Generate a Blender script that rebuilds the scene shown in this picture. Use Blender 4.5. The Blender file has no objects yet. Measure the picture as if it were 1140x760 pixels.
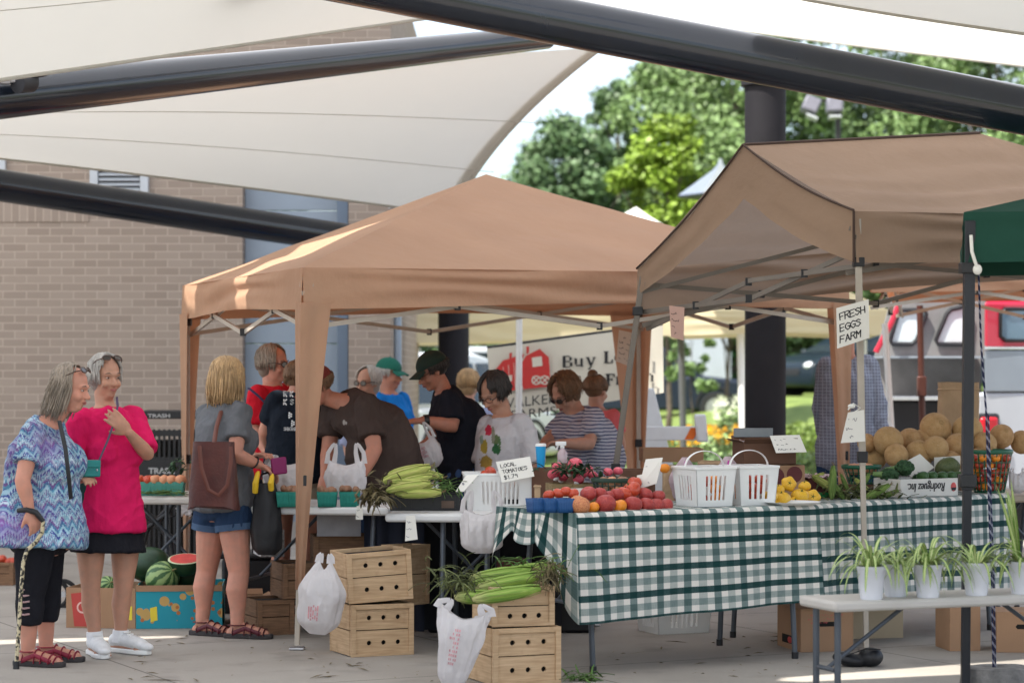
import bpy, bmesh, math, random
import numpy as np
from mathutils import Vector, Matrix, noise
R = math.radians
rng = random.Random(7)
F, H0, CX, HC = 2700.0, 413.0, 570.0, 1.5
scene = bpy.context.scene
COL = scene.collection
def P(px, py, Y):
    return Vector(((px-CX)*Y/F, Y, HC+(H0-py)*Y/F))
def PZ(px, py, z):
    Y = F*(HC-z)/(py-H0)
    return Vector(((px-CX)*Y/F, Y, z))
def G(px, py): return PZ(px, py, 0.0)

# ---------------------------------------------------------------- materials
MATS = {}
def mat(name, col, rough=.6, var=.1, vs=9, bump=0, bs=60, metal=0, spec=.4, transl=0, coat=0,
        col2=None, stretch=(1,1,1), attr=False, detail=4, bdist=.01, tcol=None, sss=0):
    if name in MATS: return MATS[name]
    m = bpy.data.materials.new(name); m.use_nodes = True
    nt = m.node_tree; n = nt.nodes; l = nt.links
    b = n['Principled BSDF']; out = n['Material Output']
    tc = n.new('ShaderNodeTexCoord'); mp = n.new('ShaderNodeMapping'); mp.inputs['Scale'].default_value = stretch
    l.new(tc.outputs['Object'], mp.inputs[0])
    nz = n.new('ShaderNodeTexNoise'); nz.inputs['Scale'].default_value = vs; nz.inputs['Detail'].default_value = detail
    l.new(mp.outputs[0], nz.inputs['Vector'])
    rp = n.new('ShaderNodeValToRGB'); rp.color_ramp.elements[0].position = .3; rp.color_ramp.elements[1].position = .7
    l.new(nz.outputs['Fac'], rp.inputs[0])
    c = Vector(col[:3])
    if attr:
        lo, hi = (1-var,)*3, (1+var,)*3
    else:
        lo = tuple(c*(1-var)); hi = tuple(col2) if col2 else tuple(c*(1+var))
    rp.color_ramp.elements[0].color = (*lo, 1); rp.color_ramp.elements[1].color = (*hi, 1)
    colout = rp.outputs[0]
    if attr:
        at = n.new('ShaderNodeAttribute'); at.attribute_name = 'Col'
        mx = n.new('ShaderNodeMix'); mx.data_type = 'RGBA'; mx.blend_type = 'MULTIPLY'; mx.inputs[0].default_value = 1
        l.new(at.outputs['Color'], mx.inputs[6]); l.new(rp.outputs[0], mx.inputs[7]); colout = mx.outputs[2]
    l.new(colout, b.inputs['Base Color'])
    b.inputs['Roughness'].default_value = rough; b.inputs['Metallic'].default_value = metal
    b.inputs['Specular IOR Level'].default_value = spec
    if coat: b.inputs['Coat Weight'].default_value = coat; b.inputs['Coat Roughness'].default_value = .08
    if sss:
        b.inputs['Subsurface Weight'].default_value = sss; b.inputs['Subsurface Radius'].default_value = (.01,.004,.002)
        b.inputs['Subsurface Scale'].default_value = .5
    if bump:
        nb = n.new('ShaderNodeTexNoise'); nb.inputs['Scale'].default_value = bs; nb.inputs['Detail'].default_value = 5
        l.new(mp.outputs[0], nb.inputs['Vector'])
        bp = n.new('ShaderNodeBump'); bp.inputs['Strength'].default_value = bump; bp.inputs['Distance'].default_value = bdist
        l.new(nb.outputs['Fac'], bp.inputs['Height']); l.new(bp.outputs[0], b.inputs['Normal'])
    if transl:
        tr = n.new('ShaderNodeBsdfTranslucent')
        if tcol: tr.inputs[0].default_value = (*tcol, 1)
        else: l.new(colout, tr.inputs[0])
        ms = n.new('ShaderNodeMixShader'); ms.inputs[0].default_value = transl
        l.new(b.outputs[0], ms.inputs[1]); l.new(tr.outputs[0], ms.inputs[2]); l.new(ms.outputs[0], out.inputs[0])
    MATS[name] = m
    return m
class NT:
    """small wrapper to write node expressions"""
    def __init__(s, m): s.m = m; s.t = m.node_tree; s.n = s.t.nodes; s.l = s.t.links; s.b = s.n['Principled BSDF']
    def coord(s, kind='Object'): return s.n.new('ShaderNodeTexCoord').outputs[kind]
    def sep(s, v):
        x = s.n.new('ShaderNodeSeparateXYZ'); s.l.new(v, x.inputs[0]); return x.outputs
    def comb(s, *a):
        x = s.n.new('ShaderNodeCombineXYZ')
        for i, v in enumerate(a): s.put(x.inputs[i], v)
        return x.outputs[0]
    def put(s, inp, v):
        if hasattr(v, 'links') or isinstance(v, bpy.types.NodeSocket): s.l.new(v, inp)
        else: inp.default_value = v
    def math(s, op, a, b=0.0, c=0.0):
        x = s.n.new('ShaderNodeMath'); x.operation = op
        s.put(x.inputs[0], a); s.put(x.inputs[1], b)
        if len(x.inputs) > 2: s.put(x.inputs[2], c)
        return x.outputs[0]
    def mix(s, f, a, b, mode='MIX'):
        x = s.n.new('ShaderNodeMix'); x.data_type = 'RGBA'; x.blend_type = mode
        s.put(x.inputs[0], f)
        for i, v in ((6, a), (7, b)):
            if isinstance(v, tuple): x.inputs[i].default_value = (*v[:3], 1)
            else: s.l.new(v, x.inputs[i])
        return x.outputs[2]
    def noise(s, v, scale, detail=4):
        x = s.n.new('ShaderNodeTexNoise'); x.inputs['Scale'].default_value = scale; x.inputs['Detail'].default_value = detail
        if v is not None: s.l.new(v, x.inputs['Vector'])
        return x.outputs['Fac']
    def ramp(s, f, stops):
        x = s.n.new('ShaderNodeValToRGB'); e = x.color_ramp.elements
        while len(e) < len(stops): e.new(.5)
        for i, (p, c) in enumerate(stops): e[i].position = p; e[i].color = (*c[:3], 1)
        s.l.new(f, x.inputs[0]); return x.outputs[0]
    def bump(s, h, strength=.3, dist=.01):
        x = s.n.new('ShaderNodeBump'); x.inputs['Strength'].default_value = strength; x.inputs['Distance'].default_value = dist
        s.l.new(h, x.inputs['Height']); s.l.new(x.outputs[0], s.b.inputs['Normal'])
    def base(s, c): s.l.new(c, s.b.inputs['Base Color'])
def raw(name, rough=.7, spec=.3):
    m = bpy.data.materials.new(name); m.use_nodes = True; t = NT(m)
    t.b.inputs['Roughness'].default_value = rough; t.b.inputs['Specular IOR Level'].default_value = spec
    MATS[name] = m
    return m, t

# ---------------------------------------------------------------- scene objects
WM = {}
def tag(o, label=None, cat=None, group=None, kind=None):
    if label: o['label'] = label
    if cat: o['category'] = cat
    if group: o['group'] = group
    if kind: o['kind'] = kind
    return o
def thing(name, label, cat, loc=(0,0,0), rz=0, group=None):
    o = bpy.data.objects.new(name, None); COL.objects.link(o)
    o.empty_display_size = .1
    o.location = loc; o.rotation_euler = (0,0,rz)
    WM[o.name] = Matrix.Translation(Vector(loc)) @ Matrix.Rotation(rz, 4, 'Z')
    return tag(o, label, cat, group)
def dup(root, loc, rz=0, label=None, group=None, scale=None):
    def cp(o, parent):
        c = o.copy(); COL.objects.link(c)
        if parent: c.parent = parent
        for ch in [k for k in bpy.data.objects if k.parent == o]: cp(ch, c)
        return c
    r = cp(root, None); r.location = loc
    r.rotation_euler = rz if isinstance(rz, tuple) else (0,0,rz)
    if scale: r.scale = scale if isinstance(scale, tuple) else (scale,)*3
    if label: r['label'] = label
    if group: r['group'] = group
    return r
def voxel(me, size, smooth=4, fac=.5):
    o = bpy.data.objects.new('tmp', me); COL.objects.link(o)
    md = o.modifiers.new('r', 'REMESH'); md.mode = 'VOXEL'; md.voxel_size = size; md.adaptivity = 0
    if smooth:
        s = o.modifiers.new('s', 'SMOOTH'); s.iterations = smooth; s.factor = fac
    dg = bpy.context.evaluated_depsgraph_get(); dg.update()
    nm = bpy.data.meshes.new_from_object(o.evaluated_get(dg), depsgraph=dg)
    bpy.data.objects.remove(o)
    return nm
class MB:
    def __init__(s): s.v = []; s.f = []; s.mi = []; s.uv = {}; s.cm = 0; s.c = []; s.cc = (1,1,1)
    def add(s, verts, faces, uvs=None):
        b = len(s.v)
        s.v += [tuple(p) for p in verts]; s.c += [s.cc]*len(verts)
        for i, f in enumerate(faces):
            if uvs: s.uv[len(s.f)] = [uvs[k] for k in f]
            s.f.append(tuple(k+b for k in f)); s.mi.append(s.cm)
        return s
    def box(s, c, size, M=None):
        x, y, z = size[0]/2, size[1]/2, size[2]/2
        vs = [Vector(p) for p in ((-x,-y,-z),(x,-y,-z),(x,y,-z),(-x,y,-z),(-x,-y,z),(x,-y,z),(x,y,z),(-x,y,z))]
        if M is not None: vs = [M @ p for p in vs]
        c = Vector(c)
        return s.add([p+c for p in vs], [(0,3,2,1),(4,5,6,7),(0,1,5,4),(1,2,6,5),(2,3,7,6),(3,0,4,7)])
    def obox(s, o, ax, ay, az):
        """box from a corner o and three edge vectors"""
        o, ax, ay, az = map(Vector, (o, ax, ay, az))
        vs = [o, o+ax, o+ax+ay, o+ay, o+az, o+ax+az, o+ax+ay+az, o+ay+az]
        fs = [(0,3,2,1),(4,5,6,7),(0,1,5,4),(1,2,6,5),(2,3,7,6),(3,0,4,7)]
        if ax.cross(ay).dot(az) < 0: fs = [f[::-1] for f in fs]
        return s.add(vs, fs)
    def tube(s, path, r, n=10, caps=True, flat=1.0, up=None, closed=False):
        path = [Vector(p) for p in path]; k = len(path)
        rs = list(r) if hasattr(r, '__len__') else [r]*k
        b = len(s.v); vs = []; fs = []
        prev = None
        for i, p in enumerate(path):
            if closed: t = (path[(i+1) % k]-path[i-1])
            else: t = (path[min(i+1,k-1)]-path[max(i-1,0)])
            t = t.normalized() if t.length > 1e-9 else Vector((0,0,1))
            if prev is None:
                a = Vector(up) if up is not None else (Vector((0,0,1)) if abs(t.z) < .9 else Vector((1,0,0)))
                x = (a - t*a.dot(t)).normalized()
            else:
                x = prev - t*prev.dot(t)
                x = x.normalized() if x.length > 1e-6 else t.orthogonal().normalized()
            prev = x; y = t.cross(x)
            rr = rs[i]; ra, rb = rr if hasattr(rr, '__len__') else (rr*flat, rr)
            for j in range(n):
                an = 2*math.pi*j/n
                vs.append(p + x*(ra*math.cos(an)) + y*(rb*math.sin(an)))
        m = k if closed else k-1
        for i in range(m):
            i2 = (i+1) % k
            for j in range(n):
                j2 = (j+1) % n
                fs.append((i*n+j, i*n+j2, i2*n+j2, i2*n+j))
        if caps and not closed:
            fs.append(tuple(range(n-1,-1,-1))); fs.append(tuple((k-1)*n+j for j in range(n)))
        return s.add(vs, fs)
    def bar(s, a, b, w, h=None, up=(0,0,1)):
        a, b = Vector(a), Vector(b); t = (b-a).normalized(); u = Vector(up)
        if abs(t.dot(u)) > .95: u = Vector((1,0,0)) if abs(t.x) < .9 else Vector((0,1,0))
        x = t.cross(u).normalized(); y = x.cross(t); h = h or w
        return s.obox(a-x*w/2-y*h/2, x*w, b-a, y*h)
    def lathe(s, prof, n=24, c=(0,0,0), M=None, capb=True, capt=True):
        c = Vector(c); vs = []; fs = []
        for r, z in prof:
            for j in range(n):
                a = 2*math.pi*j/n; p = Vector((r*math.cos(a), r*math.sin(a), z))
                vs.append((M @ p if M is not None else p)+c)
        for i in range(len(prof)-1):
            for j in range(n):
                j2 = (j+1) % n; fs.append((i*n+j, i*n+j2, (i+1)*n+j2, (i+1)*n+j))
        if capb: fs.append(tuple(range(n-1,-1,-1)))
        if capt: fs.append(tuple((len(prof)-1)*n+j for j in range(n)))
        return s.add(vs, fs)
    def ell(s, c, r, M=None, nu=18, nv=12, fn=None):
        c = Vector(c); r = r if hasattr(r, '__len__') else (r,r,r); vs = []; fs = []
        for i in range(1, nv):
            th = math.pi*i/nv
            for j in range(nu):
                a = 2*math.pi*j/nu
                d = Vector((math.sin(th)*math.cos(a), math.sin(th)*math.sin(a), -math.cos(th)))
                k = fn(d, a, th) if fn else 1
                p = Vector((d.x*r[0]*k, d.y*r[1]*k, d.z*r[2]*(k if not fn else 1)))
                vs.append((M @ p if M is not None else p)+c)
        for z in (-1, 1):
            p = Vector((0,0,z*r[2])); 
            if fn: p *= fn(Vector((0,0,z)), 0, 0 if z < 0 else math.pi)
            vs.append((M @ p if M is not None else p)+c)
        for i in range(nv-2):
            for j in range(nu):
                j2 = (j+1) % nu; fs.append((i*nu+j, i*nu+j2, (i+1)*nu+j2, (i+1)*nu+j))
        k = len(vs)
        for j in range(nu):
            j2 = (j+1) % nu; fs.append((k-2, j2, j)); fs.append((k-1, (nv-2)*nu+j, (nv-2)*nu+j2))
        return s.add(vs, fs)
    def grid(s, nu, nv, fn, uvf=None, close=False):
        vs = []; uv = []
        for i in range(nu+1):
            for j in range(nv+1):
                u, v = i/nu, j/nv
                vs.append(Vector(fn(u, v))); uv.append(uvf(u, v) if uvf else (u, v))
        fs = [(i*(nv+1)+j, (i+1)*(nv+1)+j, (i+1)*(nv+1)+j+1, i*(nv+1)+j+1) for i in range(nu) for j in range(nv)]
        return s.add(vs, fs, uv)
    def prism(s, pts, d, M):
        """2D outline pts in local xy, thickness d along local z, placed by matrix M"""
        n = len(pts)
        vs = [M @ Vector((x,y,-d/2)) for x, y in pts] + [M @ Vector((x,y,d/2)) for x, y in pts]
        fs = [tuple(range(n-1,-1,-1)), tuple(range(n,2*n))]
        fs += [(i, (i+1)%n, n+(i+1)%n, n+i) for i in range(n)]
        return s.add(vs, fs)
    def mesh(s, name='m'):
        me = bpy.data.meshes.new(name); me.from_pydata(s.v, [], s.f); return me
    def build(s, name, mats, parent=None, smooth=True, bevel=0, world=True, thick=0, label=None, me=None, colfn=None, sub=0, angle=40):
        mats = mats if isinstance(mats, (list, tuple)) else [mats]
        if me is None:
            me = bpy.data.meshes.new(name); me.from_pydata(s.v, [], s.f)
            if len(mats) > 1: me.polygons.foreach_set('material_index', s.mi)
            if s.uv:
                ul = me.uv_layers.new(name='UVMap')
                for pi, p in enumerate(me.polygons):
                    if pi in s.uv:
                        for k, li in enumerate(p.loop_indices): ul.data[li].uv = s.uv[pi][k]
            if any(c != (1,1,1) for c in s.c):
                ca = me.color_attributes.new('Col', 'FLOAT_COLOR', 'POINT')
                ca.data.foreach_set('color', [x for c in s.c for x in (*c, 1.0)])
        if colfn:
            ca = me.color_attributes.new('Col', 'FLOAT_COLOR', 'POINT')
            ca.data.foreach_set('color', [x for v in me.vertices for x in (*colfn(v.co), 1.0)])
        for m in mats:
            if m.name not in [q.name for q in me.materials if q]: me.materials.append(m)
        me.name = name
        o = bpy.data.objects.new(name, me); COL.objects.link(o)
        if parent is not None:
            root = parent
            W = WM.get(root.name, Matrix.Identity(4))
            if world: me.transform(W.inverted())
            o.parent = parent; WM[o.name] = W
        elif world:
            n = len(me.vertices); a = np.empty(n*3); me.vertices.foreach_get('co', a); a = a.reshape(-1,3)
            c = Vector(((a[:,0].min()+a[:,0].max())/2, (a[:,1].min()+a[:,1].max())/2, a[:,2].min()))
            me.transform(Matrix.Translation(-c)); o.location = c; WM[o.name] = Matrix.Translation(c)
        if smooth:
            me.polygons.foreach_set('use_smooth', [True]*len(me.polygons))
            if angle < 180:
                try: me.set_sharp_from_angle(angle=R(angle))
                except Exception: pass
        if bevel:
            b = o.modifiers.new('bevel', 'BEVEL'); b.width = bevel; b.segments = 2; b.limit_method = 'ANGLE'; b.angle_limit = R(35)
        if thick:
            t = o.modifiers.new('solid', 'SOLIDIFY'); t.thickness = thick; t.offset = 0
        if sub:
            t = o.modifiers.new('sub', 'SUBSURF'); t.levels = sub; t.render_levels = sub
        if label: o['label'] = label
        return o
def frame(x, y, z, o):
    x, y, z, o = map(Vector, (x, y, z, o))
    return Matrix(((x.x,y.x,z.x,o.x),(x.y,y.y,z.y,o.y),(x.z,y.z,z.z,o.z),(0,0,0,1)))
def rotm(rz=0, rx=0, ry=0):
    return (Matrix.Rotation(rz,3,'Z') @ Matrix.Rotation(rx,3,'X') @ Matrix.Rotation(ry,3,'Y'))
# hand-lettered strokes on a 4 x 6 grid
FONT = {'A':'00 26 40|12 32','B':'00 06 35 34 03 32 31 00','C':'45 26 04 02 20 41','D':'00 06 25 43 41 20 00','E':'46 06 00 40|03 33',
'F':'46 06 00|03 33','G':'45 26 04 02 20 41 43 23','H':'00 06|40 46|03 43','I':'20 26','J':'01 10 30 36','K':'00 06|46 03 40','L':'06 00 40',
'M':'00 06 23 46 40','N':'00 06 40 46','O':'20 02 04 26 44 42 20','P':'00 06 36 45 34 03','R':'00 06 36 45 34 03|23 40','S':'45 26 05 14 33 42 31 20 01',
'T':'06 46|26 20','U':'06 01 20 41 46','V':'06 20 46','W':'06 10 24 30 46','Y':'06 23 46|23 20','$':'45 26 05 14 33 42 20 01|27 2-','1':'15 26 20',
'2':'05 26 45 00 40','3':'05 26 45 33 42 20 01','7':'06 46 10','9':'43 23 05 26 45 40','0':'20 02 04 26 44 42 20','5':'46 06 03 33 42 30 00','.':'20 21','/':'00 46'}
def strokes(mb, text, M, h, gap=.35, w=None, jit=.25, seed=1):
    """write text along local +x of M; letters h tall"""
    rr = random.Random(seed); w = w or h*.13; x0 = 0.0; k = h/6
    for ch in text:
        if ch in FONT:
            for st in FONT[ch].split('|'):
                pts = []
                for q in st.split():
                    a = int(q[0]); b = -.8 if q[1] == '-' else int(q[1])
                    pts.append(Vector((x0+(a*.8+rr.uniform(-jit,jit))*k, (b+rr.uniform(-jit,jit))*k, 0)))
                for a, b in zip(pts, pts[1:]):
                    d = (b-a)
                    if d.length < 1e-6: continue
                    d.normalize(); nrm = Vector((-d.y, d.x, 0))*w/2; a = a-d*w*.3; b = b+d*w*.3
                    mb.add([M @ (a-nrm), M @ (b-nrm), M @ (b+nrm), M @ (a+nrm)], [(0,1,2,3)])
        x0 += (3.2 if ch not in '. I1' else 2.0)*k + gap*k*2
    return x0
def scribble(mb, M, w, h, seed=1):
    """one line of small illegible handwriting"""
    rr = random.Random(seed); x = 0; pts = []
    while x < w:
        if rr.random() < .15 and pts:
            _rib(mb, M, pts, h*.16); pts = []; x += h*.5
        pts.append(Vector((x, rr.uniform(0, h), 0))); x += h*rr.uniform(.18,.4)
    _rib(mb, M, pts, h*.16)
def _rib(mb, M, pts, w):
    for a, b in zip(pts, pts[1:]):
        d = (b-a).normalized(); n = Vector((-d.y, d.x, 0))*w/2
        mb.add([M @ (a-n), M @ (b-n), M @ (b+n), M @ (a+n)], [(0,1,2,3)])
def text_mesh(txt, size=1, shear=0, offset=0, extrude=.002):
    cu = bpy.data.curves.new('t', 'FONT'); cu.body = txt; cu.size = size; cu.shear = shear; cu.offset = offset; cu.extrude = extrude
    cu.align_x = 'LEFT'; cu.resolution_u = 3
    o = bpy.data.objects.new('t', cu); COL.objects.link(o)
    dg = bpy.context.evaluated_depsgraph_get(); dg.update()
    me = bpy.data.meshes.new_from_object(o.evaluated_get(dg), depsgraph=dg)
    bpy.data.objects.remove(o); bpy.data.curves.remove(cu)
    return me
def add_text(mb, txt, M, size, width=None, **k):
    me = text_mesh(txt, size, **k)
    vs = [Vector(v.co) for v in me.vertices]
    if width:
        w = max(v.x for v in vs)-min(v.x for v in vs); sx = width/w
        vs = [Vector((v.x*sx, v.y, v.z)) for v in vs]
    mb.add([M @ v for v in vs], [tuple(p.vertices) for p in me.polygons])
    bpy.data.meshes.remove(me)
def nz(p, s=1.0): return noise.noise(Vector(p)*s)
# ---------------------------------------------------------------- world, sun, camera
scene.render.engine = 'CYCLES'
w = bpy.data.worlds.new("World"); scene.world = w; w.use_nodes = True
SUNV = Vector((-.42, -.30, .86)).normalized()
el = math.asin(SUNV.z)
nt = w.node_tree; bg = nt.nodes['Background']
sky = nt.nodes.new('ShaderNodeTexSky'); sky.sky_type = 'NISHITA'; sky.sun_disc = False
sky.sun_elevation = el; sky.sun_rotation = math.atan2(SUNV.x, SUNV.y); sky.air_density = 1.0; sky.dust_density = 1.5
tc = nt.nodes.new('ShaderNodeTexCoord'); mp = nt.nodes.new('ShaderNodeMapping'); mp.inputs['Scale'].default_value = (1,1,3)
nzn = nt.nodes.new('ShaderNodeTexNoise'); nzn.inputs['Scale'].default_value = 2.2; nzn.inputs['Detail'].default_value = 7
rp = nt.nodes.new('ShaderNodeValToRGB'); rp.color_ramp.elements[0].position = .40; rp.color_ramp.elements[1].position = .62
mx = nt.nodes.new('ShaderNodeMix'); mx.data_type = 'RGBA'; mx.inputs[7].default_value = (6.0, 6.4, 7.0, 1)
nt.links.new(tc.outputs['Generated'], mp.inputs[0]); nt.links.new(mp.outputs[0], nzn.inputs['Vector'])
nt.links.new(nzn.outputs['Fac'], rp.inputs[0]); nt.links.new(rp.outputs[0], mx.inputs[0])
nt.links.new(sky.outputs[0], mx.inputs[6]); nt.links.new(mx.outputs[2], bg.inputs[0])
bg.inputs[1].default_value = .12
sl = bpy.data.lights.new('sun', 'SUN'); sl.energy = 4.2; sl.angle = R(.53); sl.color = (1,.95,.87)
so = bpy.data.objects.new('sun', sl); COL.objects.link(so); so.location = (-8,-6,18)
so.rotation_euler = SUNV.to_track_quat('Z', 'Y').to_euler()
cam = bpy.data.cameras.new('camera'); co = bpy.data.objects.new('camera', cam); COL.objects.link(co)
co.location = (0,0,HC); co.rotation_euler = (R(90),0,0)
cam.sensor_width = 36; cam.lens = 36*F/1140; cam.shift_y = (H0-380)/1140.0; cam.clip_end = 2000
cam.dof.use_dof = True; cam.dof.focus_distance = 12.9; cam.dof.aperture_fstop = 2.5; cam.dof.aperture_blades = 8
scene.camera = co
vs_ = scene.view_settings; vs_.view_transform = 'Standard'; vs_.look = 'None'; vs_.gamma = 1; vs_.exposure = 1.27
scene.cycles.max_bounces = 8; scene.cycles.diffuse_bounces = 4; scene.cycles.transmission_bounces = 6
scene.cycles.use_denoising = True

# ---------------------------------------------------------------- ground
m_con, t = raw('concrete', .85, .2)
o = t.coord(); mpn = t.n.new('ShaderNodeMapping'); mpn.inputs['Rotation'].default_value = (0,0,R(-27)); t.l.new(o, mpn.inputs[0])
x, y, z = t.sep(mpn.outputs[0])
def joint(a, per, wd):
    q = t.math('PINGPONG', a, per/2); return t.math('LESS_THAN', q, wd)
j = t.math('MAXIMUM', joint(x, 1.9, .006), joint(t.math('ADD', y, .55), 1.9, .006))
c1 = t.ramp(t.noise(o, .9, 6), [(.3,(.30,.272,.238)),(.7,(.41,.375,.332))])
c2 = t.mix(t.math('MULTIPLY', t.noise(o, 55, 3), .35), c1, (.20,.185,.165))
st = t.ramp(t.noise(o, 3.1, 5), [(.56,(0,0,0)),(.72,(1,1,1))])
c3 = t.mix(t.math('MULTIPLY', st, .45), c2, (.17,.155,.14))
t.base(t.mix(t.math('MULTIPLY', j, .75), c3, (.1,.09,.08)))
t.bump(t.noise(o, 160, 3), .15, .003)
def sheet(name, pts, z, m):
    mb = MB(); mb.add([(a,b,z) for a, b in pts], [tuple(range(len(pts)))])
    return tag(mb.build(name, m, smooth=False), kind='structure')
sheet('pavement', [(-40,-10),(40,-10),(40,27),(-40,27)], .0, m_con)
m_asph = mat('asphalt', (.12,.12,.125), .9, .2, 3, .2, 80)
m_mulch = mat('mulch', (.16,.1,.06), .95, .4, 20, .6, 60)
m_grass = mat('lawn grass', (.11,.17,.03), .9, .3, 3, .6, 90, col2=(.2,.26,.06))
# terrain: flat earth to the horizon, a low lawn bank on the right
mb = MB()
def terr2(u, v):
    X = -30+70*u; Y = 27+60*v
    k = max(0, min(1, (X-.5)/5.5)); s = max(0, min(1, (Y-36)/18)); s = s*s*(3-2*s)
    e = min(1, (1-v)*10, u*10, (1-u)*10)
    return (X, Y, -.02+.95*s*k*e)
mb.grid(70, 60, terr2)
tag(mb.build('lawn', m_grass), kind='structure')
sheet('ground', [(-900,-300),(900,-300),(900,1500),(-900,1500)], -.06, mat('far earth', (.15,.17,.07), .95, .3, .05))
sheet('parking_lot', [(-30,29),(-.2,29),(1.5,60),(-30,60)], .03, m_asph)
sheet('flower_bed', [(1.0,30.5),(6.5,30.5),(6.5,36.5),(1.0,36.5)], .035, m_mulch)
mb = MB(); mb.box((-10,27.1,.05), (60,.16,.14)); mb.box((30,27.1,.05), (19.9,.16,.14))
tag(mb.build('kerb', mat('kerb concrete', (.42,.4,.37), .85, .15, 8), bevel=.02), kind='structure')

# ---------------------------------------------------------------- brick building
m_brick, t = raw('brick', .9, .15)
o = t.coord(); x, y, z = t.sep(o)
def brickmat(t, vec, bw, rh):
    b = t.n.new('ShaderNodeTexBrick'); t.l.new(vec, b.inputs['Vector'])
    b.inputs['Scale'].default_value = 1; b.inputs['Brick Width'].default_value = bw; b.inputs['Row Height'].default_value = rh
    b.inputs['Mortar Size'].default_value = .006; b.inputs['Mortar Smooth'].default_value = .25; b.inputs['Bias'].default_value = -.1
    b.inputs['Color1'].default_value = (.26,.208,.175,1); b.inputs['Color2'].default_value = (.35,.288,.245,1); b.inputs['Mortar'].default_value = (.48,.40,.335,1)
    t.base(t.mix(t.math('MULTIPLY', t.noise(o, 1.6, 6), .6), t.mix(t.math('MULTIPLY', t.noise(o, 60, 4), .3), b.outputs['Color'], (.26,.21,.18)), (.30,.245,.20)))
    t.bump(t.math('ADD', t.math('MULTIPLY', b.outputs['Fac'], -1.0), t.math('MULTIPLY', t.noise(o, 90, 4), .3)), .6, .006)
brickmat(t, t.comb(t.math('ADD', x, y), z, 0.0), .2035, .0685)
m_sold, t = raw('soldier course brick', .9, .15)
o = t.coord(); x, y, z = t.sep(o)
brickmat(t, t.comb(z, t.math('ADD', x, y), 0.0), .6, .0685)
YW = 21.0
xw = lambda px: (px-CX)*YW/F
zw = lambda py: HC+(H0-py)*YW/F
bld = thing('brick_building', 'tan brick building with blue grey metal door and louvre vent', 'building', (-4, YW, 0))
L, Rr, d0, d1 = -11.0, xw(435), xw(270), xw(388)
mb = MB()
mb.box(((L+d0)/2, YW+.15, 2.6), (d0-L, .3, 5.2)); mb.box(((d1+Rr)/2, YW+.15, 2.6), (Rr-d1, .3, 5.2))
mb.box(((d0+d1)/2, YW+.15, 4.6), (d1-d0, .3, 1.2)); mb.box((Rr-.15, YW+3.3, 2.6), (.3, 6, 5.2))
mb.build('wall', m_brick, bld, smooth=False)
mb = MB(); mb.box(((L+xw(99))/2, YW-.002, zw(234)), (xw(99)-L, .02, .2)); mb.build('soldier_course', m_sold, bld, smooth=False)
m_blue = mat('blue grey metal', (.26,.31,.375), .45, .06, 2, metal=.2)
mb = MB()
zz = 0
while zz < 3.99:
    mb.box(((d0+d1)/2-.05, YW+.2, zz+.29), (d1-d0-.1, .04, .575)); zz += .58
pn = mb.build('door_panel', m_blue, bld, bevel=.006)
mb = MB(); mb.box((d1-.05, YW+.12, 2), (.1, .2, 4)); mb.build('door_post', mat('post metal', (.13,.17,.23), .4, .05, 3, metal=.3), bld, bevel=.01)
m_lg = mat('light grey metal', (.45,.48,.52), .5, .06, 3, metal=.1)
v0, v1, vt, vb = xw(101), xw(166), zw(180), zw(219)
mb = MB(); mb.box((v0+.035, YW-.02, (vt+vb)/2), (.07,.08,vt-vb)); mb.box((v1-.035, YW-.02, (vt+vb)/2), (.07,.08,vt-vb)); mb.box(((v0+v1)/2, YW-.02, vb-.03), (v1-v0,.08,.06))
vf = mb.build('vent_frame', m_lg, bld, bevel=.004)
mb = MB(); mb.box(((v0+v1)/2, YW-.003, (vt+vb)/2), (v1-v0-.14,.02,vt-vb)); mb.build('vent_recess', mat('vent dark', (.02,.02,.025), .8), bld)
mb = MB()
for k in range(9):
    zc = vb+.02+k*.043*((vt-vb)/.3)
    mb.box(((v0+v1)/2, YW-.03, zc), (v1-v0-.15, .045, .008), rotm(rx=R(40)))
mb.build('louvre', m_lg, bld)
mb = MB(); mb.box((xw(1), YW-.02, zw(178)), (.09,.06,.25)); mb.build('window_frame', m_lg, bld)
mb = MB(); mb.tube([(xw(442),YW+.1,0),(xw(442),YW+.1,4.2)], .035, 10); mb.build('downpipe', m_blue, bld)
mb = MB(); mb.box(((L+Rr)/2-.02, YW-.006, .1), (Rr-L+.1,.03,.2)); mb.build('plinth', mat('plinth', (.3,.28,.26), .9, .15), bld)

# ---------------------------------------------------------------- shade structure: pipes and sails
m_pipe = mat('dark blue steel', (.009,.013,.022), .22, .15, 6, .04, 220, spec=.35, coat=.5)
m_col = mat('charcoal column paint', (.017,.016,.019), .7, .15, 4, .05, 150, spec=.2)
def pipe(label, a, b, ra, rb):
    mb = MB(); mb.tube([a, a.lerp(b,.33), a.lerp(b,.67), b], [ra, ra+(rb-ra)*.33, ra+(rb-ra)*.67, rb], 40)
    return tag(mb.build('steel_mast', m_pipe), label, 'mast', 'dark masts of the shade structure')
def ext(a, b, k): return a+(b-a)*k
a, b = P(0,107,13), P(590,44,16.6)
pA = thing('steel_mast', 'dark steel mast rising across the upper left under the first shade sail', 'mast', ext(a,b,-.25), 0, 'dark masts of the shade structure')
mb = MB(); mb.tube([ext(a,b,-.25), a, a.lerp(b,.5), b, ext(a,b,1.04)], [.127,.125,.103,.082,.080], 44); mb.build('shaft', m_pipe, pA)
pipe('dark steel mast slanting down across the upper right above the tents', P(250,-48,12.9), P(1300,154,12.2), .127, .124)
pipe('dark steel mast in front of the brick wall, sloping behind the large tan canopy', P(-150,183.5,17.3), P(425,271.5,19.6), .121, .118)
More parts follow.
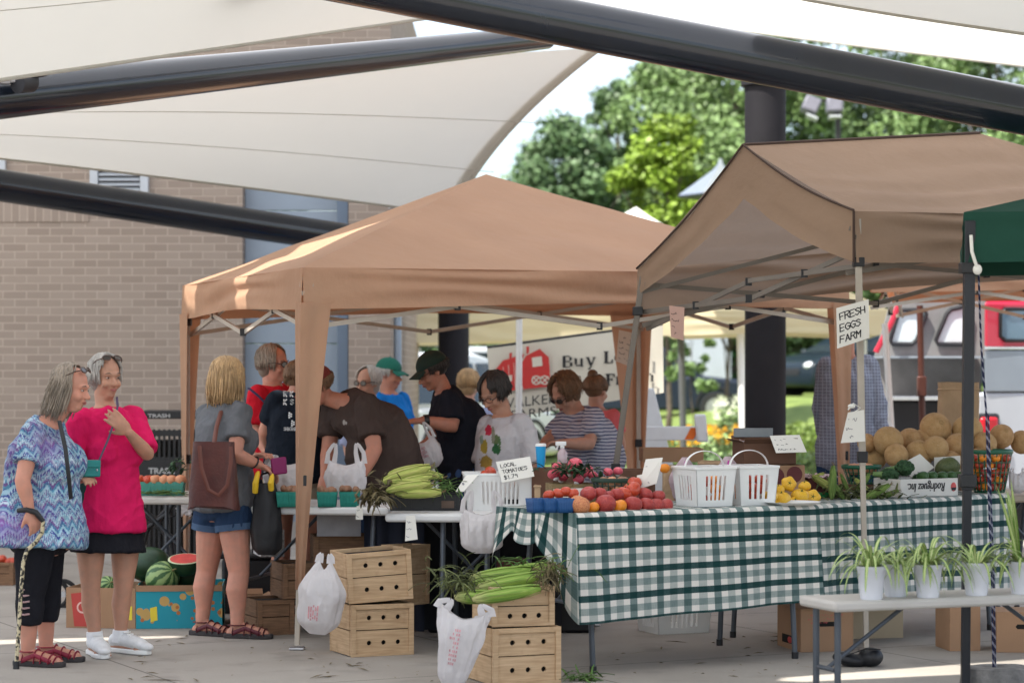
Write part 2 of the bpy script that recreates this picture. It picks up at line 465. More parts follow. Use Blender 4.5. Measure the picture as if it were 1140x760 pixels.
# clamp on first mast with its turnbuckle
m_steel = mat('galvanised steel', (.5,.5,.52), .35, .15, 20, metal=.9)
c = P(27,91,12.86)
mb = MB(); ax = (b-a).normalized()
mb.tube([c-ax*.05+Vector((0,0,-.0)), c+ax*.05], .06, 16); mb.box(c+Vector((.03,0,.03)), (.17,.06,.03), rotm(0,0,R(-12)))
mb.build('sail_clamp', mat('black iron', (.03,.03,.035), .5, .1), pA)
mb = MB(); mb.tube([P(-20,91,12.8), P(18,90,12.84)], .012, 8); mb.tube([P(2,90,12.83), P(12,90,12.83)], .022, 8); mb.build('turnbuckle', m_steel, pA)
m_sail = mat('cream sail cloth', (.70,.675,.62), .8, .04, 1.2, .05, 400, transl=.43, tcol=(.76,.73,.66))
m_seam = mat('sail seam', (.58,.55,.49), .8, .05, 3, transl=.3)
def lerp(a, b, t): return a+(b-a)*t
def bez(a, m, b, t): return a*(1-t)**2+m*(2*t*(1-t))+b*t*t
def sail(label, top, bot, nu=40, nv=20, sag=0.0, seams=(), hem=0.02, edge_r=False):
    """ruled cloth between two edge functions top(u), bot(u)"""
    th = thing('shade_sail', label, 'shade sail', bot(.5), 0, 'cream shade sails overhead')
    f = lambda u, v: lerp(top(u), bot(u), v)+Vector((0,0,-sag*math.sin(math.pi*u)*math.sin(math.pi*v)))
    mb = MB(); mb.grid(nu, nv, f); mb.build('cloth', m_sail, th, angle=180)
    mb = MB()
    for v in seams:
        mb.tube([f(i/30, v)+Vector((0,0,-.001)) for i in range(31)], .0028, 6)
    mb.tube([f(i/30, 1) for i in range(31)], .013, 8)
    if edge_r: mb.tube([f(1, i/30) for i in range(31)], .013, 8)
    mb.build('hem', m_seam, th)
    if edge_r:
        mb = MB(); mb.grid(40, 2, lambda u, v: f(1-.075*v, u)+Vector((0,-.006,-.006))); mb.build('edge_band', m_seam, th, angle=180)
    return th
# first sail (upper left): near edge overhead, far edge hung along the first mast
def s1_bot(u):
    return bez(P(-200,118,11.6), P(180,62,12.8), P(520,14,15.5), u)
def s1_top(u):
    return bez(Vector((-7,6,3.6)), Vector((-3,6,3.5)), Vector((-1.6,8,4.2)), u)
sail('cream shade sail filling the upper left corner above the first mast', s1_top, s1_bot, seams=(.55,.8), sag=.05)
# second sail: hangs behind the first mast down towards the brick wall
def s2_top(u): return lerp(P(-250,118,14.8), P(675,52,17.5), u)
def s2_bot(u): return bez(P(-250,150,17.6), P(120,186,18.6), P(507,239,20.0), u)
th = sail('big cream shade sail hanging between the first mast and the brick wall', s2_top, s2_bot, seams=(.42,.72), sag=-.05)
th2 = [k for k in COL.objects if k.parent == th]
# free right edge of the second sail, curved inwards
f2 = lambda v: bez(P(675,52,17.5), P(545,150,18.9), P(507,239,20.0), v)
mb = MB()
for k in th2: pass
mb.grid(40, 3, lambda u, v: f2(u)+(Vector((-.13,0,0.0)))*(v)+Vector((0,-.01,-.004)))
mb.build('edge_band', m_seam, th, angle=180)
cl = th2[0]
# pull the cloth's free edge on to the curve
me = cl.data; W = WM[th.name]
nv = 20; nu = 40
for i in range(nu+1):
    u = i/nu
    for j in range(nv+1):
        v = j/nv
        p = W @ me.vertices[i*(nv+1)+j].co
        q = lerp(s2_top(1), s2_bot(1), v); d = f2(v)-q
        me.vertices[i*(nv+1)+j].co = W.inverted() @ (p+d*(u**3))
mb = MB(); c = P(436,231,20.0); mb.tube([c, c+Vector((.12,.0,-.05))], .012, 8); mb.ell(c, .03); mb.build('corner_ring', m_steel, th)
# third sail (far right): rises away, its sunlit upper face towards us
def s3_bot(u): return bez(P(640,9,26), P(900,47,25), P(1300,92,24), u)
def s3_top(u): return bez(P(600,-140,38), P(900,-80,38), P(1300,-10,38), u)
sail('sunlit white shade sail beyond the right mast, rising away', s3_top, s3_bot, seams=(), sag=-.1)
def s4_bot(u): return bez(P(860,-8,13.2), P(1000,20,12.8), P(1300,58,12.0), u)
def s4_top(u): return bez(Vector((0.2,6,3.5)), Vector((3,6,3.4)), Vector((6,6,3.4)), u)
sail('cream shade sail in the upper right corner with grey hem', s4_top, s4_bot, seams=(), sag=.03)
# added unseen sheet stands in for overhead sails; slits cut for sun streaks
ZS = 5.2
def up(p, z=ZS):
    return Vector(p)+SUNV*((z-p[2])/SUNV.z)
def slit(p, q, w, w2=None):
    """lens shaped gap whose light falls on the line p-q"""
    a, b = up(p), up(q); d = (b-a); n = Vector((-d.y, d.x, 0)).normalized(); out = []
    w2 = w if w2 is None else w2
    for t in (0,.04,.3,.7,.96,1): out.append(lerp(a,b,t)-n*lerp(w,w2,t)/2*(0.1 if t in (0,1) else 1))
    for t in (1,.96,.7,.3,.04,0): out.append(lerp(a,b,t)+n*lerp(w,w2,t)/2*(0.1 if t in (0,1) else 1))
    return [Vector((k.x,k.y,ZS)) for k in out]
from mathutils.geometry import tessellate_polygon
outer = [Vector(k) for k in ((-8.5,5.5,ZS),(5.6,5.5,ZS),(5.6,16.0,ZS),(2.5,17.0,ZS),(-.6,18.6,ZS),(-1.3,20.85,ZS),(-8.5,20.85,ZS))]
holes = [slit(G(-60,716), G(203,708), .26, .1), slit(G(60,634), G(110,634), .22), slit(G(62,648), G(108,648), .22),
         slit(G(868,757), G(1230,735), .16, .5), slit(P(250,326,14.3), P(398,249,15.6), .15, 1.0), slit(P(206,334,16.0), P(290,290,16.0), .5, .12)]
polys = [outer]+holes; flat = [k for pl in polys for k in pl]
tris = tessellate_polygon(polys)
mb = MB(); mb.add(flat, [tuple(x) for x in tris])
th = tag(mb.build('shade_sail', mat('unseen shade sheet', (.80,.81,.83), .8, .04, 1.2, transl=.52, tcol=(.80,.82,.86)), smooth=False), 'added unseen sheet standing in for upper sails, shading the stalls', 'shade sail', 'cream shade sails overhead')
# columns
def column(label, px, pyb, dia, Y, top):
    c = P(px,0,Y); th = thing('steel_column', label, 'column', (c.x,Y,0), 0, 'round charcoal columns')
    mb = MB(); mb.tube([(c.x,Y,.02),(c.x,Y,top)], dia/2, 36); mb.build('shaft', m_col, th)
    mb = MB(); mb.lathe([(dia/2+.14,0),(dia/2+.14,.025),(dia/2+.02,.03),(dia/2+.012,.05)], 30, (c.x,Y,0)); mb.build('base_plate', m_col, th)
    mb = MB(); mb.lathe([(dia/2-.01,top),(dia/2+.03,top+.004),(dia/2+.03,top+.05),(.05,top+.09)], 30, (c.x,Y,0)); mb.build('cap', m_col, th)
column('thick charcoal column between the two tan canopies', 852, 0, .325, 19.2, 3.75)
column('charcoal column behind the man in the black cap', 505, 0, .30, 23.5, 3.0)
# ---------------------------------------------------------------- canopies
m_tan = mat('tan canopy cloth', (.45,.275,.175), .85, .07, 1.6, .6, 5, transl=.28, tcol=(.55,.22,.11), bdist=.035)
m_tan2 = mat('brown canopy cloth', (.34,.225,.15), .85, .08, 1.6, .6, 5, transl=.28, tcol=(.40,.33,.28), bdist=.035)
m_cream = mat('cream canopy cloth', (.66,.58,.40), .85, .05, 2.5, transl=.35, tcol=(.7,.6,.38))
m_white = mat('white canopy cloth', (.8,.8,.8), .85, .03, 2.5, transl=.3)
m_green = mat('green canopy cloth', (.003,.048,.030), .8, .08, 3, .4, 8, transl=.06)
m_alu = mat('beige frame metal', (.42,.37,.31), .5, .08, 8, metal=.15)
m_alu_shade = mat('shaded frame metal', (.17,.145,.12), .5, .08, 8, metal=.1)  # darker copy of the beige frame metal, shade put into its colour
m_rust = mat('bronze frame metal', (.085,.03,.022), .45, .08, 8, metal=.2)
m_whitef = mat('white frame metal', (.72,.72,.70), .45, .04, 8)
m_blackf = mat('black frame metal', (.012,.013,.018), .4, .1, 8)
m_blkpl = mat('black plastic', (.015,.015,.017), .45, .1, 10)
m_trim = mat('dark seam binding', (.06,.035,.025), .8, .1)
def wav(p, amp, s=3.0): return amp*nz((p[0]*s, p[1]*s, p[2]*s+3.3))
def canopy(label, c, ez, peak, m_c, m_f, val=.24, legs=(1,1,1,1), lean=None, leg_w=.035, curtains=False, truss=True, gable=None, sag=.05, ezs=None, feet=True, cat='canopy'):
    """c: four ground corners FL FR BR BL"""
    c = [Vector((*k,0)) for k in c]; ez4 = ezs or [ez]*4
    mid = (c[0]+c[1]+c[2]+c[3])/4
    th = thing('market_canopy', label, cat, (mid.x, mid.y, 0), 0)
    e = [c[i]+Vector((0,0,ez4[i])) for i in range(4)]
    out = lambda p: (p-Vector((peak[0],peak[1],p.z))).normalized()
    mb = MB(); N = 40
    for i in range(4):
        a, b = e[i], e[(i+1)%4]
        if gable and i == 3:
            continue
        pk0 = Vector(peak)
        def fn(u, v, a=a, b=b, i=i):
            s = lerp(a, b, u)
            top = Vector(peak)
            if gable:
                ap = Vector(gable)
                if i == 0: top = lerp(ap, Vector(peak), min(1, u/.5)) if u < .5 else Vector(peak)
                if i == 2: top = Vector(peak) if u < .5 else lerp(Vector(peak), ap, (u-.5)/.5)
            p = lerp(s, top, v)
            p.z -= sag*math.sin(math.pi*min(1,v*1.0))*(math.sin(math.pi*u)*.8+.2) + wav(p, .012, 2.2)*math.sin(math.pi*v)
            p.z += (.020 if gable else .010)*math.sin(v*(24 if gable else 15)+4*nz((u*3,v*2,i)))*math.sin(math.pi*u)*(1-v)**.6*min(1,v*6)
            return p
        mb.grid(N, N, fn)
    roof = mb.build('roof', m_c, th, angle=60)
    mb = MB()
    for i in range(4):
        if gable and i == 3: continue
        a, b = e[i], e[(i+1)%4]; o = ((a+b)/2-Vector((peak[0],peak[1],0))); o.z = 0; o.normalize()
        v4 = val
        def fn(u, v, a=a, b=b, o=o):
            s = lerp(a, b, u); k = math.sin(math.pi*u)
            p = s+Vector((0,0,-v4*v))+o*(.012*v+.02*k*v*nz((u*7+i*9, v*2, i))+(.028 if gable else .013)*k*math.sin(v*9+5*nz((u*2.5,v*1.5,i+4))))
            p.z += -.02*k*(1-v)*0 + .03*k*k*v
            return p
        mb.grid(40, 16, fn)
    mb.build('valance', m_c, th, angle=180)
    if gable:
        ap = Vector(gable); a, b = e[0], e[3]
        mb = MB()
        lowA = a+Vector((0,0,-val)); lowB = b+Vector((0,0,-val*.55)); inn = ap+Vector((0,0,-.30))+(mid-c[0]).normalized()*0
        def side(s0, low):
            def fn(u, v):
                t = lerp(s0, ap, u); bt = lerp(low, inn, u)
                p = lerp(t, bt, v); sg = -.04*math.sin(math.pi*u)
                p.z += sg; p += Vector((-.015*nz((u*5,v*3,1)),.0,0)); return p
            return fn
        mb.grid(20, 6, side(a, lowA)); mb.grid(20, 6, side(b, lowB))
        mb.build('gable', m_c, th, angle=180)
        mb = MB()
        for s0 in (a, b): mb.tube([lerp(s0,ap,k/16)+Vector((-.006,-.006,-.04*math.sin(math.pi*k/16)+.004)) for k in range(17)], .007, 6)
        mb.tube([a+Vector((-.006,-.008,0)), lowA+Vector((-.006,-.008,0))], .007, 6)
        mb.tube([lerp(ap, Vector(peak), k/12)+Vector((0,0,.004-.0*math.sin(k))) for k in range(13)], .009, 6)
        mb.build('seam_binding', m_trim, th)
    # legs
    ft = lean or [c[i] for i in range(4)]
    for i in range(4):
        if not legs[i]: continue
        foot = Vector((*ft[i][:2], 0)); top = e[i]+Vector((0,0,-.04)); inw = (mid-c[i]); inw.z = 0; inw.normalize()
        io = .07 if curtains and i == 0 else .03; top = top+inw*io; foot2 = foot+inw*.03
        mb = MB(); m_ = lerp(foot2, top, .45)
        mb.bar(foot2+Vector((0,0,.02)), m_, leg_w*.8, up=(0,1,0)); mb.bar(m_-(top-foot2)*.02, top, leg_w, up=(0,1,0))
        lg = mb.build('leg', m_alu if gable and i == 0 else m_f, th, smooth=False, bevel=.004)  # front gable leg stays lit beige; the others carry shade in their colour
        mb = MB(); mb.box(m_, (leg_w*1.5,leg_w*1.5,.06)); mb.build('bracket', m_blkpl, lg, bevel=.004); mb = MB(); mb.box(lerp(foot2,top,.9), (leg_w*1.7,leg_w*1.7,.05)); mb.build('slider', m_blkpl, lg, bevel=.004)
        if feet:
            mb = MB(); mb.box(foot2+Vector((0,0,.008)), (.08,.08,.012)); mb.build('foot', m_steel, lg, bevel=.003)
        if curtains and i in curtains:
            # wrap of cloth round the leg, wide at the top
            a1 = (c[(i+1)%4]-c[i]).normalized(); a2 = (c[(i-1)%4]-c[i]).normalized(); cc = c[i]+Vector((0,0,ez4[i]-val*.85))
            mb = MB(); low = lerp(foot2, top, .16 if i == 0 else .10)
            def wd(t): return .05+.155*(1-t)**1.3
            for ax in (a1, a2):
                k = (1.0 if ax is a1 else .62)*(1.5 if i in (1,2) else 1.3 if i == 3 else 1)
                mb.grid(8, 26, lambda u, v: lerp(cc, low, v)-(a1+a2)*.02+ax*(wd(v)*k*u)+Vector((0,-.008*math.sin(u*9+v*3),0)))
            mb.build('leg_curtain', m_c, th, angle=180)
    if truss:
        zt = [e[i]+Vector((0,0,-.09)) for i in range(4)]
        for i in range(4):
            a, b = zt[i], zt[(i+1)%4]; dn = Vector((0,0,-.24)); mb = MB()
            if gable and i == 3: a, b, dn = a+Vector((0,0,-.16)), b+Vector((0,0,-.10)), Vector((0,0,-.10))
            q = lerp(a, b, .5)
            inw = (mid-q); inw.z = 0; inw = inw.normalized()*.04
            for s0, s1 in ((a, q), (q, b)):
                mb.bar(s0+inw, s1+dn+inw, .016, .026); mb.bar(s0+dn+inw*1.5, s1+inw*1.5, .016, .026)
            tb = mb.build('truss', m_f, th, smooth=False)
            for q2, dz in ((lerp(a,b,.25), dn.z/2), (lerp(a,b,.75), dn.z/2), (q, -.005), (q, dn.z)):
                mb = MB(); mb.box(q2+Vector((0,0,dz))+inw*1.2, (.035,.035,.045)); mb.build('joint', m_blkpl, tb)
        mb = MB()
        pc = Vector((peak[0], peak[1], peak[2]-.06))
        for i in range(4): mb.bar(zt[i]+Vector((0,0,-.05)), pc+Vector((0,0,-.35)), .018, .024)
        mb.bar(pc+Vector((0,0,-.6)), pc, .03); mb.build('roof_strut', m_f, th, smooth=False)
    return th
T1 = [(-1.13,13.1),(2.22,16.0),(.98,18.6),(-2.2,16.2)]
canopy('large tan canopy with cloth wrapped legs, shading the crowd of shoppers', T1, 2.06, (-.17,15.9,2.79), m_tan, m_alu, val=.225, curtains=(0,1,2,3), lean=[(-1.17,13.05),(2.22,16.0),(.98,18.6),(-2.2,16.2)], sag=.03, ezs=[2.06,2.14,2.15,2.07])
T2 = [(1.83,12.95),(4.73,13.95),(3.63,15.3),(.74,14.3)]
canopy('brown canopy with a peaked open gable over the checkered table', T2, 2.35, (2.72,14.1,2.88), m_tan2, m_alu_shade, val=.275, ezs=[2.354,2.36,2.38,2.10], gable=(1.30,13.6,2.765), lean=[(1.88,12.97),(4.73,13.95),(3.63,15.3),(.45,14.3)], sag=.06)
T3 = [(2.105,11.3),(5.0,10.8),(5.3,12.4),(2.42,12.9)]
t3th = canopy('dark green canopy on black poles at the right edge', T3, 2.24, (3.7,11.9,2.62), m_green, m_blackf, val=.235, lean=[(2.085,11.3),(5.0,10.8),(5.3,12.4),(2.42,12.9)], legs=(1,1,1,0), leg_w=.05, truss=False)
T4 = [(2.55,17.2),(5.7,17.9),(5.4,20.6),(3.15,19.9)]
canopy('second tan canopy with orange lit lining behind the melon table', T4, 2.28, (4.1,18.9,2.85), m_tan, m_alu, val=.22, legs=(0,1,1,0), curtains=())
YA = 27.0
q = lambda px, Y=YA: (px-CX)*Y/F
canopy('cream canopy in the background with white legs behind the black capped man', [(q(441,26.6),26.6),(q(690,28),28.0),(q(655,31),31.0),(q(462,29.6),29.6)], 2.15, (q(565,28.6),28.6,3.0), m_cream, m_whitef, val=.34, truss=False, legs=(1,0,1,1))
canopy('cream canopy in the background left of the grey truck', [(q(735,27.5),27.5),(q(992,27),27.0),(q(965,30),30.0),(q(752,30.5),30.5)], 2.17, (q(860,28.8),28.8,2.9), m_cream, m_whitef, val=.27, truss=False, legs=(0,0,1,0), lean=[(q(735,27.5),27.5),(q(1003,27),27.0),(q(965,30),30.0),(q(752,30.5),30.5)])
canopy('white peaked canopy showing above the tan roof', [(q(655,33),33),(q(752,33),33),(q(744,35),35),(q(661,35),35)], 3.40, (q(708,34),34,3.80), m_white, m_whitef, val=.25, truss=False, legs=(1,0,0,1))
mb = MB(); mb.tube([P(826,371,27.8), P(826,500,27.8)], .024, 10); mb.tube([P(577,360,26.9), P(577,500,26.9)], .03, 10)
def pole(label, a, b, r, m, name='canopy_pole'):
    th = thing(name, label, 'pole', (b.x,b.y,0)); mb = MB(); mb.tube([a, Vector((b.x,b.y,.02))], r, 12); mb.build('shaft', m, th)
    mb = MB(); mb.box((b.x,b.y,.012), (.1,.1,.02)); mb.build('foot', m, th, bevel=.004); return th
pole('white canopy pole in front of the barn banner', P(578,352,19.6), P(577,500,19.6), .026, m_whitef)
pole('white slanting canopy pole in front of the grey truck', P(985,360,20.0), P(1001,482,20.0), .026, m_whitef)
pole('white canopy pole left of the thick charcoal column', P(824,362,27.6), P(829,480,27.6), .045, m_whitef)
pole('dark red bronze canopy pole in front of the grey truck', P(1024,340,20.2), P(1030,460,20.2), .027, m_rust)
# small clamp block half way down the bronze pole
mb = MB(); mb.box(P(1026,430,20.18), (.075,.07,.17)); mb.build('slider_bracket', m_rust, [o for o in COL.objects if o.get('label','').startswith('dark red bronze')][0], bevel=.01)
pole('slim grey sign post in front of the dark parked car', P(758,372,30), P(762,480,30), .042, mat('grey post', (.10,.105,.11), .5, .05), 'sign_post')

# ---------------------------------------------------------------- tables
m_tabw = mat('white table plastic', (.66,.66,.65), .5, .05, 4, .05, 200)
m_tabg = mat('pale beige table plastic', (.50,.47,.43), .55, .06, 4, .05, 200)
m_legm = mat('dark grey table leg', (.075,.085,.10), .4, .1, 6, metal=.3)
def table(label, a, b, depth, zt, m_t, name='folding_table', bent=True, braces=True, inset=.12):
    """a,b: front edge end points (xy) left to right; goes back from there"""
    a, b = Vector((*a,0)), Vector((*b,0)); d = (b-a).normalized(); n = Vector((-d.y, d.x, 0))
    th = thing(name, label, 'table', (a+b)/2+n*depth/2)
    L = (b-a).length
    mb = MB(); mb.obox(a+Vector((0,0,zt-.045)), d*L, n*depth, Vector((0,0,.045))); mb.build('tabletop', m_t, th, bevel=.014)
    for s in (0, 1):
        for k in (0, 1):
            p = a+d*(inset if s == 0 else L-inset)+n*(.07 if k == 0 else depth-.07)
            sp = -1 if s == 0 else 1; out = n*(-.07 if k == 0 else .07)
            mb = MB(); zt2 = zt-.045
            pts = [p+Vector((0,0,zt2))+n*(.05 if k == 0 else -.05), p+Vector((0,0,zt*.55)), p+Vector((0,0,zt*.3))+out*.35, p+Vector((0,0,.0))+out*.6] if bent else [p+Vector((0,0,zt2)), p]
            mb.tube(pts, .0145, 12); lg = mb.build('leg', m_legm, th)
            mb = MB(); e = pts[-1]; mb.tube([e, e+Vector((0,0,.035))], .018, 10); mb.build('leg_tip', m_blkpl, lg)
        p0 = a+d*(inset if s == 0 else L-inset)+n*.09; p1 = p0+n*(depth-.18)
        mb = MB(); mb.tube([p0+Vector((0,0,zt*.42)), p1+Vector((0,0,zt*.42))], .011, 8); mb.tube([(p0+p1)/2+Vector((0,0,zt*.42)), (p0+p1)/2+d*(.38 if s == 0 else -.38)+Vector((0,0,zt-.05))], .010, 8)
        mb.build('leg_brace', m_legm, th)
    return th, a, b, d, n
table('folding table under the checkered cloth holding tomatoes and white baskets', (.33,11.99), (1.58,12.70), .75, .79, m_tabw, inset=.10)
table('folding table under the checkered cloth holding melons and the upside down box', (1.68,13.03), (2.88,14.13), .8, .78, m_tabw)
_, wa, wb, wd, wn = table('white folding table holding the corn ears and white slotted basket', (q(428,12.9),12.95), (q(603,12.9),12.88), .8, .74, m_tabw, inset=.3)
table('white folding table with teal quart baskets behind the black tote', (q(240,13.6),13.7), (q(433,13.45),13.5), .8, .74, m_tabw)
table('folding table at far left holding green quart baskets beside the tan canopy leg', (q(118,14.6),14.7), (q(216,14.6),14.6), .8, .74, m_tabg, bent=False)
table('pale low table in the right foreground holding the spider plants', (P(930,0,10.3).x,10.3), (P(1230,0,10.8).x,10.8), .33, .52, m_tabg, bent=False, inset=.05)
table('bare wooden topped table at right behind the checkered cloth', (q(1111,13.9),14.3), (q(1240,14.2),14.6), .7, .765, mat('tan table edge', (.40,.33,.25), .6, .1))

# ---------------------------------------------------------------- checkered cloths
m_ging, t = raw('green checkered cotton', .9, .1)
uv = t.coord('UV'); x, y, z = t.sep(uv)
def band(t, a, per, off):
    f = t.math('FRACT', t.math('ADD', t.math('DIVIDE', a, per), off))
    dark = t.math('LESS_THAN', f, .26)
    lt = t.math('MULTIPLY', t.math('GREATER_THAN', f, .50), t.math('LESS_THAN', f, .77))
    return dark, lt
dv, lv = band(t, y, .146, .03); du, lu = band(t, x, .166, .2)
aw = t.math('ADD', t.math('MULTIPLY', dv, .80), t.math('MULTIPLY', lv, .36))
bw = t.math('ADD', t.math('MULTIPLY', du, .55), t.math('MULTIPLY', lu, .28))
inv = t.math('MULTIPLY', t.math('SUBTRACT', 1.0, aw), t.math('SUBTRACT', 1.0, bw))
g = t.math('SUBTRACT', 1.0, inv)
thread = t.math('MULTIPLY', t.math('SUBTRACT', t.noise(t.comb(t.math('MULTIPLY', x, 20.0), t.math('MULTIPLY', y, 600.0), 0.0), 1, 2), .5), .22)
thread2 = t.math('MULTIPLY', t.math('SUBTRACT', t.noise(t.comb(t.math('MULTIPLY', x, 600.0), t.math('MULTIPLY', y, 20.0), 0.0), 1, 2), .5), .22)
g = t.math('ADD', g, t.math('ADD', thread, thread2))
t.base(t.ramp(g, [(0,(.76,.72,.66)),(.38,(.30,.35,.33)),(.62,(.12,.18,.175)),(.86,(.005,.04,.04))]))
t.bump(t.noise(uv, 500, 2), .1, .002)
trb = t.n.new('ShaderNodeBsdfTranslucent'); trb.inputs[0].default_value = (.4,.45,.42,1)
msh = t.n.new('ShaderNodeMixShader'); msh.inputs[0].default_value = .08
t.l.new(t.b.outputs[0], msh.inputs[1]); t.l.new(trb.outputs[0], msh.inputs[2]); t.l.new(msh.outputs[0], t.n['Material Output'].inputs[0])
def cloth(label, a, b, depth, zt, hang, uoff=0, left_end=False, phase=0, top_fade=1):
    a, b = Vector((*a,0)), Vector((*b,0)); d = (b-a).normalized(); n = Vector((-d.y, d.x, 0)); L = (b-a).length
    mb = MB(); Hm = .62
    # front drop and the top in one sheet: v 0..1 = hem .. back edge
    tot = Hm+depth
    def fn(u, v):
        s = v*tot; hg = hang(u)
        if s < Hm:
            k = 1-s/Hm                      # 1 at hem
            fold = (.020+.012*(phase > 0))*k*(math.sin(u*L*9+phase+1.3*nz((u*4,0,phase)))+.5*nz((u*9,1,phase)))
            p = a+d*(u*L)-n*(.012+.05*k**.8*.6+fold)
            return Vector((p.x, p.y, zt+.008-hg*k))
        w = s-Hm; rr = min(1, w/.02)
        p = a+d*(u*L)-n*.012*(1-rr)+n*w
        return Vector((p.x, p.y, zt+.008+.006*nz((u*L*3, w*4, 2+phase))*rr+.002))
    mb.grid(90, 60, fn, lambda u, v: (u*L+uoff, v*tot+.02))
    if left_end:
        def fe(u, v):   # u along the end (0 front .. 1 back), v 0 top .. 1 hem
            k = v; p = a+n*(u*depth)-d*(.006+.05*k*(.5+.5*math.sin(u*22)))
            h = lerp(.545, .15, min(1, u/.42)**.8)+.03*math.sin(u*14)*min(1,u*3)+.12*max(0, (u-.8)/.2)
            q_ = fn(0, (1-k)*Hm/tot); bl_ = max(0, 1-u/.22)**1.6
            r_ = Vector((p.x, p.y, zt+.008-h*k)); return r_.lerp(q_, bl_)
        mb.grid(40, 14, fe, lambda u, v: (-v*.25+uoff, Hm+.02+u*depth))
    return tag(mb.build('tablecloth', m_ging, angle=180), label, 'tablecloth')
cloth('green and white checkered cloth draped to the left with a loose corner, under the tomatoes', (.31,11.965), (1.6,12.70), .78, .79, lambda u: .545-.05*u, 0, True, 0)
cloth('green and white checkered cloth under the cantaloupes and the upside down box', (1.60,12.92), (2.885,14.11), .84, .78, lambda u: .54+.02*u, .31, False, 2.0)

# ---------------------------------------------------------------- wooden crates
m_wood, t = raw('pale crate wood', .75, .2)
o = t.coord(); mpn = t.n.new('ShaderNodeMapping'); mpn.inputs['Scale'].default_value = (3,3,40); t.l.new(o, mpn.inputs[0])
wd_ = t.mix(t.math('MULTIPLY', t.noise(o, 5, 4), .5), t.ramp(t.noise(mpn.outputs[0], 2.2, 5), [(.3,(.42,.27,.15)),(.7,(.64,.45,.28))]), (.52,.37,.22))
t.base(t.mix(t.math('MULTIPLY', t.ramp(t.noise(o, 13, 5), [(.55,(0,0,0)),(.75,(1,1,1))]), .45), wd_, (.27,.15,.07)))
t.bump(t.noise(mpn.outputs[0], 6, 4), .2, .003)
m_woodd = mat('brown crate wood', (.20,.11,.06), .8, .25, 6, .2, 60, stretch=(2,2,20))
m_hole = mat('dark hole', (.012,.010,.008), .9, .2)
def crate(label, loc, rz, w=.353, dpt=.345, h=.272, holes=2, tilt=0, m=None, group='wooden produce crates', name='wooden_crate', yaw=0):
    m = m or m_wood
    th = thing(name, label, 'crate', loc, 0, group)
    M = Matrix.Translation(Vector(loc)) @ Matrix.Rotation(rz,4,'Z') @ Matrix.Rotation(tilt,4,'Y') @ Matrix.Rotation(yaw,4,'X')
    T = .012
    def bx(mb, c, s): 
        b = MB(); b.box(c, s); mb.add([M @ Vector(p) for p in b.v], b.f)
    hh = h/2
    # two boards per face with a gap; front face at local y=0, x from 0..w
    for nm, face in (('front_board',0),('back_board',1),('left_board',2),('right_board',3)):
        for k in (0,1):
            zc = hh*k+hh/2+.002; mb = MB(); hb = hh-.005
            if face < 2:
                y0 = .018 if face == 0 else dpt-.018
                if holes and face == 0:
                    # board pierced by three round holes
                    outer = [Vector((0,0,0)), Vector((w-.004,0,0)), Vector((w-.004,hb,0)), Vector((0,hb,0))]
                    hs = []
                    if k < holes:
                        for fx in (.29,.52,.75): hs.append([Vector((w*fx+.0128*math.cos(-2*math.pi*j/16), hb*(.5 if k == 0 else .47)+.0128*math.sin(-2*math.pi*j/16),0)) for j in range(16)])
                    flat = outer+[p for q_ in hs for p in q_]
                    tr = tessellate_polygon([outer]+hs)
                    v3 = [M @ Vector((p.x+.002, y0-T/2, p.y+zc-hb/2)) for p in flat]; v4 = [M @ Vector((p.x+.002, y0+T/2, p.y+zc-hb/2)) for p in flat]
                    nf = len(flat)
                    mb.add(v3+v4, [tuple(x_) for x_ in tr]+[tuple(i_+nf for i_ in x_[::-1]) for x_ in tr])
                    loops = [list(range(4))]+[list(range(4+16*i_, 20+16*i_)) for i_ in range(len(hs))]
                    mb.add(v3+v4, [(lp[i_], lp[(i_+1)%len(lp)], nf+lp[(i_+1)%len(lp)], nf+lp[i_]) for lp in loops for i_ in range(len(lp))])
                else: bx(mb, (w/2, y0, zc), (w-.004, T, hb))
            else:
                x0 = -.002+T/2 if face == 2 else w+.002-T/2
                bx(mb, (x0, dpt/2, zc), (T, dpt-.05, hb))
            mb.build(nm, m, th, smooth=False, bevel=.0015)
    for s_ in (0,1):
        mb = MB(); yb = .006 if s_ == 0 else dpt-.006
        for x0 in (.014, w-.014): bx(mb, (x0, yb, h/2), (.028, .012, h))
        bx(mb, (w/2, yb-.002, h-.012), (w-.05, .012, .024)); bx(mb, (w/2,yb,.008),(w-.05,.010,.016))
        mb.build('frame_batten', m, th, smooth=False, bevel=.0015)
    mb = MB(); bx(mb, (w/2, dpt/2, .008), (w-.03, dpt-.06, .01)); mb.build('bottom', m, th, smooth=False)
    mb = MB(); bx(mb, (w/2, dpt/2, h*.5), (w-.04, dpt-.075, h*.85)); mb.build('dark_fill', m_hole, th, smooth=False)  # near-black block filling the crate behind its boards
    return th
RZ = R(23.4)
c1 = crate('bottom wooden crate of the left stack, with two rows of round holes', P(391,413+H0-H0,12.72).xy.to_3d(), RZ)
crate('tilted top wooden crate of the left stack, with a plastic bag hung on it', Vector((-.855,12.735,.277)), R(19), tilt=R(-3.2), h=.262)
crate('small wooden crate lying on its side behind the left crate stack', Vector((-.60,13.22,.22)), R(62), w=.3, dpt=.14, h=.33, holes=0, tilt=R(2))
crate('bottom wooden crate of the right stack under the green corn', P(549,0,11.55).xy.to_3d(), R(22))
c4 = crate('shallow orange toned wooden crate on top of the right stack, heaped with green corn', Vector((P(548,0,11.6).x,11.6,.276)), R(17), h=.19, w=.315, holes=1)
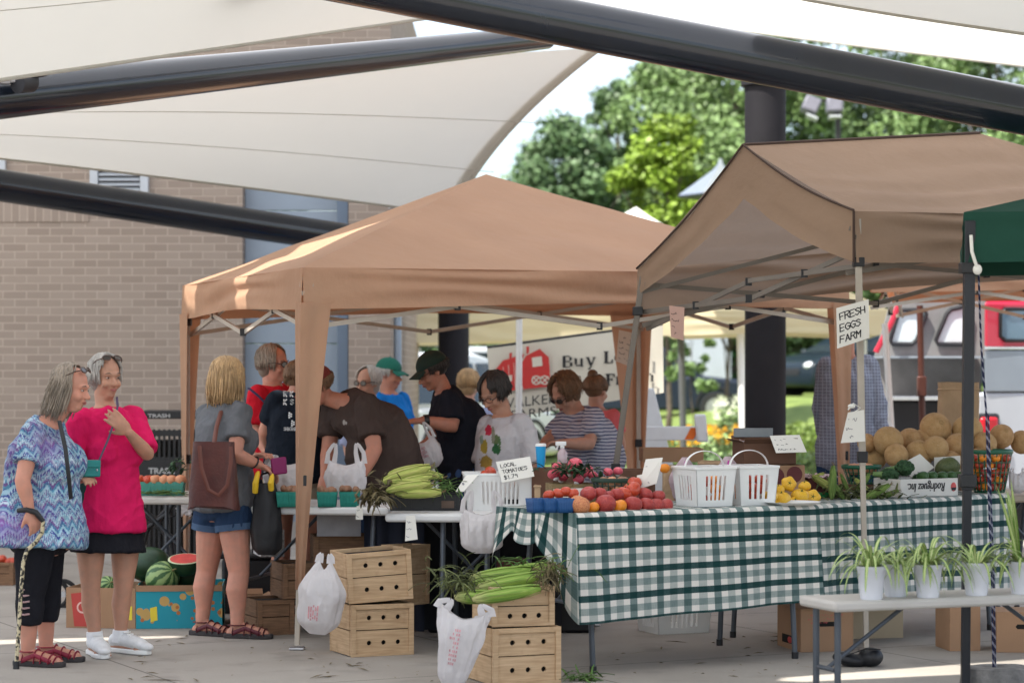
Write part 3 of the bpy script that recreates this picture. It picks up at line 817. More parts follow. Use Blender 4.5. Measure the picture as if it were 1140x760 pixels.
crate('brown slatted crate under the basket table behind the sandalled feet', Vector((P(287,0,13.75).x,13.75,0)), R(24), w=.22, dpt=.3, h=.2, holes=0, m=m_woodd)
crate('brown slatted crate under the basket table left of the tan canopy leg', Vector((P(312,0,13.62).x,13.8,.205)), R(20), w=.2, dpt=.3, h=.2, holes=0, m=m_woodd)
crate('dark slatted crate under the basket table right of the tan canopy leg', Vector((P(352,0,13.9).x,13.85,0)), R(12), w=.38, dpt=.3, h=.3, holes=0, m=m_woodd)
crate('dark slatted crate stacked under the white carton below the basket table', Vector((P(350,0,13.9).x,13.86,.305)), R(9), w=.36, dpt=.3, h=.25, holes=0, m=m_woodd)
crate('low brown crate of red tomatoes by the wall at the left edge', Vector((P(-26,0,17).x,17.0,0)), R(-4), w=.26, dpt=.4, h=.16, holes=0, m=m_woodd)

# ---------------------------------------------------------------- cardboard boxes
m_card = mat('cardboard', (.34,.20,.115), .85, .1, 4, .1, 120)
m_cardd = mat('dark brown cardboard', (.13,.065,.04), .85, .12, 4, .1, 120)
m_cardr = mat('printed red brown cardboard', (.115,.03,.03), .8, .12, 4)
m_ink = mat('black marker ink', (.02,.02,.025), .7, .1)
m_inkr = mat('faded red print', (.55,.10,.10), .8, .2, 20)
def carton(label, loc, rz, w, d, h, m, open_=True, flaps=0.0, deco=None, name='cardboard_box', group=None, handle=False):
    th = thing(name, label, 'box', loc, 0, group)
    M = Matrix.Translation(Vector(loc)) @ Matrix.Rotation(rz,4,'Z')
    T = .006; mb = MB()
    for c, s in (((w/2,T/2,h/2),(w,T,h)),((w/2,d-T/2,h/2),(w,T,h)),((T/2,d/2,h/2),(T,d-2*T,h)),((w-T/2,d/2,h/2),(T,d-2*T,h)),((w/2,d/2,T/2),(w-2*T,d-2*T,T))):
        b = MB(); b.box(c, s); mb.add([M @ Vector(p) for p in b.v], b.f)
    if not open_:
        b = MB(); b.box((w/2,d/4,h+.003),(w,d/2-.003,T)); b.box((w/2,3*d/4,h+.003),(w,d/2-.003,T)); mb.add([M @ Vector(p) for p in b.v], b.f)
    mb.build('box_body', m, th, smooth=False, bevel=.002)
    if flaps:
        mb = MB(); 
        for (p0, ax, az) in (((0,0,h),(w,0,0),(0,-flaps*.6,flaps*.5)), ((0,d,h),(w,0,0),(0,flaps*.6,flaps*.6)), ((0,0,h),(0,d,0),(-flaps*.7,0,flaps*.3)), ((w,0,h),(0,d,0),(flaps*.7,0,flaps*.35))):
            b = MB(); nn = Vector(ax).cross(Vector(az)).normalized()*.004
            b.obox(p0, ax, az, nn); mb.add([M @ Vector(p) for p in b.v], b.f)
        mb.build('flap', m, th, smooth=False)
    if handle:
        mb = MB(); pts = [(w/2-.04,h*.6),(w/2+.04,h*.6),(w/2+.05,h*.6+.012),(w/2+.04,h*.6+.025),(w/2-.04,h*.6+.025),(w/2-.05,h*.6+.012)]
        mb.add([M @ Vector((x_,-.0015,z_)) for x_, z_ in pts], [tuple(range(6))]); mb.build('hand_hole', m_hole, th)
    return th, M
def decal(name, th, M, pts, m, z=-.0015):
    mb = MB(); mb.add([M @ Vector((x_, z, y_)) for x_, y_ in pts], [tuple(range(len(pts)))]); return mb.build(name, m, th, smooth=False)
# watermelon bins
m_turq, t = raw('turquoise fruit print cardboard', .75, .2)
o = t.coord(); v = t.n.new('ShaderNodeTexVoronoi'); v.inputs['Scale'].default_value = 11; t.l.new(o, v.inputs['Vector'])
v2 = t.n.new('ShaderNodeTexVoronoi'); v2.inputs['Scale'].default_value = 17; t.l.new(o, v2.inputs['Vector'])
k1 = t.math('LESS_THAN', v.outputs['Distance'], .34); k2 = t.math('LESS_THAN', v2.outputs['Distance'], .2)
t.base(t.mix(k2, t.mix(k1, (.03,.30,.38), (.52,.34,.12)), (.42,.16,.06)))
th, M = carton('turquoise printed cardboard bin full of watermelons', Vector((P(152,0,14.15).x,14.13,0)), R(5), .50, .5, .245, m_turq)
decal('yellow_tag', th, M, [(.085,.04),(.125,.05),(.12,.13),(.08,.12)], mat('yellow paper', (.75,.6,.05), .7, .05))
mb = MB(); b = MB(); b.box((.25,-.004,.235),(.5,.004,.035)); mb.add([M @ Vector(p) for p in b.v], b.f); mb.build('plain_rim', m_card, th)
th, M = carton('plain cardboard bin with a red fruit print on the floor behind the pink shirted woman', Vector((P(70,0,14.1).x,14.2,0)), R(-8), .42, .45, .235, m_card)
decal('red_print', th, M, [(.05,.01),(.16,.01),(.16,.215),(.03,.20)], mat('red box print', (.45,.06,.05), .8, .1))
mb = MB(); ring = [(.1+.03*math.cos(k*math.pi/7), .12+.03*math.sin(k*math.pi/7)) for k in range(12)]
for p0, p1 in zip(ring, ring[1:]):
    a_ = Vector((p0[0],-.003,p0[1])); b_ = Vector((p1[0],-.003,p1[1])); dd = (b_-a_).normalized(); nn = Vector((-dd.z,0,dd.x))*.005
    mb.add([M @ (a_-nn), M @ (b_-nn), M @ (b_+nn), M @ (a_+nn)], [(0,1,2,3)])
mb.build('print_ring', mat('pale print', (.7,.45,.4), .8), th)
decal('yellow_tag', th, M, [(.36,.05),(.40,.05),(.40,.13),(.36,.13)], MATS['yellow paper'])
m_wm, t = raw('striped watermelon rind', .45, .4)
o = t.coord(); x, y, z = t.sep(o); ang = t.math('ARCTAN2', y, x)
wv = t.math('SINE', t.math('ADD', t.math('MULTIPLY', ang, 9.0), t.math('MULTIPLY', t.noise(o, 28, 3), 5.0)))
t.base(t.mix(t.math('MULTIPLY', t.noise(o, 30, 4), .25), t.ramp(t.math('ADD', t.math('MULTIPLY', wv, .5), .5), [(.3,(.025,.085,.025)),(.62,(.28,.40,.15))]), (.10,.2,.06)))
m_wmd = mat('dark green melon rind', (.012,.045,.018), .4, .4, 14, spec=.4)
m_flesh = mat('red melon flesh', (.62,.07,.06), .5, .15, 20); m_rind = mat('melon white rind', (.6,.7,.45), .6, .05)
def melon(label, c, r, m, rot=(0,0,0), el=1.25):
    th = thing('watermelon', label, 'watermelon', Vector(c)-Vector((0,0,r)), 0, 'watermelons in the printed bin')
    Mx = rotm(*rot); mb = MB(); mb.ell((0,0,0), (r,r,r*el), None, 28, 18)
    ob = mb.build('rind', m, th, world=False); ob.location = (0,0,r); ob.rotation_euler = Mx.to_euler()
    mb = MB(); mb.tube([(0,0,r*el-.004),(.004,0,r*el+.015),(.012,0,r*el+.028)], [.006,.004,.004], 8); s_ = mb.build('stem', MATS.get('stem') or mat('stem', (.2,.17,.07), .8), ob, world=False); return th
melon('pale striped watermelon at the front of the turquoise bin', P(181,643,14.26), .098, m_wm, (.2,1.0,.5), 1.12)
melon('dark green oval watermelon at the left of the turquoise bin', P(166,628,14.42), .105, m_wmd, (0.3,1.45,.9), 1.3)
melon('dark green watermelon at the back right under the cut half', P(212,640,14.4), .10, m_wmd, (0,1.5,-.4), 1.2)
melon('small striped watermelon in the red printed bin', P(119,652,14.4), .06, m_wm, (0,1.1,.5), 1.1)
c = P(206,622,14.25); th = thing('watermelon_half', 'cut red watermelon half lying face up on the melons', 'watermelon', c-Vector((0,0,.1)))
mb = MB(); mb.lathe([(.001,-.1),(.05,-.092),(.08,-.06),(.098,-.02),(.102,0)], 28, c, rotm(0,R(14),0), capt=False); mb.build('rind', m_wmd, th)
mb = MB(); mb.lathe([(.10,-.003),(.10,.003)], 28, c, rotm(0,R(14),0)); mb.build('rind_edge', m_rind, th)
mb = MB(); mb.lathe([(.09,.0),(.088,.0055)], 28, c, rotm(0,R(14),0)); mb.build('flesh', m_flesh, th)
# cartons at right
th, M = carton('brown cardboard carton with a dark hand hole under the second checkered cloth', Vector((P(889,0,13.05).x,12.95,0)), R(14), .30, .36, .225, m_card, handle=True, flaps=.0, open_=False)
mb = MB()
for k in range(3): scribble(mb, M @ Matrix.Translation((.04,-.002,.19-.02*k)) @ Matrix.Rotation(R(90),4,'X'), .2-.03*k, .011, 5+k)
mb.build('print', MATS['faded red print'], th)
decal('vent_window', th, M, [(-.0,.0)]*3, m_hole) if False else None
mb = MB(); Ms = M @ Matrix.Rotation(R(90),4,'Z')
mb.add([M @ Vector((-.0015, y_, z_)) for y_, z_ in ((.06,.03),(.28,.03),(.28,.075),(.06,.075))], [(0,1,2,3)]); mb.build('side_window', m_hole, th)
mb = MB(); mb.ell(M @ Vector((-.002,.16,.05)), (.004,.035,.018), M.to_3x3()); mb.build('side_print', MATS['red box print'], th)
carton('open cardboard carton standing behind the taped carton', Vector((P(885,0,13.6).x,13.7,0)), R(10), .34, .3, .24, m_card, flaps=.08)
carton('tall brown cardboard carton behind the low table', Vector((P(1073,0,12.6).x,13.0,0)), R(8), .17, .25, .235, m_card, open_=False)
carton('cardboard carton with torn slanted side at the right edge', Vector((P(1120,0,12.7).x,12.95,0)), R(-6), .3, .3, .21, m_card, handle=True, open_=False)
carton('pale flat carton behind the left legs of the low table', Vector((P(955,0,13.4).x,13.6,0)), R(12), .3, .3, .27, mat('pale cardboard', (.5,.40,.27), .85, .08, 4), open_=False)
carton('white and grey printed carton under the basket table', Vector((P(352,0,13.75).x,13.8,.56)), R(4), .25, .3, .125, mat('white printed cardboard', (.30,.29,.30), .8, .1, 15), open_=False)
carton('white speckled carton behind the black tote', Vector((P(288,0,14).x,14.1,.42)), R(14), .14, .3, .15, mat('speckled card', (.45,.43,.42), .8, .5, 60), open_=False)
carton('brown carton under the basket table near the melons', Vector((P(262,0,14.2).x,14.25,.0)), R(14), .2, .3, .16, m_card, flaps=.05)
carton('dark maroon carton behind the corn ears', PZ(488,549,.74)+Vector((0,.24,0)), R(-4), .14, .22, .15, m_cardr)
th, M = carton('box with dark red fruit print on the checkered table', Vector((P(822,0,13.35).x,13.35,.79)), R(10), .38, .28, .19, m_card, handle=True)
mb = MB()
for k, (x_, z_, r_) in enumerate(((.05,.135,.035),(.13,.14,.04),(.215,.13,.047),(.32,.14,.045),(.10,.10,.03),(.18,.11,.03))):
    n_ = 18; mb.add([M @ Vector((x_+r_*math.cos(2*math.pi*j/n_), -.0015-.0004*k, z_+r_*math.sin(2*math.pi*j/n_))) for j in range(n_)], [tuple(range(n_))])
mb.build('fruit_print', MATS['printed red brown cardboard'], th)
th, M = carton('dark tray box of bagged nuts stacked on the red printed box', Vector((P(828,0,13.4).x,13.4,.985)), R(10), .30, .24, .12, m_cardd, flaps=.05)
mb = MB(); mb.grid(24, 18, lambda u, v: M @ Vector((.01+.28*u, .01+.22*v, .115+.03*nz((u*14,v*12,3))))); mb.build('plastic_bag_fill', mat('clear wrapped nuts', (.48,.42,.42), .25, .5, 45, spec=.7), th)
mb = MB(); mb.box(M @ Vector((.12,.235,.17)), (.22,.02,.05)); mb.build('tray_back', mat('grey tray', (.2,.22,.23), .5), th)
th, M = carton('small dark box with green lining beside the corn husks', Vector((P(901,0,13.6).x,13.6,.80)), R(16), .15, .2, .10, m_cardr)
mb = MB(); mb.box(M @ Vector((.07,-.006,-.01)), (.13,.008,.06)); mb.build('green_lining', mat('bright green paper', (.02,.3,.08), .7, .05), th)
mb = MB(); mb.grid(20,12,lambda u,v: M @ Vector((-.01+.2*u, .0+.2*v, .105+.03*nz((u*8,v*7,1))))); mb.build('pink_tissue', mat('pink tissue', (.62,.45,.47), .8, .08, 6), th)
carton('long cardboard box in front of the white barricade', Vector((P(716,0,15.2).x,15.2,.93)), R(2), .38, .3, .085, m_card)
carton('dark brown carton behind the mesh basket', Vector((P(690,0,13.4).x,13.4,.79)), R(8), .20, .2, .165, m_cardd)
# upside down white box with lettering
th, M = carton('white box with upside down lettering holding broccoli and squash', PZ(1003,553.5,.79)+Vector((0,.02,0)), R(30), .42, .24, .10, mat('white cardboard', (.66,.64,.60), .75, .05, 5))
mb = MB(); add_text(mb, 'Rodriguez Inc.', M @ frame((-1,0,0),(0,0,-1),(0,-1,0),(.325,-.002,.075)), .07, .27, shear=.25); mb.build('lettering', m_ink, th)
mb = MB(); n_ = 18; mb.add([M @ Vector((.385+.02*math.cos(2*math.pi*j/n_), -.002, .05+.026*math.sin(2*math.pi*j/n_))) for j in range(n_)], [tuple(range(n_))]); mb.build('printed_badge', MATS['faded red print'], th)
mb = MB(); mb.add([M @ Vector((.37,-.003,.03)), M @ Vector((.40,-.003,.03)), M @ Vector((.405,-.003,.047)), M @ Vector((.367,-.003,.047))], [(0,1,2,3)]); mb.build('badge_bar', m_ink, th)
# paper sack
m_kraft = mat('kraft paper', (.40,.27,.16), .85, .12, 6, .5, 14, bdist=.03)
def sack(label, c, w, d, h, m, name='paper_sack', rz=0, cat='paper bag', top=.06):
    th = thing(name, label, cat, c, 0)
    Mx = Matrix.Translation(Vector(c)) @ Matrix.Rotation(rz,4,'Z'); mb = MB()
    def fn(u, v):
        a = 2*math.pi*u; ca, sa = math.cos(a), math.sin(a); e = .35
        x_ = w/2*math.copysign(abs(ca)**e, ca); y_ = d/2*math.copysign(abs(sa)**e, sa)*(1-.35*v)
        k = 1+.06*nz((x_*9, y_*9, v*4+c[0])); return Mx @ Vector((x_*k*(1+.05*v), y_*k, h*v+.01*nz((u*8,v*3,1))))
    mb.grid(40, 16, fn); mb.add([Mx @ Vector((x_,y_,.004)) for x_, y_ in ((-w/2,-d/2),(w/2,-d/2),(w/2,d/2),(-w/2,d/2))], [(3,2,1,0)])
    mb.build('bag_body', m, th, angle=180)
    mb = MB(); mb.tube([Mx @ Vector((w/2*1.03*math.copysign(abs(math.cos(2*math.pi*u/24))**.35, math.cos(2*math.pi*u/24)), d/2*.66*math.copysign(abs(math.sin(2*math.pi*u/24))**.35, math.sin(2*math.pi*u/24)), h*.93)) for u in range(24)], .006, 6, closed=True); mb.build('rolled_top', m, th)
    return th
sack('tall creased brown paper sack behind the cantaloupes', Vector((P(1067,0,15.2).x,15.2,.79)), .24, .16, .64, m_kraft, rz=R(6))
sack('plain brown paper bag behind the left white basket', Vector((P(752,0,13.1).x,13.15,.79)), .13, .09, .20, m_kraft)
sack('plain brown paper bag behind the right white basket', Vector((P(797,0,13.2).x,13.3,.79)), .17, .09, .22, m_kraft)
sack('short brown paper bag beside the peach quarts', Vector((P(598,0,12.75).x,12.6,.79)), .03, .05, .12, m_kraft)
# ---------------------------------------------------------------- plastic baskets
m_wpl = mat('white basket plastic', (.78,.78,.76), .4, .03, 5, spec=.5)
m_gpl = mat('green basket plastic', (.01,.10,.05), .4, .08, 8, spec=.5)
m_dgpl = mat('dark mesh plastic', (.02,.045,.03), .5, .1, 8)
m_teal = mat('teal pulp', (.015,.19,.15), .8, .1, 10, .2, 80)
m_bluepl = mat('blue quart plastic', (.015,.075,.22), .45, .08, 8)
def slotted(label, c, rz, w, d, h, m=None, handle=True, slots=6, taper=.86, group=None, name='slotted_basket', lid=.02):
    """tapered box basket whose sides are made of slats between slots, with a hoop handle"""
    m = m or m_wpl
    th = thing(name, label, 'basket', c, 0, group)
    Mx = Matrix.Translation(Vector(c)) @ Matrix.Rotation(rz,4,'Z')
    T = .004
    def corner(sx, sy, z): k = taper+(1-taper)*z/h; return Vector((sx*w/2*k, sy*d/2*k, z))
    mb = MB()
    for (s0, s1) in (((-1,-1),(1,-1)),((1,-1),(1,1)),((1,1),(-1,1)),((-1,1),(-1,-1))):
        nn = Vector((s0[1]*0+(s0[0]+s1[0])/2*-1, (s0[1]+s1[1])/2*-1, 0))*T
        def quad(f0, f1, z0, z1):
            a0, b0 = corner(*s0, z0), corner(*s1, z0); a1, b1 = corner(*s0, z1), corner(*s1, z1)
            q4 = [a0.lerp(b0,f0), a0.lerp(b0,f1), a1.lerp(b1,f1), a1.lerp(b1,f0)]
            vs = [Mx @ p for p in q4]+[Mx @ (p+nn) for p in q4]
            mb.add(vs, [(0,1,2,3),(7,6,5,4),(0,4,5,1),(1,5,6,2),(2,6,7,3),(3,7,4,0)])
        zb, zt_ = h*.17, h*.80
        quad(0,1,0,zb); quad(0,1,zt_,h); f0, f1 = .24, .76; quad(0,f0,zb,zt_); quad(f1,1,zb,zt_)
        n_ = slots*2-1
        for k in range(1, n_, 2): quad(f0+(f1-f0)*k/n_, f0+(f1-f0)*(k+1)/n_, zb, zt_)
    q4 = [corner(-1,-1,.004), corner(1,-1,.004), corner(1,1,.004), corner(-1,1,.004)]; mb.add([Mx @ p for p in q4], [(0,1,2,3)])
    mb.build('basket_body', m, th, smooth=False)
    mb = MB(); rim = [corner(-1,-1,h), corner(1,-1,h), corner(1,1,h), corner(-1,1,h)]
    for i in range(4): mb.bar(Mx @ rim[i], Mx @ rim[(i+1)%4], .009, .014)
    mb.build('rim', m, th, smooth=False, bevel=.002)
    if handle:
        mb = MB(); hh = .105
        mb.tube([Mx @ Vector((w/2*.97*math.cos(math.pi*k/20), 0, h-.02+hh*math.sin(math.pi*k/20)**.8)) for k in range(21)], [(.003,.010)]*21, 8, up=(0,0,1)); mb.build('handle', m, th)
    return th
c = PZ(773,566,.79)
slotted('white slotted hand basket with a price card on its left side', Vector((1.0,12.62,.80)), R(27), .245, .245, .20, slots=5, group='white hand baskets')
slotted('white slotted hand basket on the right, next to the yellow squash', Vector((1.245,12.75,.80)), R(22), .235, .235, .20, slots=4, group='white hand baskets')
slotted('white slotted tub on the ground under the checkered cloth', Vector((P(750,0,14.0).x,14.0,0)), R(24), .36, .28, .22, handle=False, slots=6, taper=.9)
slotted('white slotted tub of tomatoes behind the local tomatoes card', Vector((P(556,0,13.35).x,13.4,.74)), R(3), .40, .28, .195, handle=False, slots=9, taper=.92)
def quart(label, c, rz, w, h, m, group, fill=None, fm=None):
    th = thing('quart_basket', label, 'basket', c, 0, group)
    Mx = Matrix.Translation(Vector(c)) @ Matrix.Rotation(rz,4,'Z'); mb = MB(); T = .86
    for sx, sy, ax in ((0,-1,0),(0,1,0),(-1,0,1),(1,0,1)):
        k0 = [(-1,-1),(1,-1)] if (ax == 0 and sy < 0) else [(1,1),(-1,1)] if ax == 0 else [(-1,1),(-1,-1)] if sx < 0 else [(1,-1),(1,1)]
        def fn(u, v):
            x_ = lerp(k0[0][0], k0[1][0], u); y_ = lerp(k0[0][1], k0[1][1], u); k = T+(1-T)*v
            rib = 1+.018*math.sin(u*math.pi*12)
            return Mx @ Vector((x_*w/2*k*rib, y_*w/2*k*rib, h*v))
        mb.grid(24, 3, fn)
    mb.build('basket_wall', m, th, angle=50, thick=.003)
    mb = MB(); mb.box(Mx @ Vector((0,0,h*.82)), (w*.9,w*.9,.01), rotm(rz)); mb.build('liner', m_hole, th)
    return th
m_toma = mat('ripe tomato skin', (.46,.035,.022), .3, .15, 8, spec=.5, col2=(.58,.09,.03))
m_peach = mat('blushed peach skin', (.50,.13,.07), .55, .2, 9, col2=(.66,.30,.12))
m_peach2 = mat('pale peach skin', (.72,.38,.20), .6, .15, 9, col2=(.6,.22,.12))
m_plum = mat('dark red fruit skin', (.33,.025,.035), .42, .2, 9, col2=(.45,.07,.05))
m_oran = mat('orange fruit skin', (.75,.24,.015), .4, .08, 9)
m_yel = mat('yellow squash skin', (.80,.43,.015), .4, .1, 9, col2=(.8,.5,.05))
m_lime = mat('green vegetable skin', (.035,.095,.025), .45, .25, 12, .1, 60)
m_fig = mat('brown fig skin', (.22,.13,.08), .6, .35, 14, col2=(.4,.2,.11))
m_stem = MATS.get('stem') or mat('stem', (.2,.17,.07), .8)
m_calyx = mat('green calyx', (.04,.10,.02), .7, .2, 30)
PRO = {}
def fruit(kind, name, label, cat, c, r, m, group, sq=.85, lobes=0, rot=None, stem=True, el=1.0):
    key = (kind, m.name)
    if key not in PRO:
        mb = MB()
        def fn(d, a, th):
            k = 1+lobes*.05*math.cos(a*5) * math.sin(th)
            return k
        mb.ell((0,0,0), (1,1,sq), None, 22, 14, fn if lobes else None)
        me = bpy.data.meshes.new(kind); me.from_pydata(mb.v, [], mb.f)
        me.polygons.foreach_set('use_smooth', [True]*len(me.polygons))
        # dimple at the stem
        for v in me.vertices:
            rr = math.hypot(v.co.x, v.co.y)
            if v.co.z > 0: v.co.z -= .22*math.exp(-(rr/.3)**2)
        me.materials.append(m)
        st = None
        if stem:
            mb = MB()
            for k in range(5):
                a = k*1.257; mb.add([(0,0,sq-.2),(.12*math.cos(a-.4),.12*math.sin(a-.4),sq-.17),(.42*math.cos(a),.42*math.sin(a),sq-.10),(.12*math.cos(a+.4),.12*math.sin(a+.4),sq-.17)], [(0,1,2,3)])
            mb.tube([(0,0,sq-.22),(.03,0,sq+.02)], .06, 6)
            st = bpy.data.meshes.new('calyx'); st.from_pydata(mb.v, [], mb.f); st.materials.append(m_calyx)
        PRO[key] = (me, st)
    me, st = PRO[key]
    o = bpy.data.objects.new(name, me); COL.objects.link(o); o.location = c; o.scale = (r, r, r*el)
    o.rotation_euler = rot or (rng.uniform(-.5,.5), rng.uniform(-.5,.5), rng.uniform(0,6))
    tag(o, label, cat, group)
    if st:
        s = bpy.data.objects.new('stem_calyx', st); COL.objects.link(s); s.parent = o
    return o
def on(px, py, z, Y=None): 
    p = P(px, py, Y); return p
# loose fruit along the front of the first checkered cloth (px, py centre, radius px)
row1 = [(645,561.5,12.3,m_peach,'big blushed peach tomato at the left end of the front row'),(660.5,564.5,7,m_oran,'small orange fruit left of the other in the front row'),
(674,560.5,12,m_plum,'dark red tomato in the front row between the two orange fruits'),(690,563,8.3,m_oran,'larger orange fruit in the front row of red tomatoes'),
(705,561,10.5,m_plum,'dark red tomato right of the larger orange fruit'),(720,561.5,9.5,m_plum,'dark red tomato third from the basket in the front row'),
(730,562,9.5,m_plum,'dark red tomato second from the basket in the front row'),(741,562.5,9,m_plum,'small dark red tomato touching the white basket'),
(655,549.5,9.5,m_plum,'red tomato on top of the row, above the left orange fruit'),(687,550.5,8.3,m_plum,'red tomato on top of the row, above the larger orange fruit'),
(668,549,8,m_plum,'red tomato in the second row beside the mesh basket'),(703,545,10.5,m_toma,'bright orange red lobed tomato heaped under the price card'),(695,549,9,m_toma,'bright red lobed tomato beside the heaped orange red one'),
(707,537,8,m_toma,'orange red tomato at the top of the heap under the price card'),(718,550,9,m_plum,'dark red tomato behind the front row beside the basket'),(733,552,8,m_plum,'dark red tomato tucked under the white basket side'),(677,552,7,m_plum,'small dark red tomato wedged in the second row')]
for i, (px, py, rp_, m, lb) in enumerate(row1):
    row2 = i >= 8; xx = (px-645)/110
    Y = 12.03+.36*max(0,xx)+.02+(.11 if row2 else 0)+(.06 if i in (13,) else 0)
    nm = 'tomato' if m in (m_plum, m_toma, m_peach) else 'orange_fruit'
    fruit(('lob' if m is m_toma else 'rnd')+nm, nm, lb, 'tomato' if nm == 'tomato' else 'orange', P(px, py, Y), rp_*Y/F, m, 'loose fruit along the checkered cloth', .86, lobes=1.2 if m is m_toma else .4, stem=(m is m_toma))
# blue quart tubs
for k, px in enumerate((598, 612, 627)):
    c = PZ(px, 571, .80); c.y += .07
    quart(['blue plastic quart tub nearest the paper cup','blue plastic quart tub in the middle, half hidden','blue plastic quart tub nearest the loose tomatoes'][k], c, R(25), .085, .07, m_bluepl, 'blue quart tubs')
for k, (px, py) in enumerate(((622,549),(630,547),(638,549),(611,551))):
    fruit('rndt', 'tomato', ['red tomato in the right blue tub, left one','red tomato in the middle of the right blue tub','red tomato at the right edge of the right blue tub','red tomato in the middle blue tub'][k], 'tomato', P(px,py,12.1), .03, m_toma, 'tomatoes in the blue tubs', .85, .5, stem=False)
# yellow squash group
ylist = [(878,538.5,8.5,'yellow pattypan squash at the top of the pile with a dark green stem end'),(869.5,555,10.5,'yellow pattypan squash at the front of the pile'),(891,552,10,'yellow pattypan squash in the middle right of the pile'),
(904.5,553.5,9,'yellow pattypan squash at the right end with green stem end facing out'),(857,552,9,'yellow pattypan squash touching the white basket'),(866,545,7.5,'yellow pattypan squash behind the front one'),(884,560,8,'yellow pattypan squash low in front of the middle'),(860,561,7,'small yellow pattypan squash low beside the basket'),(896,541,7,'yellow pattypan squash at the back right of the pile')]
for k, (px, py, rp_, lb) in enumerate(ylist):
    Y = 12.86+(.08 if py < 547 else 0)+.2*(px-870)/40
    fruit('patty', 'yellow_squash', lb, 'squash', P(px,py,Y), rp_*Y/F, m_yel, 'yellow squash pile', .8, 1.6, stem=True, rot=(R(75) if k in (0,3) else rng.uniform(-.4,.6), 0, rng.uniform(-.6,.6)))
c = PZ(880,563,.80); mb = MB(); mb.lathe([(.001,0),(.12,.001),(.15,.014),(.152,.014),(.121,-.001)], 30, c+Vector((0.02,.1,.004))); tag(mb.build('paper_plate', mat('white paper', (.75,.75,.73), .8, .03)), 'white paper plate under the yellow squash', 'plate')
# ears of corn in the husk
m_husk, t = raw('corn husk', .75, .2)
o = t.coord(); mpn = t.n.new('ShaderNodeMapping'); mpn.inputs['Scale'].default_value = (60,60,4); t.l.new(o, mpn.inputs[0])
t.base(t.ramp(t.noise(mpn.outputs[0], 1.4, 4), [(.3,(.22,.30,.06)),(.55,(.42,.44,.12)),(.75,(.60,.55,.24))])); t.bump(t.noise(mpn.outputs[0], 2.5, 3), .4, .004)
m_huskg, t = raw('green corn husk', .75, .2)
o = t.coord(); mpn = t.n.new('ShaderNodeMapping'); mpn.inputs['Scale'].default_value = (60,60,4); t.l.new(o, mpn.inputs[0])
t.base(t.ramp(t.noise(mpn.outputs[0], 1.4, 4), [(.3,(.07,.14,.03)),(.6,(.19,.27,.07)),(.8,(.36,.40,.16))])); t.bump(t.noise(mpn.outputs[0], 2.5, 3), .4, .004)
m_dry = mat('dry husk and silk', (.15,.11,.05), .9, .4, 30, col2=(.25,.19,.09))
def corn_me(m, silk=True):
    mb = MB(); prof = [(0,.010),(.02,.022),(.06,.030),(.12,.031),(.17,.026),(.205,.014),(.225,.005)]
    mb.tube([(0.004*math.sin(k),0,z) for k, (z, r) in enumerate(prof)], [r for z, r in prof], 12)
    for k in range(7):   # separate husk leaves peeling a little
        a = k*.9; pts = []
        for j in range(7):
            z = .01+.215*j/6; r = np.interp(z, [p[0] for p in prof], [p[1] for p in prof])+.002+.012*max(0,(j-4)/2)*((k%3)/2)
            pts.append((r*math.cos(a), r*math.sin(a), z))
        mb.tube(pts, [(.0015,.006+.008*math.sin(math.pi*j/6)) for j in range(7)], 6, up=(math.cos(a),math.sin(a),0))
    return mb
def corn(label, p0, p1, m, group, silk=True):
    """ear from stalk end p0 to tip p1"""
    d = Vector(p1)-Vector(p0); L = d.length
    o = corn_me(m).build('corn_ear', m, world=False, angle=60); o.location = p0; o.scale = (L/.22*.78,)*2+(L/.22,); o.rotation_mode = 'QUATERNION'; o.rotation_quaternion = d.to_track_quat('Z','Y')
    tag(o, label, 'corn', group); WM[o.name] = Matrix.Identity(4)
    mb = MB()
    for k in range(9):
        a = rng.uniform(0,6.28); mb.tube([(0,0,.215),(.008*math.cos(a),.008*math.sin(a),.235),(.022*math.cos(a),.022*math.sin(a),.25)], [.0022,.0018,.001], 5)
    mb.build('silk', m_dry, o, world=False)
    return o
# dark tray of corn on the white table
th, M = carton('low black tray crate holding the ears of corn', PZ(434,568.5,.74)+Vector((0,.02,0)), R(0), .38, .30, .085, m_blkpl)
mb = MB()
for k in range(6): mb.box(M @ Vector((.05+.06*k,-.003,.042)), (.012,.006,.08))
mb.build('rib', m_blkpl, th)
decal('lighter_label', th, M, [(.28,.015),(.35,.015),(.35,.055),(.28,.055)], mat('dull label', (.12,.08,.06), .7), z=-.0075)
m_cornp = [((425,536),(478,520),13.1),((432,528),(470,519),13.2),((436,541),(480,530),13.06),((482,540),(438,536),13.0),((430,546),(478,538),12.95),((440,549),(490,548),12.96),((450,522),(492,531),13.16)]
for k, (a_, b_, Y) in enumerate(m_cornp):
    corn(['yellow green corn ear lying at the top of the tray','corn ear at the back of the tray pointing to the right','corn ear second from the top, tip to the right','corn ear in the middle of the tray with its tip to the left','corn ear at the front left of the tray','corn ear half sunk in the front of the tray','corn ear at the back right leaning on the maroon carton'][k], P(*a_,Y), P(*b_,Y+.03), m_husk, 'ears of corn in the black tray')
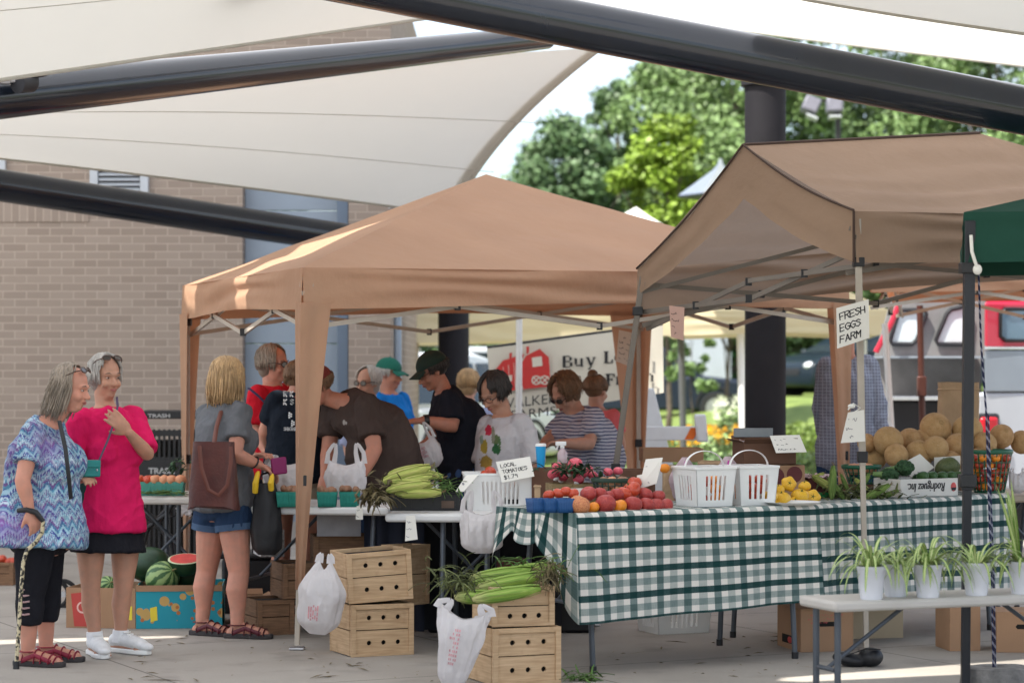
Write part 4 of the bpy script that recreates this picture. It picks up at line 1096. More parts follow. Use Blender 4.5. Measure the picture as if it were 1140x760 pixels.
def leafpile(name, label, cat, c, size, n, m, L=(.08,.2), w=.008, droop=.4, seed=1, flat=.6, kind=None, dirs=None, group=None):
    """tangle of long narrow leaves"""
    rr = random.Random(seed); mb = MB()
    for k in range(n):
        p = Vector((rr.gauss(0,1)*size[0], rr.gauss(0,1)*size[1], abs(rr.gauss(0,1))*size[2]))+Vector(c)
        d = Vector((rr.uniform(-1,1), rr.uniform(-1,1), rr.uniform(-flat,flat))).normalized() if not dirs else (Vector(dirs)+Vector((rr.gauss(0,.4),rr.gauss(0,.4),rr.gauss(0,.3)))).normalized()
        l = rr.uniform(*L); pts = []; q_ = p.copy(); dd = d.copy()
        for j in range(6):
            pts.append(q_.copy()); q_ = q_+dd*l/5; dd = (dd+Vector((rr.gauss(0,.15),rr.gauss(0,.15),-droop*.3))).normalized()
        mb.cc = tuple(np.array([1,1,1])*rr.uniform(.5,1.35))
        ww = w*rr.uniform(.6,1.3)
        mb.tube(pts, [(.0015, max(.0008, ww*math.sin(math.pi*(j+.7)/6.4))) for j in range(6)], 4)
    o = mb.build(name, m, angle=180)
    return tag(o, label, cat, group, kind)
m_dryv = mat('mixed dry leaf', (1,1,1), .85, .3, 30)
def attrmat(name, col, rough=.7, spec=.3, transl=0, var=.25):
    m = mat(name, col, rough, var, 14, attr=True, spec=spec)
    nt = m.node_tree; rmp = [n for n in nt.nodes if n.bl_idname == 'ShaderNodeValToRGB'][0]
    c = Vector(col)
    rmp.color_ramp.elements[0].color = (*(c*(1-var)),1); rmp.color_ramp.elements[1].color = (*(c*(1+var)),1)
    return m
m_drya = attrmat('dry husk tangle', (.13,.105,.05)); m_greena = attrmat('fresh green blade', (.10,.19,.045)); m_dkgreen = attrmat('dark green leafage', (.03,.07,.03)); m_olive = attrmat('olive husk leaf', (.12,.14,.05))
leafpile('corn_husks', 'dry brown corn silk and husk hanging off the left end of the white table', 'husks', P(420,556,12.92), (.04,.05,.05), 110, m_drya, (.05,.11), .010, .7, 3)
leafpile('herb_bunch', 'loose green herb stalks at the right of the corn tray', 'herbs', P(492,545,13.1), (.04,.05,.03), 60, m_greena, (.05,.1), .004, .2, 5)
# upright and lying corn on the second checkered cloth
for k, (a_, b_, Y, m) in enumerate((((926,556),(928,519),13.45,m_huskg),((940,556),(922,532),13.5,m_huskg),((950,552),(968,528),13.6,m_huskg),((936,550),(905,530),13.6,m_husk),((958,558),(990,540),13.45,m_huskg),((945,548),(936,528),13.7,m_huskg),((975,556),(1000,546),13.65,m_huskg),((972,552),(952,533),13.7,m_husk),((894,538),(917,527),13.65,m_husk),((985,560),(955,556),13.5,m_huskg))):
    corn(['green corn ear standing upright beside the yellow squash','green corn ear leaning left against the upright one','green corn ear behind the brown canopy pole','pale yellow corn ear lying behind the squash pile','green corn ear right of the brown canopy pole','green corn ear behind the leaning pair','green corn ear nearest the broccoli','pale corn ear just left of the canopy pole','pale yellow ear at the far left of the corn pile','green corn ear lying at the front by the pole'][k], P(*a_,Y), P(*b_,Y), m, 'green corn on the checkered cloth')
leafpile('corn_leaves', 'olive green husk leaves scattered round the corn beside the squash', 'leaves', P(955,552,13.55), (.13,.07,.025), 120, m_olive, (.06,.14), .012, .5, 8)
# green corn heaped on the right crate stack
m_huskb, t = raw('bright green corn husk', .6, .3)
o = t.coord(); mpn = t.n.new('ShaderNodeMapping'); mpn.inputs['Scale'].default_value = (70,70,4); t.l.new(o, mpn.inputs[0]); x, y, z = t.sep(o)
t.base(t.mix(t.ramp(t.math('MULTIPLY', z, 5.0), [(.0,(.8,.8,.8)),(.3,(0,0,0))]), t.ramp(t.noise(mpn.outputs[0], 1.4, 4), [(.3,(.11,.22,.03)),(.55,(.24,.36,.06)),(.8,(.40,.46,.14))]), (.52,.46,.22))); t.bump(t.noise(mpn.outputs[0], 2.5, 3), .4, .004)
for k, (a_, b_, Y) in enumerate((((526,667),(600,655),11.58),((530,655),(604,640),11.68),((522,645),(590,634),11.80),((548,641),(618,630),11.90),((506,664),(564,664),11.62),((512,655),(578,648),11.74))):
    o = corn(['lowest green corn ear at the front of the right crate stack','bright green corn ear second from the front on the right stack','green corn ear at the back left of the crate heap','green corn ear at the back right of the crate heap','corn ear with pale stalk end at the left front of the heap','corn ear under the top ones at the left of the heap'][k], P(*a_,Y), P(*b_,Y+.02), m_huskb, 'green corn on the right crate stack'); o.scale = (1.02,1.02,o.scale[2])
leafpile('husk_leaves', 'dark green husk leaves hanging over the left of the right crate stack', 'leaves', P(515,652,11.66), (.06,.05,.05), 85, m_olive, (.08,.18), .006, .8, 11)
leafpile('husk_leaves', 'green husk leaves heaped at the back of the right crate stack', 'leaves', P(590,634,11.9), (.10,.05,.02), 60, m_greena, (.08,.17), .006, .5, 12)
leafpile('corn_silk', 'dark stringy corn silk at the right end of the crate heap', 'roots', P(612,645,11.62), (.025,.025,.05), 110, m_drya, (.04,.12), .003, .8, 13)
leafpile('corn_husks', 'small heap of pale green husks on the pavement beside the right crate stack', 'husks', G(648,757)+Vector((0,0,.01)), (.05,.04,.01), 60, m_greena, (.05,.1), .006, .3, 14)
# scattered debris on the pavement, in little bits
mb = MB(); rr = random.Random(4)
for k in range(130):
    p = G(rr.uniform(130,900), rr.uniform(705,759)); a = rr.uniform(0,6.28); l = rr.uniform(.008,.05) if k % 6 else rr.uniform(.05,.12); w_ = rr.uniform(.002,.006)
    d = Vector((math.cos(a),math.sin(a),0)); n = Vector((-d.y,d.x,0)); z_ = Vector((0,0,.004))
    mb.add([p-d*l-n*w_*.3+z_, p-n*w_+z_*2, p+d*l+z_, p+n*w_+z_*2], [(0,1,2,3)])
tag(mb.build('leaf_litter', m_dry), 'scraps of dry leaf and husk scattered over the pavement', 'litter', kind='stuff')
# cantaloupes
m_cant, t = raw('netted cantaloupe rind', .8, .2)
o = t.coord(); v = t.n.new('ShaderNodeTexVoronoi'); v.feature = 'DISTANCE_TO_EDGE'; v.inputs['Scale'].default_value = 14; t.l.new(o, v.inputs['Vector'])
e = t.math('LESS_THAN', v.outputs['Distance'], .045)
oi = t.n.new('ShaderNodeObjectInfo'); og = t.n.new('ShaderNodeVectorMath'); og.operation = 'ADD'; t.l.new(o, og.inputs[0]); t.l.new(oi.outputs['Random'], og.inputs[1])
cb_ = t.ramp(t.noise(og.outputs[0], 2.2, 6), [(.28,(.30,.155,.06)),(.5,(.46,.25,.105)),(.7,(.54,.33,.15))])
cb_ = t.mix(t.math('MULTIPLY', oi.outputs['Random'], .55), cb_, (.44,.29,.115))
t.base(t.mix(t.math('MULTIPLY', e, .5), cb_, (.66,.52,.34)))
t.bump(e, .25, .01)
ml = [(989,491,17,14.25),(1014,490,15,14.45),(1041.6,476.6,17.5,14.5),(998,507,13.5,14.12),(1023,506,16,14.25),(1042,499,14.5,14.2),(1067,497,16,14.35),(1077,479,16.5,14.5),(1096,494,14,14.4),(1115,485.5,14,14.55),(965,493,11,14.3),(1137,492,13,14.6),(1058,515,14,14.25),(1085,512,14,14.3),(1030,490,14,14.5),(1110,508,13,14.6),(975,510,12,14.35)]
lbs = ['cantaloupe at the left of the pile, second from the left','cantaloupe directly above the small one at left of the pile','big cantaloupe crowning the pile with its stem scar showing','small cantaloupe at the lower left front of the pile','wide cantaloupe low in the front middle','cantaloupe just under the crowning one','cantaloupe right of the middle, left of the black pole','cantaloupe high on the right behind the black pole','cantaloupe just right of the black pole','yellowish cantaloupe near the rope','leftmost cantaloupe, half behind the brown pole','cantaloupe at the right edge of the photo','cantaloupe hidden low behind the white cards','cantaloupe low behind the black pole','cantaloupe deep in the middle of the pile','cantaloupe low at the right behind the green basket','cantaloupe low at the left behind the green basket']
mb = MB(); mb.ell((0,0,0), (1,1,.94), None, 26, 18)
cm = bpy.data.meshes.new('cantaloupe'); cm.from_pydata(mb.v, [], mb.f); cm.polygons.foreach_set('use_smooth', [True]*len(cm.polygons)); cm.materials.append(m_cant)
mb = MB(); mb.lathe([(.001,.90),(.09,.925),(.13,.935),(.15,.92)], 12, capt=False); sm_ = bpy.data.meshes.new('stem_scar'); sm_.from_pydata(mb.v, [], mb.f); sm_.materials.append(mat('stem scar', (.16,.11,.03), .9, .2))
for k, (px, py, rp_, Y) in enumerate(ml):
    o = bpy.data.objects.new('cantaloupe', cm); COL.objects.link(o); r_ = rp_*Y/F
    o.location = P(px,py,Y); o.scale = (r_*rng.uniform(.95,1.05),r_*rng.uniform(.95,1.05),r_*rng.uniform(.94,1.1)); o.rotation_euler = (R(62) if k in (2,9) else rng.uniform(-1,2), rng.uniform(-.6,.6), rng.uniform(-.5,.5) if k in (2,9) else rng.uniform(0,6))
    tag(o, lbs[k], 'cantaloupe', 'cantaloupes on the back of the checkered table')
    s_ = bpy.data.objects.new('stem_scar', sm_); COL.objects.link(s_); s_.parent = o
# a low riser the melons stand on
carton('low flat carton under the cantaloupe pile', Vector((P(962,0,14.2).x,14.1,.789)), R(30), .9, .5, .03, m_cardd)
# green bushel basket with cherry tomatoes
def bushel(label, c, r0, r1, h, m, bars=22, group=None, rings=5, handles=True):
    th = thing('round_basket', label, 'basket', c, 0, group); mb = MB(); c = Vector(c)
    for k in range(bars):
        a = 2*math.pi*k/bars; mb.bar(c+Vector((r0*math.cos(a),r0*math.sin(a),.002)), c+Vector((r1*math.cos(a),r1*math.sin(a),h)), .007, .003, up=(math.cos(a),math.sin(a),0))
    for k in range(rings):
        t_ = k/(rings-1); r = r0+(r1-r0)*t_; mb.tube([c+Vector((r*math.cos(2*math.pi*j/30), r*math.sin(2*math.pi*j/30), .003+h*t_*.97)) for j in range(30)], .0028, 6, closed=True)
    mb.build('basket_body', m, th, smooth=False)
    mb = MB(); mb.tube([c+Vector((r1*1.02*math.cos(2*math.pi*j/36), r1*1.02*math.sin(2*math.pi*j/36), h)) for j in range(36)], [(.012,.004)]*36, 8, up=(0,0,1), closed=True); mb.build('rim', m, th)
    mb = MB(); mb.lathe([(r0*.98,.002),(r0*.98,.008)], 24, c); mb.build('floor', m, th)
    return th
cb = PZ(1106,549,.79)+Vector((0,.12,0))
bushel('round green plastic basket of small tomatoes at the right end of the cloth', cb, .088, .132, .24, m_gpl)
k = 0
for lay in range(5):
    for j in range(9):
        a = j*.698+lay*.35; rr_ = (.066+.010*lay); z_ = .035+lay*.042
        m = (m_toma, m_plum, m_oran, m_toma)[(j*3+lay) % 4] if lay < 4 else (m_oran, m_toma)[(j//2) % 2]
        o = fruit('rndc', 'cherry_tomato', 'small red or orange tomato inside the round green basket', 'tomato', cb+Vector((rr_*math.cos(a),rr_*math.sin(a),z_)), .025, m, 'small tomatoes in the green basket', .9, 0, stem=False)
cb2 = Vector((P(959,0,14.0).x,14.0,.79)); bushel('small green basket half behind the brown canopy pole', cb2+Vector((0,0,.06)), .075, .11, .10, m_gpl, 20, rings=4)
for j in range(8):
    a = j*.785; fruit('rndp', 'peach', 'pale peach inside the small green basket by the pole', 'peach', cb2+Vector((.055*math.cos(a),.055*math.sin(a),.145)), .034, m_peach2, 'peaches in the small green basket', .95, 0, stem=False)
# dark mesh basket with radishes and potatoes
cb3 = Vector((P(683,0,12.9).x,12.85,.79)); bushel('dark green mesh basket of small onions behind the loose tomatoes', cb3, .085, .115, .135, m_dgpl, 20, rings=6)
for lay in range(3):
    for j in range(7):
        a = j*.897+lay*.4; fruit('rndo', 'small_onion', 'small tan onion inside the dark mesh basket', 'onion', cb3+Vector((.06*math.cos(a),.06*math.sin(a),.035+.045*lay)), .028, m_fig if (j+lay)%3 else m_peach2, 'small onions in the dark mesh basket', .95, 0, stem=False)
m_rad = mat('radish skin', (.62,.03,.07), .35, .15, 10, col2=(.72,.16,.2)); m_wht = mat('white flesh', (.75,.70,.66), .6, .05)
for k, (px, py, r_) in enumerate(((640,509,.042),(617,520,.038),(626,523,.034),(634,517,.03),(648,520,.036),(655,516,.03),(644,526,.034),(660,522,.03),(688,517,.028),(677,518,.028),(620,512,.028))):
    Y = 13.0+.05*(k%3)
    o = fruit('rad', 'radish', ['big red radish at the top of the heap','red radish at the left of the heap','red radish low at the left','red radish in the middle of the heap','red radish at the right of the heap','red radish behind the right ones','red radish low in the middle','red radish next to the mesh basket','bright red radish lying on the mesh basket rim','pale red radish behind the mesh basket rim','small red radish at the far left'][k], 'radish', P(px,py+7,Y), r_*.95, m_rad, 'radishes behind the tomatoes', .8, 1, stem=False)
    mb = MB(); mb.ell((0,0,-.85), (.45,.45,.3)); mb.build('white_tip', m_wht, o, world=False)
for k, (px, py) in enumerate(((628,530),(651,531))):
    th, M = carton(['small woven brown tray left under the radishes','small woven brown tray right under the radishes'][k], Vector((P(px-13,0,12.9).x,12.9,.79)), R(10), .125, .2, .11, mat('woven splint', (.24,.17,.08), .8, .35, 30, .4, 50, stretch=(1,1,6)), name='produce_tray')
leafpile('radish_leaves', 'dark green radish leaves between the red radishes', 'leaves', P(638,524,12.95), (.07,.04,.012), 90, m_dkgreen, (.04,.09), .010, .3, 21)
# broccoli, round squash and cucumbers in the upside down box
m_broc = mat('broccoli head', (.035,.085,.035), .9, .35, 60, .8, 120); m_brst = mat('broccoli stalk', (.16,.27,.09), .6, .15)
def broccoli(label, c, r, stemdir, seed):
    th = thing('broccoli', label, 'broccoli', Vector(c)-Vector((0,0,r)), 0, 'broccoli in the upside down box'); rr = random.Random(seed); mb = MB()
    for k in range(60):
        d = Vector((rr.gauss(0,1), rr.gauss(0,1), rr.gauss(0,1)+.3)).normalized(); p = Vector(c)+Vector((d.x*r, d.y*r, d.z*r*.7))
        mb.ell(p, r*rr.uniform(.22,.34), None, 8, 6)
    mb.ell(c, (r*.95,r*.95,r*.65)); mb.build('floret', m_broc, th)
    mb = MB(); s = Vector(stemdir); mb.tube([Vector(c)-s*.2*r, Vector(c)+s*r*2.1], [r*.5,r*.28], 10)
    mb.build('stalk', m_brst, th); return th
broccoli('broccoli crown at the right end of the pair, facing up', P(1006,521,13.85), .05, (-1,0,-.1), 1)
broccoli('broccoli crown lying left of the other with its stalk out', P(990,529,13.8), .045, (-1,-.1,.1), 2)
broccoli('small broccoli crown low by the box rim', P(1022,533,13.9), .03, (-.5,.3,-.4), 3)
fruit('acorn', 'green_squash', 'ribbed dark green round squash sitting on the cucumbers', 'squash', P(1055,520,14.05), .072, mat('dark squash rind', (.045,.085,.03), .5, .4, 12, col2=(.14,.16,.06)), None, .82, 2.2)
for k, px in enumerate((1027,1037,1048,1058,1066)):
    fruit('cuke', 'cucumber', ['green cucumber end, leftmost in the box','green cucumber end, second from the left in the box','green cucumber end, middle of the box','green cucumber end, second from the right in the box','green cucumber end, rightmost in the box'][k], 'cucumber', P(px,530,13.80+.035*k), .029, m_lime, 'cucumbers in the upside down box', 1.0, .5, rot=(R(80),0,R(30)), el=1.6, stem=False)
# bell peppers and tomatoes in the white tub and the basket
for k, (px, py) in enumerate(((546,527),(586,524),(598,527),(541,531),(575,528))):
    fruit('rndt', 'tomato', ['red tomato left of the local tomatoes card','red tomato right of the card, nearer it','red tomato at the right end of the white tub','red tomato at the far left of the white tub','red tomato behind the local tomatoes card'][k], 'tomato', P(px,py-2,13.4), .034, m_toma, 'tomatoes in the white tub', .85, .6)
fruit('rndt', 'tomato', 'orange yellow tomato in the left white hand basket', 'tomato', P(740,521,12.65), .028, m_oran, None, .9, .3)
for k in range(14):
    b_ = k % 2; c0 = (Vector((1.0,12.62,.80)), Vector((1.245,12.75,.80)))[b_]; a = k*1.1; z_ = .04+.045*(k//5)
    fruit('rndt' if k % 3 else 'rndy', 'tomato' , ('red tomato glimpsed through the slots of the left white basket','red or yellow tomato glimpsed through the slots of the right white basket')[b_], 'tomato', c0+Vector((.065*math.cos(a),.065*math.sin(a),z_)), .034, m_toma if k % 3 else m_oran, ('tomatoes inside the left white basket','tomatoes inside the right white basket')[b_], .88, .3, stem=False)
# teal quart baskets with figs
gq = 'teal quart baskets on the left tables'
ql = [(364,560,13.6,'teal quart basket just right of the tan canopy leg'),(389,559,13.6,'teal quart basket at the right end of the row'),(332,560,13.6,'teal quart basket just left of the tan canopy leg'),(319,560,13.6,'teal quart basket at the left end of the row, by the black tote')]
for k, (px, py, Y, lb) in enumerate(ql):
    c = Vector((P(px,0,Y).x, Y+.02, .74)); quart(lb, c, R(2), .112, .085, m_teal, gq)
    for j in range(7):
        fruit('fig', 'fig', 'brown fig heaped in '+('the','the')[0]+' '+['basket right of the canopy leg','rightmost teal basket','basket left of the canopy leg','basket beside the black tote'][k], 'fig', c+Vector((rng.uniform(-.042,.042), rng.uniform(-.042,.042), .086+rng.uniform(0,.015))), .019, m_fig, ['figs in the basket right of the leg','figs in the rightmost basket','figs in the basket left of the leg','figs in the basket beside the tote'][k], 1.1, 0, stem=False)
for k, (px, lb) in enumerate(((160,'green quart basket of red tomatoes on the far left table'),(178,'green quart basket of peaches on the far left table'),(196,'green quart basket of peaches beside the tan canopy leg'))):
    c = Vector((P(px,0,14.85).x, 14.85, .74)); quart(lb, c, 0, .105, .085, mat('pale teal pulp', (.06,.24,.19), .8, .1, 10), 'green quart baskets on the far left table')
    for j in range(4): fruit('rndf' if k else 'rndt', 'peach' if k else 'tomato', ['red orange tomato in the left green quart','pale peach in the middle green quart','pale peach in the right green quart'][k], 'peach' if k else 'tomato', c+Vector((-.028+.056*(j%2), -.028+.056*(j//2), .095)), .033, m_peach2 if k else m_toma, ['tomatoes in the left green quart','peaches in the middle green quart','peaches in the right green quart'][k], .93, 0, stem=False)
leafpile('green_beans', 'green beans laid along the front of the far left table', 'beans', P(183,549,14.7), (.07,.03,.008), 90, m_greena, (.04,.08), .005, .0, 31, flat=.1)
for k, px in enumerate((2,10,-6,15)):
    fruit('rndt', 'tomato', ['red tomato in the low crate, second from the right','red tomato in the low crate, third from the left','red tomato in the low crate at its left end','red tomato at the right end of the low crate by the wall'][k], 'tomato', P(px,622+3*(k%2),17.1), .035, m_toma, 'tomatoes in the low brown crate', .85, .5)
leafpile('chard_bunch', 'bunch of dark leaves beside the far left quart baskets', 'greens', P(199,523,14.95), (.03,.03,.03), 30, m_dkgreen, (.04,.09), .012, .3, 33)

# ---------------------------------------------------------------- cards and notes
m_paper = mat('white card', (.74,.72,.66), .8, .03, 5); m_tanp = mat('tan card', (.52,.33,.27), .8, .05, 5)
def card(label, c4, Y4, lines, m=m_paper, name='price_card', inkm=None, seed=1, thick=.003, hgt=None):
    """four picture corners TL TR BR BL with their depths -> a flat card"""
    Ys = Y4 if hasattr(Y4,'__len__') else [Y4]*4
    tl, tr, br, bl = [P(*c4[i], Ys[i]) for i in range(4)]
    x_ = ((tr-tl)+(br-bl))/2; W_ = x_.length; x_.normalize(); y_ = ((tl-bl)+(tr-br))/2; y_ = y_-x_*y_.dot(x_)*0; Hh = y_.length; yn = y_.normalized(); n_ = x_.cross(yn).normalized()
    th = thing(name, label, 'card', (bl+br)/2); mb = MB()
    q_ = [bl, br, tr, tl]; mb.add([p+n_*thick/2 for p in q_]+[p-n_*thick/2 for p in q_], [(0,1,2,3),(7,6,5,4),(0,4,5,1),(1,5,6,2),(2,6,7,3),(3,7,4,0)])
    mb.build('sheet', m, th, smooth=False)
    mb = MB(); nl = len(lines); lh = Hh*.84/nl
    for k, s in enumerate(lines):
        h = lh*.62; t_ = 1-(.1+(k+.8)*.84/nl); o_ = lerp(bl, tl, t_)+x_*W_*.1+n_*(thick/2+.0012)
        Mx = frame(x_, yn, n_, o_)
        if s.startswith('~'): scribble(mb, Mx, W_*float(s[1:] or .75), h*.7, seed+k)
        else:
            wid = strokes(MB(), s, Mx, h, seed=seed+k); sc = min(1.25, W_*.8/max(wid,1e-6))
            strokes(mb, s, Mx @ Matrix.Diagonal((sc,1,1,1)), h, w=h*.14, seed=seed+k)
    mb.build('writing', inkm or m_ink, th, smooth=False)
    return th
card('hand lettered fresh eggs card tied high on the brown canopy pole', [(931,343),(967,333),(968,376),(932,388)], 12.86, ['FRESH','EGGS','FARM'], seed=2)
th = card('small blank looking note tied half way down the brown canopy pole', [(944,459),(962,456),(963,491),(936,493)], 12.86, ['~.5','~.4','~.6'], seed=5, inkm=mat('faint pencil', (.26,.25,.27), .8))
mb = MB(); mb.tube([P(944,456,12.86),P(950,449,12.86),P(958,454,12.88),P(952,458,12.86)], .004, 6); mb.ell(P(948,452,12.86), (.02,.012,.012)); mb.build('knotted_tie', m_paper, th)
card('card lettered local tomatoes leaning on the white tub', [(552,514),(590,508),(595,530),(559,537)], [13.2,13.2,13.15,13.15], ['LOCAL','TOMATOES','$1.79'], seed=3)
card('tilted note card hung on the leaning shaded canopy pole', [(689,367),(707,371),(704,409),(686,402)], 15.78, ['~.7','~.7','~.7','~.5','~.6'], seed=7, m=mat('pinkish card', (.62,.52,.45), .8, .03))
card('tan note card hanging from the tan valance', [(745,340),(762,342),(761,379),(747,375)], 14.0, ['~.6','~.7','~.6','~.5'], m=m_tanp, seed=9)
card('price card hooked on the left side of the left white basket', [(719,511),(738,509),(731,538),(711,544)], [12.46,12.42,12.42,12.44], ['~.5','~.4','~.5'], seed=11, inkm=MATS['faint pencil'])
card('second slip tucked under the price card on the left white basket', [(709,529),(724,526),(722,540),(711,544)], [12.48,12.45,12.45,12.46], ['~.4','~.3'], seed=12, inkm=MATS['faint pencil'])
card('price card leaning on the dark nut tray', [(857,485),(890,484),(898,503),(864,504)], [13.4,13.45,13.36,13.3], ['~.7','~.4','~.6'], seed=13)
card('white diamond tilted card in front of the cantaloupes', [(996,520),(1024,505),(1040,520),(1021,534)], [14.0,14.05,14.05,14.0], ['~.4','~.4'], seed=14, inkm=MATS['faint pencil'])
card('white card upright behind the green round squash', [(1040,509),(1069,507),(1069,530),(1040,532)], 14.15, ['~.5'], seed=15, inkm=MATS['faint pencil'])
card('small white card between the loose tomatoes and the radish trays', [(616,544),(650,543),(650,553),(616,554)], 12.3, ['~.6'], seed=16, inkm=MATS['faint pencil'])
card('narrow slip of paper hanging from the white table edge', [(452,574),(462,573),(465,600),(451,602)], 12.86, ['~.5','~.5','~.4'], seed=17, inkm=MATS['faint pencil'])
card('pale printed label hanging at the end of the basket table', [(397,563),(404,562),(404,578),(396,578)], 13.44, ['~.5','~.5'], seed=18)
card('folded tent card leaning beside the white tub', [(519,529),(533,528),(516,547),(507,547)], [13.2,13.2,13.1,13.1], ['~.6'], seed=19, inkm=MATS['faint pencil'])
# cup, spray bottle
c = Vector((P(602,0,13.3).x,13.3,.74)); c.z = P(602,521,13.3).z
th = thing('paper_cup', 'tall bright blue cup with white lid behind the tomato card', 'cup', c); mb = MB(); mb.lathe([(.020,0),(.029,.122)], 24, c); mb.build('cup_wall', mat('bright blue cup', (.01,.30,.62), .45, .03), th); mb = MB(); mb.lathe([(.030,.12),(.031,.128),(.026,.136)], 24, c); mb.build('lid', m_wpl, th)
carton('grey box the blue cup stands on', Vector((c.x-.05,c.y-.05,.74)), 0, .12, .14, c.z-.741, m_cardd, open_=False)
c = P(637,517,13.6); c = Vector((P(626,0,13.5).x,13.5,P(626,516,13.5).z)); th = thing('spray_bottle', 'clear spray bottle with white trigger behind the radishes', 'bottle', c)
mb = MB(); mb.lathe([(.026,0),(.028,.01),(.028,.06),(.012,.085)], 20, c); mb.build('bottle_body', mat('pinkish clear plastic', (.5,.38,.40), .15, .1, spec=.8), th)
mb = MB(); mb.lathe([(.013,.085),(.013,.10)], 14, c); mb.box(c+Vector((-.008,0,.112)), (.06,.02,.024)); mb.box(c+Vector((-.028,0,.09)), (.01,.012,.03), rotm(0,0,R(20))); mb.build('trigger', m_wpl, th, bevel=.003)
th, M = carton('dark crate block the spray bottle stands on', Vector((c.x-.06,c.y-.06,.74)), 0, .13, .13, max(.02,c.z-.741), m_cardd, open_=False)
carton('black shallow tray next to the white tub', PZ(563,567,.74)+Vector((0,.03,0)), R(2), .15, .2, .055, m_blkpl)

# ---------------------------------------------------------------- plastic shopping bags
m_bag = mat('thin white plastic film', (.74,.71,.71), .35, .06, 5, .45, 13, transl=.38, spec=.5, bdist=.04)
def shopbag(label, top, w, h, d, lean=0.0, pr=True, seed=1, bulge=1.0, handles=((-.32,0),(.32,0)), ground=False, hl=.28, prfrac=(.25,.6), roll=0, gather=0, narrow=0):
    """hanging t-shirt bag: top = point between the handles' root; opens upwards"""
    top = Vector(top); th = thing('plastic_bag', label, 'plastic bag', top-Vector((0,0,h)), 0, 'white plastic shopping bags')
    Mx = Matrix.Translation(top) @ Matrix.Rotation(roll,4,'Z') @ Matrix.Rotation(lean,4,'Y')
    mb = MB(); nu, nv = 110, 44
    def fn(u, v):
        a = 2*math.pi*u; t_ = v
        wd = w/2*(.80+.25*math.sin(math.pi*min(1,t_*.9+.1))*bulge)*(1-.55*max(0,(t_-.82)/.18)**1.8)
        dp = d/2*(.35+.75*math.sin(math.pi*min(1,t_*.85+.08)))*(1-.75*max(0,(t_-.82)/.18)**1.8)
        g_ = (1-gather*.7*max(0,1-t_/.45)**1.3)*(1-narrow*t_); wd *= g_; dp *= g_
        k = 1+.13*nz((math.cos(a)*2+seed, math.sin(a)*2, t_*3))+.10*nz((a*3.5+seed, t_*1.0, seed))+.05*math.sin(a*11+3*nz((a,t_*2,seed)))*(1-.6*t_)+.04*nz((math.cos(a)*7+seed, math.sin(a)*7, t_*9))
        x_ = wd*math.cos(a)*k; y_ = dp*math.sin(a)*k
        z_ = -h*t_
        if t_ < .25:   # the mouth: raised to handles at the sides, dipped in the middle
            z_ += -(1-t_/.25)*h*.14*(1-abs(math.cos(a))**1.5)
        return Mx @ Vector((x_, y_, z_))
    mb.grid(nu, nv, fn); ob = mb.build('bag_film', m_bag, th, angle=180)
    for s in (-1, 1):
        mb = MB()
        for f in (-1, 1):
            pts = [Vector((s*w*(.40-.15*f*0), 0, -.02))+Vector((f*w*.09,0,0)), Vector((s*w*.36+f*w*.10,0,hl*h*.5)), Vector((s*w*.30+f*w*.04,0,hl*h)), Vector((s*w*.28,0,hl*h*1.12))]
            for p in pts: p.x *= 1-gather*.65
            mb.tube([Mx @ p for p in pts], [(.003,w*.07),(.002,w*.055),(.002,w*.045),(.002,w*.04)], 8, up=(0,1,0))
        mb.build('handle', m_bag, th)
    if pr:
        mb = MB(); rr = random.Random(seed)
        for k in range(5):
            u0 = .75-.02*2+(k-2)*.016
            for j in range(9):
                v0 = prfrac[0]+(prfrac[1]-prfrac[0])*j/9
                if rr.random() < .25: continue
                q_ = [fn(u0-.005, v0), fn(u0+.005, v0), fn(u0+.005, v0+.03), fn(u0-.005, v0+.03)]
                mb.add([p+Vector((0,-.004,0)) for p in q_], [(0,1,2,3)])
        mb.build('red_print', MATS['faded pink print'] if 'faded pink print' in MATS else mat('faded pink print', (.62,.30,.32), .6, .2, 30), th)
    return th
shopbag('plastic bag hanging on the left side of the left crate stack', P(362,622,12.55), .22, .39, .16, lean=R(6), seed=1, prfrac=(.6,.8), bulge=1.15, hl=.06, gather=1)
shopbag('limp plastic bag hanging off the left side of the right crate stack', P(518,676,11.42), .27, .40, .12, lean=R(10), seed=4, hl=.05, bulge=.6, prfrac=(.25,.7), narrow=.55)
shopbag('plastic bag hanging from the front edge of the white table', P(537,566,12.78), .215, .235, .13, seed=7, hl=.36, pr=False)
shopbag('pair of upright plastic bag handles behind the teal basket, right of the canopy leg', P(385,512,13.85), .22, .21, .14, seed=10, hl=.40, pr=False)
shopbag('plastic bag slumped behind the baskets, left of the canopy leg', P(320,512,13.95), .24, .20, .16, seed=13, hl=.1, pr=False, bulge=1.3)
shopbag('plastic bag drooping from the hand of the man in the black cap', P(470,488,14.55), .15, .19, .10, lean=R(-22), seed=16, hl=.42, bulge=1.1)
shopbag('small crumpled plastic bag lying beside the round green basket', P(1133,524,14.2), .10, .13, .1, seed=19, hl=.1, pr=False)
